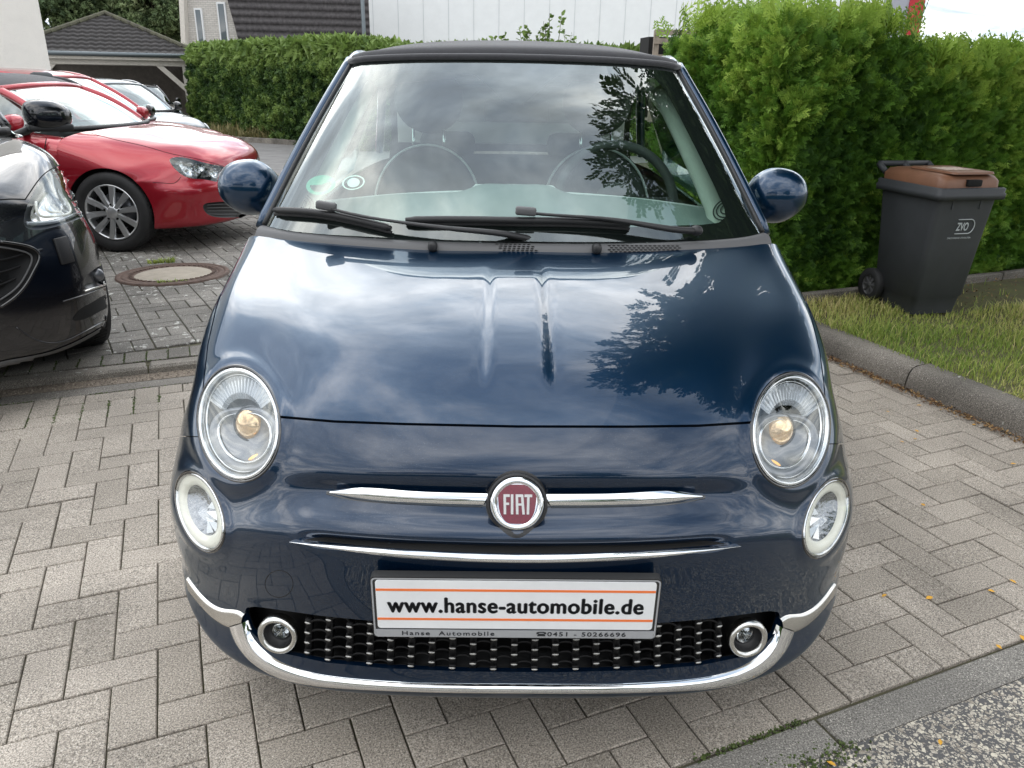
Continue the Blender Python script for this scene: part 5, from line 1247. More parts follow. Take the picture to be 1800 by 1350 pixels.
# ---- soft top, rear body, sides, windows
M_CLOTH = mat('soft_top_cloth', (.030, .030, .034), .9, bump=.25, bscale=700, noise=.15, nscale=60, sheen=.3)
rt = []
prof = [(1.487, 1.402, .285 / 1 * 0 + .525, 0), (1.515, 1.432, .53, 0), (1.60, 1.452, .545, 0), (1.85, 1.472, .575, 0), (2.2, 1.478, .59, 0), (2.55, 1.452, .595, 0), (2.85, 1.35, .60, 0), (3.05, 1.17, .62, 0), (3.16, .98, .66, 0)]
for i, (y, z, w_, _) in enumerate(prof):
    row = []
    for k, a in enumerate(np.linspace(0, 1, 8)):
        x = w_ * math.sin(a * math.pi / 2) ** .9 if a > 0 else 0
        dz = -(.062 if i < 3 else .09) * (1 - math.cos(a * math.pi / 2)) ** 1.1
        yy = y + (.115 if i < 2 else .105 * (1 - i * .08)) * (a ** 2) * (1 if i < 6 else .3)
        row.append((x, yy, z + dz))
    rt.append(row)
for i, (dyy, dzz) in enumerate(((-.004, .004), (.012, .026))):
    tt = np.linspace(0, 30, 8); rt[i] = [tuple(np.array([np.interp(t, np.arange(31), WS[-1, 30:, k]) for k in range(3)]) + np.array([0.004 * t / 30, dyy, dzz - .006 * (t / 30) ** 2 * i])) for t in tt]
    rt[i][0] = (0,) + rt[i][0][1:]
ST = srf(rt, 70, 61); soft = MB().grid(ST, flip=True).build('soft_top', M_CLOTH, BC)
hp = [Vector(tuple(WS[-1, j])) + Vector((0, .004, .004)) for j in range(0, 61, 2)]
MB().tube(hp, .0085, 8).build('header_seal', M_BLACKPL, BC)
hp2 = [Vector(tuple(ST[0, j])) + Vector((0, .0, -.004)) for j in range(0, 61, 2)]
MB().tube(hp2, .016, 8, flat=.7).build('header_rail', M_CLOTH, BC)
# side body from the front wing to the tail
sd_rows = []
for (y, wb, wm, ws_, zb) in ((1.03, .772, .80, .795, .86), (1.3, .770, .812, .80, .885), (1.8, .762, .813, .80, .905), (2.3, .755, .813, .80, .92), (2.8, .745, .81, .80, .925), (3.15, .70, .79, .78, .92), (3.4, .60, .70, .70, .90), (3.52, .38, .45, .45, .86), (3.56, 0, 0, 0, .85)):
    sd_rows.append([(wb * .90, y, zb + .02), (wb, y, zb - .02), ((wb + wm) / 2 + .006, y, zb - .12), (wm, y, .62), (wm, y, .5), (ws_ + .003, y, .38), (ws_ - .01, y, .25), (ws_ * .94, y, .19)])
SDG = surf(sd_rows, 150, 50)
for sgn in (1, -1):
    Gs = SDG.copy(); Gs[..., 0] *= sgn; V = Gs.reshape(-1, 3); F = gridfaces(150, 50)
    if sgn < 0: F = F[:, ::-1]
    far = np.hypot(V[:, 1] - 3.0, V[:, 2] - .29) - .335
    V, F, _ = clip(V, F, far); mobj('side_body', V, F, M_BLUE, BC)
    # door shut line and handle
    dl = [(1.06, .80), (1.07, .55), (1.10, .30), (1.6, .24), (2.15, .26), (2.32, .5), (2.32, .80), (2.30, .89)]
    MB().tube([(sgn * (np.interp(z, [.2, .38, .6, .8, .9], [.795, .806, .8155, .792, .765])), y, z) for y, z in curve(dl, 50)], .003, 5).build('door_gap', M_DARK, BC)
    MB().box((sgn * .812, 2.12, .74), (.03, .17, .028), None, .01).build('door_handle', M_CHROME, BC)
    # side glass, rails
    g0 = [(1.12, .90), (1.62, 1.36), (2.3, 1.40), (2.62, 1.37)]; bel = [(1.12, .89), (1.6, .90), (2.2, .92), (2.62, .93)]
    Gd = np.array([[(sgn * (.745 - .17 * s * min(1, (b[1] - a[1]) / .45)), a[0] * (1 - s) + b[0] * s, a[1] * (1 - s) + b[1] * s) for s in np.linspace(0, 1, 6)] for a, b in zip(curve(bel, 30), curve(g0, 30))])
    MB().grid(Gd).build('side_window', glass('side_glass', (.45, .55, .52), 1.0) if sgn > 0 else bpy.data.materials['side_glass'], BC)
    rl_ = [(sgn * .548, 1.64, 1.375), (sgn * .575, 1.9, 1.41), (sgn * .59, 2.3, 1.415), (sgn * .60, 2.65, 1.385), (sgn * .64, 2.9, 1.22), (sgn * .69, 3.08, .98)]
    MB().tube(curve(rl_, 24), .022, 8).build('roof_rail', M_BLUE, BC)
    # mirrors
    c = Vector(P(sgn * 461, 339, 1.27)); 
    mr = []
    for i, a in enumerate(np.linspace(0, 1, 9)):
        pass
    mm = Matrix.Rotation(sgn * -.18, 3, 'Z') @ Matrix.Rotation(sgn * .10, 3, 'Y')
    mhv = MB().sphere((0, 0, 0), (1, 1, 1), 36, 24)
    V_ = []
    for p in mhv.v:
        x, y, z = p; x2 = x * sgn
        sq = lambda q, e_: math.copysign(abs(q) ** e_, q)
        x3 = sq(x, .80) * .094; z3 = sq(z, .80) * (.088 if z > 0 else .080); y3 = y * (.085 if y < 0 else .03)
        z3 *= 1.0 - (.12 if z > 0 else .42) * max(0, x2) ** 1.6 - (.22 if z > 0 else 0) * max(0, -x2) ** 2; z3 += .004 * x2
        V_.append(tuple(mm @ Vector((x3, y3, z3)) + c))
    mir = mobj('door_mirror', V_, mhv.f, M_BLUE, BC)
    st = [c + Vector((-sgn * .045, .02, -.055)), c + Vector((-sgn * .062, .03, -.10)), c + Vector((-sgn * .085, .02, -.16)), c + Vector((-sgn * .13, .0, -.21))]
    MB().tube(curve([tuple(q) for q in st], 10), list(np.linspace(.036, .028, 10)), 12, flat=.8).build('mirror_foot', M_BLACKPL, mir)
# bonnet side of windscreen corner filler
for sgn in (1, -1):
    Gd = np.array([[tuple(Vector(P(sgn * (442 + 16 * t), 404 + 16 * t + 14 * (s), 1.04 - .05 * t + .10 * s)) + Vector((0, 0, -.03 * s))) for t in np.linspace(0, 1, 5)] for s in np.linspace(0, 1, 4)])
# tail
MB().box((0, 3.50, .62), (1.2, .12, .42), None, .05).build('tailgate', M_BLUE, BC)
for sgn in (1, -1): MB().sphere((sgn * .58, 3.46, .66), (.07, .05, .11), 20, 12).build('tail_lamp', mat('tail_red', (.35, .01, .01), .15, coat=1) if sgn > 0 else bpy.data.materials['tail_red'], BC)
MB().box((0, 1.9, .20), (1.50, 3.1, .06)).build('underbody', M_DARK, BC)
# wheels
def wheel(parent, c, R, w_, side, spokes=10, mt=None, hub=.16, name='wheel', vw=False):
    """side: unit Vector pointing outwards along the axle"""
    z = side.normalized(); x = Vector((0, 0, 1)).cross(z).normalized(); y = z.cross(x)
    M = Matrix.Translation(c) @ Matrix((x, y, z)).transposed().to_4x4(); rr = R * .70
    tr = MB().lathe([(rr * .98, -w_ / 2 + .01), (R * .93, -w_ / 2), (R, -w_ * .36), (R, w_ * .36), (R * .965, w_ / 2 - .004), (R * .80, w_ / 2 + .004), (rr * 1.0, w_ / 2 - .012)], 64, M)
    for k in range(72):
        a = k / 72 * 2 * math.pi
        for s_ in (-1, 1):
            p = M @ Vector((R * .9995 * math.cos(a), R * .9995 * math.sin(a), s_ * w_ * .26)); Rm = (M.to_3x3() @ Matrix.Rotation(a, 3, 'Z')) @ Matrix.Rotation(s_ * .4, 3, 'X')
            tr.box(p, (.004, .005, w_ * .28), Rm)
    wl = tr.build(name, M_RUBBER, parent)
    MB().lathe([(rr * 1.0, w_ / 2 - .014), (rr * .985, w_ / 2 - .004), (rr * .95, w_ / 2 - .008), (rr * .93, w_ / 2 - .04), (rr * .90, -w_ * .3)], 64, M).build('rim', mt or M_ALLOY, wl)
    MB().lathe([(.0, -w_ * .1), (rr * .9, -w_ * .1)], 32, M).build('brake_shadow', M_DARK, wl)
    MB().lathe([(.05, -w_ * .06), (rr * .66, -w_ * .06), (rr * .66, -w_ * .02), (.05, -w_ * .02)], 40, M).build('brake_disc', M_LAMPGREY, wl)
    sp = MB()
    for k in range(spokes):
        a = (k + .0) / spokes * 2 * math.pi + .16; Rm = M.to_3x3() @ Matrix.Rotation(a, 3, 'Z')
        w0, w1 = rr * .085, rr * .13
        V8 = [(hub * rr, -w0, w_ / 2 - .035), (hub * rr, w0, w_ / 2 - .035), (rr * .95, w1, w_ / 2 - .020), (rr * .95, -w1, w_ / 2 - .020), (hub * rr, -w0 * .6, w_ / 2 - .014), (hub * rr, w0 * .6, w_ / 2 - .014), (rr * .96, w1 * .75, w_ / 2 - .006), (rr * .96, -w1 * .75, w_ / 2 - .006)]
        sp.add([tuple(M @ (Matrix.Rotation(a, 3, 'Z') @ Vector(q))) for q in V8], [(4, 5, 6, 7), (0, 4, 7, 3), (1, 2, 6, 5), (0, 3, 2, 1), (3, 7, 6, 2)])
    sp.build('spokes', mt or M_ALLOY, wl, smooth=False)
    MB().lathe([(0, w_ / 2 - .006), (rr * .17, w_ / 2 - .008), (rr * .22, w_ / 2 - .016), (rr * .30, w_ / 2 - .03)], 32, M).build('hub_cap', mt or M_ALLOY, wl)
    bl = MB()
    for k in range(5):
        a = k / 5 * 2 * math.pi + .3; q = M @ Vector((rr * .28 * math.cos(a), rr * .28 * math.sin(a), w_ / 2 - .018)); bl.sphere(q, .011, 10, 6)
    bl.build('wheel_bolts', M_DARK, wl)
    return wl
for sx_ in (1, -1):
    for yy in (.70, 3.0):
        wheel(BC, Vector((sx_ * .655, yy, .293)), .293, .19, Vector((sx_, 0, 0)), 8)
        a_ = np.linspace(-.25, math.pi + .25, 24)
        Gd = np.array([[(sx_ * xx, yy + .345 * math.cos(a), .29 + .345 * math.sin(a)) for a in a_] for xx in (.745, .50)]); MB().grid(Gd).build('wheel_liner', M_DARK, BC)
# ---- cabin
M_DASH = mat('dash_plastic', (.20, .24, .235), .55, bump=.05, bscale=400); M_SEAT = mat('seat_fabric', (.060, .064, .068), .85, bump=.1, bscale=300); M_PIPE = mat('seat_piping', (.62, .63, .64), .6); M_TRIM = mat('cabin_trim', (.05, .052, .055), .7)
dsh = []
for y, z0_, z1_ in ((.93, .955, .93), (1.02, .990, .945), (1.14, 1.022, .962), (1.21, 1.030, .968), (1.24, .95, .90)):
    dsh.append([(x, y - .04 * (x / .65) ** 2 + .11 * (x / .65) ** 2, z0_ + (z1_ - z0_) * (x / .65) ** 2 + (.018 if (x < .13 and y > 1.1) else 0)) for x in (0, .1, .16, .3, .45, .58, .66)])
DG = srf(dsh, 24, 61); MB().grid(DG).build('dashboard', M_DASH, BC)
MB().tube([(x, 1.225 + .06 * (x / .65) ** 2, 1.028 + (.018 if abs(x) < .13 else 0) - .058 * (x / .65) ** 2) for x in np.linspace(-.62, .62, 60)], .004, 6).build('dash_trim', M_PIPE, BC)
cab = MB(); cab.box((0, 2.0, .30), (1.4, 2.2, .04)); cab.box((0, 3.0, .62), (1.3, .06, .55)); cab.box((.69, 1.9, .62), (.05, 1.9, .56)); cab.box((-.69, 1.9, .62), (.05, 1.9, .56)); cab.box((0, 1.05, .62), (1.4, .05, .50))
cab.build('cabin_lining', M_TRIM, BC)
Gd = np.array([[(x, y, 1.35 + .05 * math.sin((y - 1.6) / 1.2 * math.pi) - .12 * (x / .5) ** 2 * .4) for x in np.linspace(-.5, .5, 9)] for y in np.linspace(1.62, 2.85, 9)]); MB().grid(Gd).build('headlining', mat('headlining', (.50, .52, .49), .9), BC)
for sx_ in (1, -1):
    cx = sx_ * .33
    st_ = MB(); sh_ = []
    for i, a in enumerate(np.linspace(0, math.pi, 25)): sh_.append((.215 * math.cos(a), .29 * math.sin(a) ** .8))
    poly = [(-.215, -.35)] + [(-x, y) for x, y in sh_] + [(.215, -.35)]
    Ms = Matrix.Translation((cx, 1.95, .815)) @ Matrix.Rotation(rad(90 - 14), 4, 'X')
    seat = MB().prism(poly, Ms, -.05, .05).build('seat', M_SEAT, BC, smooth=False)
    MB().tube([tuple(Ms @ Vector((x, y, .055))) for x, y in [(-.208, -.25)] + [(-x * .97, y * .97) for x, y in sh_] + [(.208, -.25)]], .0045, 6).build('piping', M_PIPE, seat)
    MB().sphere(Ms @ Vector((0, .46, 0)), (.135, .06, .125), 24, 14).build('headrest', M_SEAT, seat)
    MB().tube([Ms @ Vector((-.06, .25, .0)), Ms @ Vector((-.06, .38, .0))], .006, 8).tube([Ms @ Vector((.06, .25, .0)), Ms @ Vector((.06, .38, .0))], .006, 8).build('headrest_posts', M_CHROME, seat)
    MB().box((cx, 1.75, .52), (.48, .5, .16), None, .05).build('seat_cushion', M_SEAT, seat)
    text_mesh('500', .06, M_PIPE, 'seat_lettering', seat, Ms @ Matrix.Translation((0, -.02, .051)), .001)
MB().box((0, 2.65, .80), (1.15, .12, .42), None, .05).build('rear_bench', M_SEAT, BC)
for x in (-.3, .3): MB().box((x, 2.66, 1.05), (.26, .09, .12), None, .04).build('rear_headrest', M_SEAT, BC)
MB().box((0, 2.845, 1.23), (.70, .012, .17), None, .004).build('rear_window', mat('bright_rear_glass', (.6, .66, .64), .1, trans=.9), BC)
MB().box((0, 2.86, 1.24), (1.12, .015, .40), None, .004).box((0, 2.76, 1.44), (1.1, .25, .012)).build('rear_lining', mat('rear_lining', (.42, .43, .41), .9), BC)  # pale panel added so that the back of the cabin looks lighter
wc_ = Vector((.33, 1.36, .985)); Mw = Matrix.Translation(wc_) @ Matrix.Rotation(rad(90 - 25), 4, 'X')
sw = MB().tube([tuple(Mw @ Vector((.185 * math.cos(a), .185 * math.sin(a), 0))) for a in np.linspace(0, 2 * math.pi, 48, endpoint=False)], .016, 10, closed=True).build('steering_wheel', M_TRIM, BC)
MB().sphere(wc_, (.07, .03, .06), 20, 12).build('wheel_boss', M_TRIM, sw); MB().tube([Mw @ Vector((-.18, 0, 0)), Mw @ Vector((.18, 0, 0))], .014, 8).tube([wc_, Mw @ Vector((0, -.18, 0))], .012, 8).build('wheel_spokes', M_TRIM, sw)
M_PALE = mat('pale_pillar_trim', (.52, .55, .50), .7, bump=.1, bscale=300)
for sgn in (1, -1):
    pt_ = [Vector(tuple(WS[i, 60 if sgn > 0 else 0])) + Vector((-sgn * (.060 - .02 * i / 59), .055, -.055)) for i in range(0, 58, 4)]
    MB().tube(pt_, [.050] * 3 + [.038] * (len(pt_) - 3), 12, flat=.8).build('pillar_trim', M_PALE, BC)
    q = Vector((sgn * .625, 1.13, 1.00)); Mq = frame_at(q, Vector((-sgn * .55, -.55, .75)))
    for r_ in (.018, .030, .040): MB().tube([tuple(Mq @ Vector((r_ * math.cos(a), r_ * math.sin(a), 0))) for a in np.linspace(0, 6.283, 28, endpoint=False)], .002, 5, closed=True).build('tweeter_ring', M_TRIM, BC)
    MB().lathe([(0, -.004), (.045, -.006)], 28, Mq).build('tweeter_cover', M_PALE, BC)
rm = MB().box(Vector(P(5, 196, 1.62)), (.225, .03, .070), None, .014).build('rear_view_mirror', M_TRIM, BC)
MB().box(Vector(P(5, 196, 1.62)) + Vector((0, -.012, .06)), (.05, .03, .08), None, .01).build('mirror_mount', M_TRIM, rm)
# ================================================================= the other cars
class Skin:
    """front and side skin of a car from control rows, in the car's own axes (x across, y back from the nose, z up)"""
    def __init__(s, root_loc, rz, rows, side, nr=170, nc=80, arch=None, relax=8):
        s.M = Matrix.Translation(root_loc) @ Matrix.Rotation(rz, 4, 'Z'); s.Mi = s.M.inverted(); s.cam = s.Mi @ Vector((0, -CAMD, CAMH)); s.side = side
        G = surf(mirror_cols(rows), nr, 2 * nc + 1)
        for _ in range(relax):
            H_ = G.copy(); H_[1:-1, 1:-1] += .5 * ((G[:-2, 1:-1] + G[2:, 1:-1] + G[1:-1, :-2] + G[1:-1, 2:]) / 4 - G[1:-1, 1:-1]); G = H_
        s.V = G.reshape(-1, 3); s.F = gridfaces(nr, 2 * nc + 1); c = s.F[(nr // 2) * 2 * nc + nc]; n = np.cross(s.V[c[1]] - s.V[c[0]], s.V[c[2]] - s.V[c[1]])
        if n[1] > 0: s.F = s.F[:, ::-1]
        s.T = BVHTree.FromPolygons([tuple(p) for p in s.V.tolist()], [tuple(f) for f in s.F.tolist()])
        W_ = s.V.copy(); W_[:, 0] = side * np.abs(W_[:, 0]); s.uv = s.px(W_)
        s.arch = np.where(np.abs(s.V[:, 0]) > .55, np.hypot(s.V[:, 1] - arch[0], s.V[:, 2] - arch[1]) - arch[2], 1.0)
    def px(s, V):
        R_ = np.array(s.M.to_3x3()); W_ = V @ R_.T + np.array(s.M.translation); Y = W_[:, 1] + CAMD; dz = W_[:, 2] - CAMH
        dep = Y * CP - dz * SP; up = Y * SP + dz * CP; a = W_[:, 0] / dep; b = up / dep; c, n = math.cos(ROLL), math.sin(ROLL)
        return np.stack([900 + FPX * (a * c + b * n), 675 - FPX * (-a * n + b * c)], 1)
    def S(s, px, py, off=0.0):
        w_ = s.Mi @ at(px, py, 4.0); d = (w_ - s.cam).normalized(); h = s.T.ray_cast(s.cam, d)
        if h[0] is None:
            q = s.T.find_nearest(s.cam + d * ((s.M @ Vector((0, .5, .6)) - Vector((0, -CAMD, CAMH))).length)); h = q
        n = h[1] if h[1].dot(d) < 0 else -h[1]; return h[0] + n * off, n
    def take(s, fields):
        V, F = s.V, s.F; fl = [np.asarray(f, float) for f in fields]
        for k in range(len(fl)):
            V2, F2, _ = clip(np.concatenate([V, np.stack(fl[k:], 1)], 1), F, fl[k]); V, F = V2[:, :3], F2
            for j in range(k, len(fl)): fl[j] = V2[:, 3 + j - k]
        return V, F
    def patch(s, poly, name, mat_, parent, off=0.0, n=7, m=64, dome=0.0, sink=0.0, both=True):
        """a closed outline of photo pixels filled as a sheet on the skin (and mirrored)"""
        q = smooth_closed(poly, m); c = q.mean(0); Gd = np.zeros((n, m + 1, 3)); into = None
        for i in range(n):
            r = i / (n - 1)
            for j in range(m + 1):
                p, nn = s.S(c[0] + (q[j % m][0] - c[0]) * max(r, .01), c[1] + (q[j % m][1] - c[1]) * max(r, .01))
                Gd[i, j] = p + nn * (off + dome * (1 - r * r) - (sink * (1 - r ** 4)))
        o = MB().grid(Gd); r_ = []
        G2 = Gd.copy(); G2[..., 0] *= -1
        a = o.build(name, mat_, parent); r_.append(a)
        if both: r_.append(MB().grid(G2, flip=True).build(name, mat_, parent))
        return r_
    def strip(s, pts, w_, name, mat_, parent, off=.0, n=40, both=True):
        P_ = [s.S(a, b, off)[0] for a, b in curve(pts, n)]; r_ = []
        r_.append(MB().tube(P_, w_, 6).build(name, mat_, parent))
        if both: r_.append(MB().tube([Vector((-p.x, p.y, p.z)) for p in P_], w_, 6).build(name, mat_, parent))
        return r_
def car_body(root, Wd, L_, belt, roof, ws_base, ws_top, roof_pts, paint_, roofmat, arch_r, wheel_y, R, wheel_x, glassm, side_rows=None, spokes=9, cloth=False, wheels=True, frontdoor=1.3, wsbw=.70, wstw=.56, wheelw=.21, sidewin=True):
    """everything behind the front skin: sides, glass, roof, wheels, cabin"""
    sd = []
    y0 = ws_base[0] + .13; k = Wd / .89
    for (y, wb, wm, zb) in ((y0, .83, .885, belt - .05), (y0 + .5, .835, .89, belt), (y0 + 1.2, .83, .89, belt + .015), (L_ - 1.1, .82, .888, belt + .03), (L_ - .5, .76, .87, belt + .03), (L_ - .15, .66, .76, belt), (L_, .30, .34, belt - .05)):
        sd.append([(wb * k * .86, y, zb + .02), (wb * k * .97, y, zb - .01), (wm * k - .012, y, zb - .14), (wm * k, y, zb - .27), (wm * k, y, .50), (wm * k - .005, y, .38), (wm * k - .02, y, .27), (wm * k * .95, y, .21)])
    Gs0 = surf(sd, 120, 40)
    for sgn in (1, -1):
        Gs = Gs0.copy(); Gs[..., 0] *= sgn; V = Gs.reshape(-1, 3); F = gridfaces(120, 40)
        if sgn < 0: F = F[:, ::-1]
        V, F, _ = clip(V, F, np.hypot(V[:, 1] - wheel_y[1], V[:, 2] - R) - arch_r); mobj('side_body', V, F, paint_, root)
        xs_ = lambda z: sgn * (Wd * .998 if z < belt - .24 else Wd * (.998 - .10 * ((z - belt + .24) / .24) ** 2))
        MB().tube([(xs_(z) , y, z) for y, z in curve([(frontdoor, belt - .03), (frontdoor + .01, .6), (frontdoor + .08, .28), (frontdoor + .6, .24), (frontdoor + 1.1, .28), (frontdoor + 1.2, .6), (frontdoor + 1.2, belt - .02)], 40)], .004, 5).build('door_gap', M_DARK, root)
        MB().box((xs_(.75), frontdoor + 1.02, belt - .12), (.03, .2, .03), None, .01).build('door_handle', paint_, root)
        for wy in wheel_y:
            if wheels: wheel(root, Vector((sgn * wheel_x, wy, R)), R, wheelw, Vector((sgn, 0, 0)), spokes)
            a_ = np.linspace(-.25, math.pi + .25, 20); MB().grid(np.array([[(sgn * xx, wy + (arch_r + .01) * math.cos(a), R + (arch_r + .01) * math.sin(a)) for a in a_] for xx in (Wd - .05, Wd - .40)])).build('wheel_liner', M_DARK, root)
        # side windows and pillars
        wp = [(sgn * wsbw * 1.0, ws_base[0] + .24, ws_base[1] + .01), (sgn * (wstw + .01), ws_top[0] + .09, ws_top[1] - .035)]
        rp = [(sgn * (wstw + .01 + .01 * min(i, 2)), y, z - .05) for i, (y, z) in enumerate(roof_pts[1:])]
        ln = [Vector(wp[0]), Vector(wp[0]).lerp(Vector(wp[1]), .5) + Vector((0, -.0, .035)), Vector(wp[1])]
        MB().tube([tuple(v) for v in curve([tuple(v) for v in ln], 16)], .032, 10).build('windscreen_pillar', paint_, root)
        MB().tube([tuple(Vector(p)) for p in curve([wp[1]] + rp[:-1], 24)], .03, 8).build('roof_rail', roofmat if cloth else paint_, root)
        if sidewin:
            top_ = curve([wp[0], wp[1]] + rp[:-1], 40); bot = np.array([[sgn * (Wd * .90), y, belt + .012] for y in top_[:, 1]]); bot[0] = top_[0]
            Gd = np.array([[b * (1 - t) + a * t for t in (0, .25, .5, .75, 1)] for a, b in zip(top_, bot)]); MB().grid(Gd).build('side_window', glassm, root)
            MB().tube([tuple(b + np.array([sgn * .012, 0, .006])) for b in bot[2:]], .008, 6).build('window_trim', M_CHROME, root)
    MB().box((0, L_ / 2 + .2, .22), (Wd * 1.8, L_ - .9, .05)).build('underbody', M_DARK, root)
    MB().box((0, L_ - .10, .60), (Wd * 1.3, .14, .55), None, .05).build('tailgate', paint_, root)
    # windscreen
    rows = []
    for t in np.linspace(0, 1, 6):
        y = ws_base[0] * (1 - t) + ws_top[0] * t; z = ws_base[1] * (1 - t) + ws_top[1] * t + .03 * math.sin(math.pi * t); hw = wsbw * (1 - t) + wstw * t
        rows.append([(hw * u, y + (.20 * (1 - t) + .09 * t) * u ** 2.2, z - .03 * t * u * u) for u in (0, .3, .6, .85, 1)])
    WG = surf(mirror_cols(rows), 24, 41); MB().grid(WG, flip=True).build('windscreen', glassm, root)
    e_ = [tuple(WG[0, j]) for j in range(41)]; MB().tube([(x, y - .02, z - .004) for x, y, z in e_], .022, 8).build('cowl_panel', M_BLACKPL, root)
    hd = [tuple(WG[-1, j]) for j in range(41)]; MB().tube([(x, y + .012, z + .004) for x, y, z in hd], .026, 8).build('header_rail', paint_, root)
    for sgn in (1, -1):
        MB().tube([tuple(WG[i, 0 if sgn < 0 else -1]) for i in range(24)], .010, 6).build('screen_seal', M_BLACKPL, root)
    # roof
    rt = []
    for i, (y, z) in enumerate(roof_pts):
        hw = wstw + .015 * min(i, 2) + (.0 if i < len(roof_pts) - 2 else .03 + .05 * (i - len(roof_pts) + 2)); rt.append([(hw * u, y + .085 * u * u * (1 if i < 3 else .3), z - .055 * u ** 3 + .012) for u in (0, .3, .6, .85, 1)])
    MB().grid(surf(mirror_cols(rt), 60, 41), flip=True).build('roof', roofmat, root)
    # cabin
    MB().box((0, ws_base[0] + .45, ws_base[1] - .06), (Wd * 1.5, .55, .10), None, .04).build('dashboard', M_TRIM, root)
    MB().box((0, L_ / 2 + .3, belt - .42), (Wd * 1.78, L_ - 1.9, .04)).build('cabin_floor', M_DARK, root)
    for sx_ in (-.36, .36):
        for yy in (ws_top[0] + .25, ws_top[0] + 1.05): MB().box((sx_, yy, belt + .0), (.46, .14, .62), Matrix.Rotation(-.2, 3, 'X'), .06).box((sx_, yy + .08, belt + .38), (.26, .10, .16), None, .04).build('seat', M_SEAT, root)
    MB().tube([(.36 + .18 * math.cos(a), ws_base[0] + .80 + .08 * math.sin(a), belt + .02 + .16 * math.sin(a)) for a in np.linspace(0, 6.283, 24, endpoint=False)], .015, 6, closed=True).build('steering_wheel', M_TRIM, root)
def car_mirror(root, c, sgn, mat_, size=(.115, .07, .075), low=None):
    hv_ = MB().sphere((0, 0, 0), (1, 1, 1), 28, 18); sq = lambda q, e_: math.copysign(abs(q) ** e_, q); V_ = []
    for x, y, z in hv_.v:
        xo = x * sgn; V_.append((c[0] + sq(x, .7) * size[0], c[1] + (sq(y, .9) * size[1] * (1 if y < 0 else .5)) + .02 * xo, c[2] + sq(z, .7) * size[2] * (1 - .25 * max(0, xo)) - .01 * xo))
    m = mobj('door_mirror', V_, hv_.f, mat_, root)
    MB().tube([(c[0] - sgn * size[0] * .6, c[1] + .01, c[2] - size[2] * .8), (c[0] - sgn * (size[0] + .04), c[1] + .03, c[2] - size[2] * 1.25), (c[0] - sgn * (size[0] + .12), c[1] + .03, c[2] - size[2] * 1.3)], [.03, .028, .03], 10, flat=.7).build('mirror_foot', M_BLACKPL, m)
    if low: MB().box((c[0], c[1] + .004, c[2] - size[2] * .82), (size[0] * 1.8, size[1] * 1.5, size[2] * .5), None, .012).build('mirror_base', M_BLACKPL, m)
    return m
M_SG = glass('car_glass', (.55, .66, .62), 1.4, ior=1.52, add=.10)
GROWS = [
 [(0,1.05,.95),(.2,1.055,.95),(.4,1.08,.945),(.56,1.12,.935),(.66,1.16,.925),(.73,1.20,.905),(.83,1.25,.84),(.885,1.28,.62),(.875,1.30,.28)],
 [(0,.80,.925),(.2,.80,.925),(.4,.815,.922),(.56,.84,.912),(.66,.87,.895),(.745,.92,.865),(.85,.98,.76),(.89,1.02,.62),(.885,1.1,.35)],
 [(0,.55,.885),(.2,.55,.885),(.4,.565,.882),(.55,.59,.872),(.65,.63,.850),(.74,.70,.815),(.845,.80,.72),(.89,.87,.64),(.89,.95,.5)],
 [(0,.30,.850),(.2,.305,.850),(.38,.325,.847),(.52,.36,.837),(.62,.41,.815),(.71,.49,.775),(.82,.62,.69),(.875,.72,.63),(.89,.85,.55)],
 [(0,.14,.790),(.2,.15,.790),(.37,.175,.785),(.51,.215,.775),(.61,.27,.755),(.70,.36,.720),(.80,.49,.65),(.86,.60,.60),(.888,.76,.56)],
 [(0,.07,.715),(.2,.08,.715),(.37,.105,.71),(.50,.14,.70),(.61,.195,.685),(.70,.285,.66),(.79,.41,.61),(.855,.53,.58),(.886,.70,.55)],
 [(0,.05,.62),(.2,.06,.62),(.37,.085,.615),(.5,.12,.605),(.62,.18,.59),(.71,.26,.58),(.79,.37,.56),(.85,.49,.54),(.884,.66,.52)],
 [(0,.0,.54),(.2,.01,.54),(.37,.035,.535),(.51,.075,.53),(.63,.14,.52),(.72,.22,.51),(.80,.34,.50),(.85,.46,.49),(.884,.63,.48)],
 [(0,.0,.42),(.2,.01,.42),(.37,.035,.42),(.51,.075,.415),(.63,.14,.41),(.72,.22,.405),(.80,.34,.40),(.85,.46,.395),(.884,.61,.39)],
 [(0,.015,.30),(.2,.025,.30),(.37,.05,.30),(.51,.09,.298),(.62,.15,.295),(.71,.23,.29),(.79,.345,.29),(.845,.46,.285),(.88,.60,.28)],
 [(0,.04,.205),(.2,.05,.205),(.37,.07,.205),(.5,.11,.205),(.61,.17,.205),(.70,.25,.205),(.775,.36,.205),(.83,.47,.205),(.87,.59,.205)],
 [(0,.25,.19),(.2,.25,.19),(.35,.26,.19),(.48,.28,.19),(.58,.32,.19),(.66,.37,.19),(.73,.44,.19),(.79,.51,.19),(.84,.60,.19)]]
# --- red convertible
M_REDP = paint('red_metallic_paint', (.33, .010, .022), .45, .30, .1)
gl_ = Vector((-3.30, 5.30, 0))
hd_ = rad(-4); fw = Vector((math.cos(hd_), math.sin(hd_), 0)); lf_ = Vector((-math.sin(hd_), math.cos(hd_), 0))
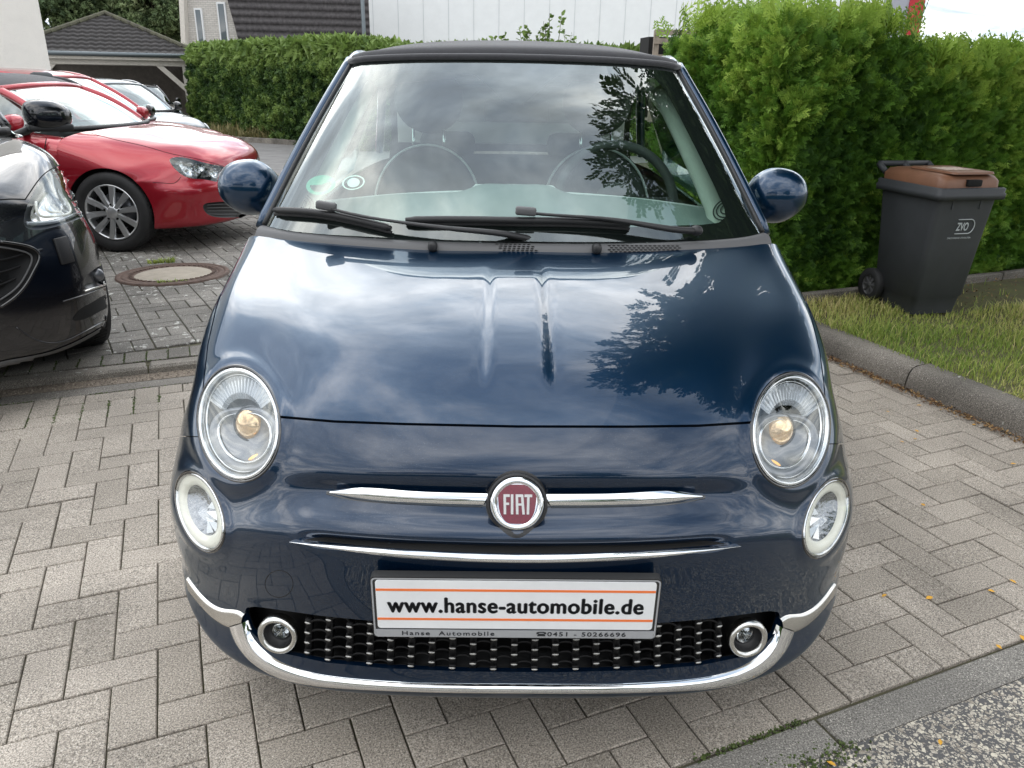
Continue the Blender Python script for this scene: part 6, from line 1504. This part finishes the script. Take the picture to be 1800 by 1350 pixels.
# front right wheel stands at gl_: local (-.77, .87)
Og = gl_ + lf_ * .80 + fw * .87; Og.z = -.055
red = thing('parked_car', 'red convertible with black soft top and ten-spoke alloy wheels, parked left of the blue car', 'car', tuple(Og), hd_ + rad(90))
SK = Skin(Og, hd_ + rad(90), GROWS, -1, arch=(.87, .32, .355))
HL = [(298, 281), (313, 276), (335, 279), (369, 288), (399, 296), (407, 303), (399, 316), (362, 316), (330, 312), (313, 302), (302, 290)]
LG = [(357, 361), (371, 356), (400, 354), (425, 354), (448, 362), (449, 376), (415, 383), (376, 381), (361, 373)]
fh = -poly_sdf(SK.uv, smooth_closed(HL, 50)) / 100; fg = -poly_sdf(SK.uv, smooth_closed(LG, 50)) / 100
V, F = SK.take([SK.arch, np.where(SK.V[:, 2] > .5, fh, 1.), np.where(SK.V[:, 2] < .5, fg, 1.)])
rim(mobj('front_body', V, F, M_REDP, red), .012)
car_body(red, .89, 4.25, .92, 1.40, (1.12, .955), (1.74, 1.275), [(1.74, 1.285), (1.92, 1.335), (2.35, 1.36), (2.75, 1.33), (3.1, 1.17), (3.4, .97)], M_REDP, M_CLOTH, .355, (.87, 3.45), .322, .775, M_SG, cloth=True, spokes=10, frontdoor=1.34)
for o in SK.patch(HL, 'headlamp', M_LAMPDK, red, off=-.004, sink=.05):
    pass
SK.patch(LG, 'lower_grille', M_BLACKPL, red, off=-.003, sink=.02)
for k in range(4): SK.strip([(364, 361 + k * 5.2), (400, 359 + k * 6), (444, 362 + k * 4.6)], .0035, 'grille_slat', M_GREYPL, red, off=-.006)
for (cx, cy, r) in ((318, 290, .050), (333, 297, .062), (352, 294, .050), (378, 303, .048), (347, 303, .045)):
    p, n = SK.S(cx, cy); 
    for s in (1, -1):
        q = Vector((p.x * s, p.y, p.z)); nn_ = Vector((n.x * s, n.y, n.z)); Ml = frame_at(q - nn_ * .045, nn_)
        MB().lathe([(0, 0), (r * .6, .004), (r * .9, .018), (r * .95, .026)], 20, Ml).build('reflector', M_LAMPCH, red)
        MB().sphere(q - nn_ * .025, r * .33, 12, 8).build('bulb_glass', M_CLEAR, red)
SK.patch(HL, 'headlamp_glass', glass('lamp_cover', (.93, .95, .96), 1.0), red, off=.001, dome=.004)
SK.strip([(160, 234), (205, 246), (258, 258), (300, 270), (345, 279), (398, 294)], .0022, 'bonnet_gap', M_DARK, red, off=.0005)
SK.strip([(268, 321), (290, 322), (308, 321), (318, 311)], .0022, 'bumper_gap', M_DARK, red, off=.0005)
MB().box((0, .075, .62), (.6, .05, .075), None, .015).build('front_grille', M_GLOSSBLACK, red)
car_mirror(red, (-.985, 1.50, 1.01), -1, M_REDP, (.10, .065, .065)); car_mirror(red, (.985, 1.50, 1.01), 1, M_REDP, (.10, .065, .065))
# --- black crossover, nose towards the camera on the left
M_BLK = paint('black_paint', (.002, .0025, .005), .1, .25, .05)
SROWS = [
 [(0,1.0,1.05),(.25,1.0,1.05),(.45,1.03,1.05),(.6,1.07,1.045),(.70,1.12,1.04),(.78,1.16,1.015),(.86,1.2,.95),(.90,1.25,.7),(.89,1.3,.35)],
 [(0,.65,1.025),(.25,.65,1.02),(.45,.66,1.02),(.6,.68,1.03),(.70,.70,1.03),(.78,.76,1.0),(.86,.86,.92),(.90,.98,.7),(.895,1.1,.45)],
 [(0,.38,.985),(.25,.38,.98),(.45,.40,.98),(.58,.42,.985),(.68,.46,.98),(.76,.53,.945),(.84,.66,.86),(.895,.84,.7),(.90,.98,.5)],
 [(0,.15,.93),(.25,.16,.925),(.44,.18,.92),(.56,.22,.91),(.66,.28,.89),(.74,.37,.85),(.82,.52,.79),(.885,.72,.67),(.90,.9,.52)],
 [(0,.06,.87),(.25,.07,.865),(.44,.095,.855),(.57,.135,.84),(.67,.20,.815),(.75,.30,.785),(.82,.44,.74),(.88,.64,.65),(.90,.85,.53)],
 [(0,.02,.79),(.25,.03,.785),(.44,.06,.775),(.58,.105,.76),(.69,.175,.74),(.77,.275,.715),(.83,.40,.69),(.88,.58,.63),(.90,.80,.53)],
 [(0,.0,.69),(.25,.01,.69),(.45,.04,.68),(.59,.09,.665),(.70,.16,.65),(.78,.26,.635),(.84,.385,.62),(.885,.55,.58),(.90,.76,.52)],
 [(0,-.01,.56),(.25,.0,.56),(.45,.03,.555),(.60,.08,.55),(.71,.15,.54),(.79,.25,.53),(.845,.375,.525),(.885,.53,.51),(.90,.70,.49)],
 [(0,-.01,.43),(.25,.0,.43),(.45,.03,.425),(.60,.08,.42),(.71,.15,.415),(.79,.25,.41),(.845,.37,.405),(.882,.51,.40),(.897,.66,.39)],
 [(0,-.005,.32),(.25,.005,.32),(.45,.035,.32),(.59,.085,.315),(.70,.155,.31),(.78,.25,.305),(.84,.365,.30),(.875,.49,.30),(.89,.62,.30)],
 [(0,.03,.225),(.25,.04,.225),(.44,.065,.225),(.57,.11,.225),(.68,.18,.225),(.76,.27,.225),(.815,.375,.225),(.855,.49,.225),(.88,.60,.225)],
 [(0,.25,.20),(.25,.25,.20),(.42,.26,.20),(.54,.28,.20),(.64,.33,.20),(.72,.39,.20),(.77,.46,.20),(.81,.53,.20),(.84,.60,.20)]]
hs_ = rad(-48); Os = Vector((-2.30, 1.52, 0)); blk = thing('parked_car', 'glossy black crossover with bright swept-back headlamp, cut off by the left edge', 'car', tuple(Os), hs_ + rad(90))
SB = Skin(Os, hs_ + rad(90), SROWS, 1, arch=(.86, .34, .385))
HL2 = [(107, 290), (88, 300), (66, 326), (50, 356), (42, 386), (44, 398), (60, 404), (92, 400), (130, 388), (160, 370), (166, 356), (152, 328), (132, 303)]
GR2 = [(-45, 418), (0, 425), (40, 431), (60, 438), (68, 446), (62, 470), (48, 496), (28, 520), (0, 540), (-45, 560), (-60, 490)]
FG2 = [(148, 492), (162, 476), (180, 466), (190, 466), (192, 480), (190, 496), (176, 502), (158, 508), (149, 506)]
LV2 = [(140, 545), (165, 530), (193, 520), (197, 532), (180, 545), (150, 560), (128, 562)]
f1 = -poly_sdf(SB.uv, smooth_closed(HL2, 60)) / 100; f2 = -poly_sdf(SB.uv, smooth_closed(GR2, 60)) / 100; f3 = -poly_sdf(SB.uv, smooth_closed(FG2, 40)) / 100
f2 = np.minimum(f2, np.maximum(np.abs(SB.V[:, 0]) - .40, np.abs(SB.V[:, 2] - .655) - .125) * 10)
frontal = SB.V[:, 1] < .8
V, F = SB.take([SB.arch, np.where(SB.V[:, 2] > .6, f1, 1.), np.where(frontal & (SB.V[:, 2] < .9), f2, 1.), np.where(frontal & (SB.V[:, 2] < .7), f3, 1.)])
rim(mobj('front_body', V, F, M_BLK, blk), .012)
car_body(blk, .90, 4.2, 1.0, 1.54, (1.05, 1.06), (1.75, 1.46), [(1.75, 1.47), (1.95, 1.51), (2.6, 1.53), (3.2, 1.48), (3.7, 1.32), (4.0, 1.08)], M_BLK, M_BLK, .385, (.86, 3.45), .335, .79, M_SG, spokes=8, frontdoor=1.36, wsbw=.74, wstw=.58, wheelw=.225)
SB.patch(HL2, 'headlamp', M_LAMPGREY, blk, off=-.004, sink=.045)
SB.patch([(cx * .72 + 104 * .28, cy * .72 + 352 * .28) for cx, cy in HL2], 'reflector', M_LAMPCH, blk, off=-.022, sink=.02)
SB.strip([(66, 352), (72, 376), (100, 378), (128, 370), (118, 346)], .006, 'light_guide', bpy.data.materials['light_guide'], blk, off=-.012)
SB.strip([(84, 346), (88, 368), (110, 370)], .006, 'light_guide', bpy.data.materials['light_guide'], blk, off=-.012)
SB.strip([(50, 392), (75, 392), (110, 385), (150, 368)], .009, 'lamp_trim', M_RIB, blk, off=-.014)
SB.patch(HL2, 'headlamp_glass', bpy.data.materials['lamp_cover'], blk, off=.002, dome=.006)
SB.patch(GR2, 'grille', M_FIN, blk, off=-.004, sink=.03)
def fr_(x, z, d): h = SB.T.ray_cast(Vector((x, -2, z)), Vector((0, 1, 0))); return tuple(h[0] + Vector((0, d, 0)))
MB().grid(np.array([[fr_(x, z, .03) for x in np.linspace(-.43, .43, 33)] for z in np.linspace(.50, .80, 8)])).build('grille', M_FIN, blk)
for z in (.57, .63, .69, .75): MB().tube([fr_(x, z, .012) for x in np.linspace(-.40, .40, 30)], .005, 6).build('grille_bar', M_FIN, blk)
SB.strip([(a, b) for a, b in GR2[1:9]], .007, 'grille_surround', M_GLOSSBLACK, blk, off=.002)
SB.strip([(-30, 430), (0, 434), (38, 441), (56, 450), (50, 476), (34, 502), (0, 528)], .004, 'grille_edge', M_GREYPL, blk, off=-.004)
for k in range(4): SB.strip([(-30, 462 + 24 * k - 2), (0, 458 + 22 * k), (46 - 8 * k, 446 + 22 * k)], .005, 'grille_bar', M_FIN, blk, off=-.012)
SB.patch(FG2, 'fog_lamp', M_LAMPDK, blk, off=-.002, sink=.02); p, n = SB.S(176, 483)
for s in (1, -1): MB().sphere(Vector((s * p.x, p.y, p.z)) - Vector((s * n.x, n.y, n.z)) * .012, (.03, .02, .03), 18, 12).build('fog_lens', M_LAMPGREY, blk)
SB.patch(LV2, 'lower_vent', M_DARK, blk, off=.001)
SB.strip([(148, 512), (165, 506), (185, 500), (194, 494)], .005, 'fog_trim', M_SATIN, blk, off=.003)
SB.strip([(110, 530), (140, 521), (170, 510), (195, 500)], .004, 'bumper_crease', M_BLK, blk, off=.003)
SB.strip([(28, 575), (70, 600), (100, 602), (150, 582), (198, 556)], .0035, 'bumper_crease', M_BLK, blk, off=.002)
mb_u = curve([(-20, 640), (0, 635), (84, 618), (138, 597), (192, 566)], 30); mb_l = curve([(-20, 650), (0, 645), (89, 634), (152, 611), (192, 588)], 30)
Gd = np.array([[tuple(SB.S(*(u * (1 - t) + l * t), off=.004 + .006 * math.sin(math.pi * t))[0]) for t in np.linspace(0, 1, 6)] for u, l in zip(mb_u, mb_l)]); MB().grid(Gd).build('skid_strip', M_GREYPL, blk)
SB.strip([(-20, 352), (0, 351), (24, 350), (44, 351)], .0025, 'bonnet_gap', M_DARK, blk, off=.0005); SB.strip([(44, 351), (58, 330), (80, 304), (107, 289)], .0025, 'lamp_gap', M_DARK, blk, off=.0005)
for s in (1, -1): car_mirror(blk, (s * 1.00, 1.55, 1.115), s, M_BLK, (.125, .075, .080), low=True)
p, n = SB.S(112, 440); MB().box(p + n * .002, (.07, .012, .11), frame_at(p, n).to_3x3() @ Matrix.Rotation(rad(90), 3, 'X'), .004).build('radar_panel', M_BLACKPL, blk)
# --- cars further back
def far_car(label, O, hd, paint_, k=1.0, hk=1.0):
    rt = thing('parked_car', label, 'car', tuple(O), hd + rad(90)); rows = [[(x * k, y, z * hk) for x, y, z in r] for r in GROWS]
    K = Skin(Vector(O), hd + rad(90), rows, -1, nr=90, nc=40, arch=(.87, .32, .355), relax=3)
    V, F = K.take([K.arch]); mobj('front_body', V, F, paint_, rt)
    car_body(rt, .89 * k, 4.1, .93 * hk, 1.5 * hk, (1.05, .96 * hk), (1.80, 1.42 * hk), [(1.80, 1.43 * hk), (2.0, 1.47 * hk), (2.6, 1.50 * hk), (3.2, 1.46 * hk), (3.7, 1.30 * hk), (4.0, 1.02 * hk)], paint_, paint_, .355, (.87, 3.40), .32, .775 * k, M_SG, frontdoor=1.32, spokes=8)
    for s in (1, -1):
        c = K.T.find_nearest(Vector((s * .68 * k, .33, .66 * hk))); q, n = c[0], c[1]
        if n.y > 0: n = -n
        Ml = frame_at(q - n * .004, n); MB().lathe([(0, .03), (.07, .026), (.12, .012), (.135, -.01)], 24, Ml @ Matrix.Diagonal((1.15, .78, 1, 1))).build('headlamp', M_RIB, rt)
        car_mirror(rt, (s * .98 * k, 1.42, 1.03 * hk), s, M_GLOSSBLACK, (.09, .06, .075))
    MB().box((0, .075, .62 * hk), (.6, .05, .07), None, .012).build('front_grille', M_GLOSSBLACK, rt); MB().box((0, .0, .33), (1.0, .06, .14), None, .012).build('lower_grille', M_BLACKPL, rt)
    return rt
M_GRYP = paint('grey_metallic_paint', (.16, .175, .19), .6, .3, .1)
far_car('second red car, only its roof and windscreen showing beyond the red convertible', (-3.35, 8.2, -.15), rad(-5), M_REDP, .98, 1.0)
far_car('silver grey car with black mirrors parked before the carport', (-5.90, 13.4, -.30), rad(-30), M_GRYP, .98, 1.0)
far_car('black car standing in the shade of the carport', (-11.6, 25.6, -.68), rad(-50), M_BLK, 1.05, 1.08)
# ================================================================= waste bin
M_BIN = mat('anthracite_plastic', (.038, .041, .045), .55, bump=.08, bscale=200, noise=.12, nscale=7); M_LID = mat('brown_lid', (.18, .085, .048), .45, noise=.12, nscale=9, bump=.05, bscale=120)
# axes: front towards the right and the camera
bw = thing('waste_bin', 'dark grey wheeled bin with a brown lid, by the thuja hedge', 'waste bin', tuple(ab(3.53, 2.15, .11)), rad(14)); bw.scale = (.90, .95, 1.0)
def sec(z, w_, y0, y1, r=.035, n=5):
    o = []; cy = (y0 + y1) / 2; hh2 = (y1 - y0) / 2
    return [(x, y, z) for x, y in rrect(w_, hh2, r, n, 0, cy)]
loops = [sec(0, .165, -.185, .13), sec(.10, .175, -.20, .16), sec(.11, .185, -.21, .17), sec(.40, .20, -.235, .20), sec(.66, .215, -.26, .23), sec(.69, .217, -.262, .235)]
Gd = np.array([l + [l[0]] for l in loops]); bd = MB().grid(Gd).build('body', M_BIN, bw); MB().add(loops[0], [tuple(range(len(loops[0])))]).build('bottom', M_BIN, bw)
rl2 = [sec(.665, .222, -.268, .24), sec(.665, .243, -.300, .262), sec(.695, .245, -.302, .264), sec(.700, .238, -.296, .258), sec(.722, .240, -.298, .26), sec(.728, .228, -.285, .25)]
MB().grid(np.array([l + [l[0]] for l in rl2])).build('rim', M_BIN, bw)
ll = [sec(.722, .214, -.270, .25, .05), sec(.760, .212, -.268, .255, .05), sec(.785, .195, -.250, .245, .06), sec(.793, .165, -.215, .22, .06), sec(.797, .08, -.12, .14, .05), sec(.797, .01, -.01, .02, .005)]
lid = MB().grid(np.array([l + [l[0]] for l in ll])).build('lid', M_LID, bw)
MB().add([tuple(p) for p in sec(.797, .150, -.275, .10, .03)] + [tuple(p) for p in sec(.808, .146, -.27, .09, .03)], [tuple(range(24))[::-1], tuple(range(24, 48))] + [(i, (i + 1) % 24, 24 + (i + 1) % 24, 24 + i) for i in range(24)]).build('lid_grip', M_LID, lid, smooth=False)
MB().box((0, -.272, .752), (.10, .03, .035), None, .006).build('lid_recess', M_DARK, lid)
MB().add([(-.10, -.16, .8095), (.10, -.16, .8095), (.10, .0, .8093), (-.10, .0, .8093)], [(0, 1, 2, 3)]).build('lid_notice', mat('faded_print', (.45, .36, .30), .7, noise=.6, nscale=60), lid)
hn = MB(); hn.tube([(-.19, .315, .80), (.19, .315, .80)], .016, 12); 
for x in (-.19, 0, .19): hn.tube([(x, .24, .76), (x, .30, .79), (x, .315, .80)], .018, 8)
hn.build('handle', M_BIN, bw)
for x in (-.15, .0): pass
for s in (1, -1):
    Mw_ = Matrix.Translation((s * .205, .165, .10)) @ Matrix.Rotation(rad(90), 4, 'Y')
    wl = MB().lathe([(.060, -.022), (.095, -.024), (.10, -.015), (.10, .015), (.095, .024), (.060, .022)], 36, Mw_).build('wheel', M_RUBBER, bw)
    hb3 = MB().lathe([(0, .018), (.018, .018), (.02, .008), (.055, .004), (.062, .016)], 30, Mw_ @ Matrix.Diagonal((1, 1, s, 1)))
    hb3.build('rim', M_GREYPL, wl); sp_ = MB()
    for k in range(8): a = k / 8 * 6.283; sp_.box(Mw_ @ Vector((.038 * math.cos(a), .038 * math.sin(a), .012 * s)), (.040, .008, .010), Mw_.to_3x3() @ Matrix.Rotation(a, 3, 'Z'))
    sp_.build('wheel_spokes', M_GREYPL, wl, smooth=False)
MB().tube([(-.2, .165, .10), (.2, .165, .10)], .012, 8).build('axle', M_DARK, bw)
for s in (-1, 1): MB().prism([(0, 0), (.055, 0), (0, .055)], Matrix.Translation((s * .10, -.262, .665)) @ Matrix.Rotation(rad(90), 4, 'Y'), -.006, .006).build('rim_bracket', M_BIN, bw, smooth=False)
slp = math.atan((.262 - .185) / .69); Mz = Matrix.Translation((.02, -.2475, .515)) @ Matrix.Rotation(rad(90) + slp - .0, 4, 'X')
M_PRT = mat('pale_print', (.42, .45, .46), .6)
text_mesh('ZVO', .062, M_PRT, 'logo_letters', bw, Mz @ Matrix.Translation((-.008, 0, .0035)), .0004, width=.085, bold=.0015)
arc = [(.040 + .042 * math.cos(a) * .9, .040 * math.sin(a)) for a in np.linspace(-1.45, 1.45, 14)]
lg = MB(); pts2 = [Mz @ Vector((x, y, .003)) for x, y in [(-.05, -.040)] + arc + [(-.05, .040)]]; lg.tube(pts2, .0032, 5); lg.build('logo_arc', M_PRT, bw)
text_mesh('ZWECKVERBAND OSTHOLSTEIN', .0135, M_PRT, 'logo_text', bw, Mz @ Matrix.Translation((-.01, -.064, .0035)), .0003, width=.17)
# ================================================================= tree leaning over the car from the right
def leafy_tmpl():
    r = np.random.default_rng(5); V = []; F = []
    for i in range(9):
        t = i / 8; s = 1 if i % 2 else -1; b = len(V); c = np.array([0, t * 1.0, 0]); d = np.array([s * .8, .55, r.normal() * .25]); d /= np.linalg.norm(d); sd_ = np.array([-d[1], d[0], 0]) * .15; l = .42
        V += [tuple(c), tuple(c + d * l * .45 + sd_), tuple(c + d * l), tuple(c + d * l * .45 - sd_)]; F.append((b, b + 1, b + 2, b + 3))
    b = len(V); V += [(-.008, 0, 0), (.008, 0, 0), (.005, 1.05, 0), (-.005, 1.05, 0)]; F.append((b, b + 1, b + 2, b + 3)); return np.array(V), np.array(F)
tree('elm_tree', 'tree on the lawn right of the picture, its branches mirrored in bonnet and windscreen', (5.6, 2.6, .1), 6.8, 2.5, 15000, (.14, .28), M_OVER, 91, trunk_h=.3, clusters=48, tmpl=leafy_tmpl(), lean=(-1.9, .7))
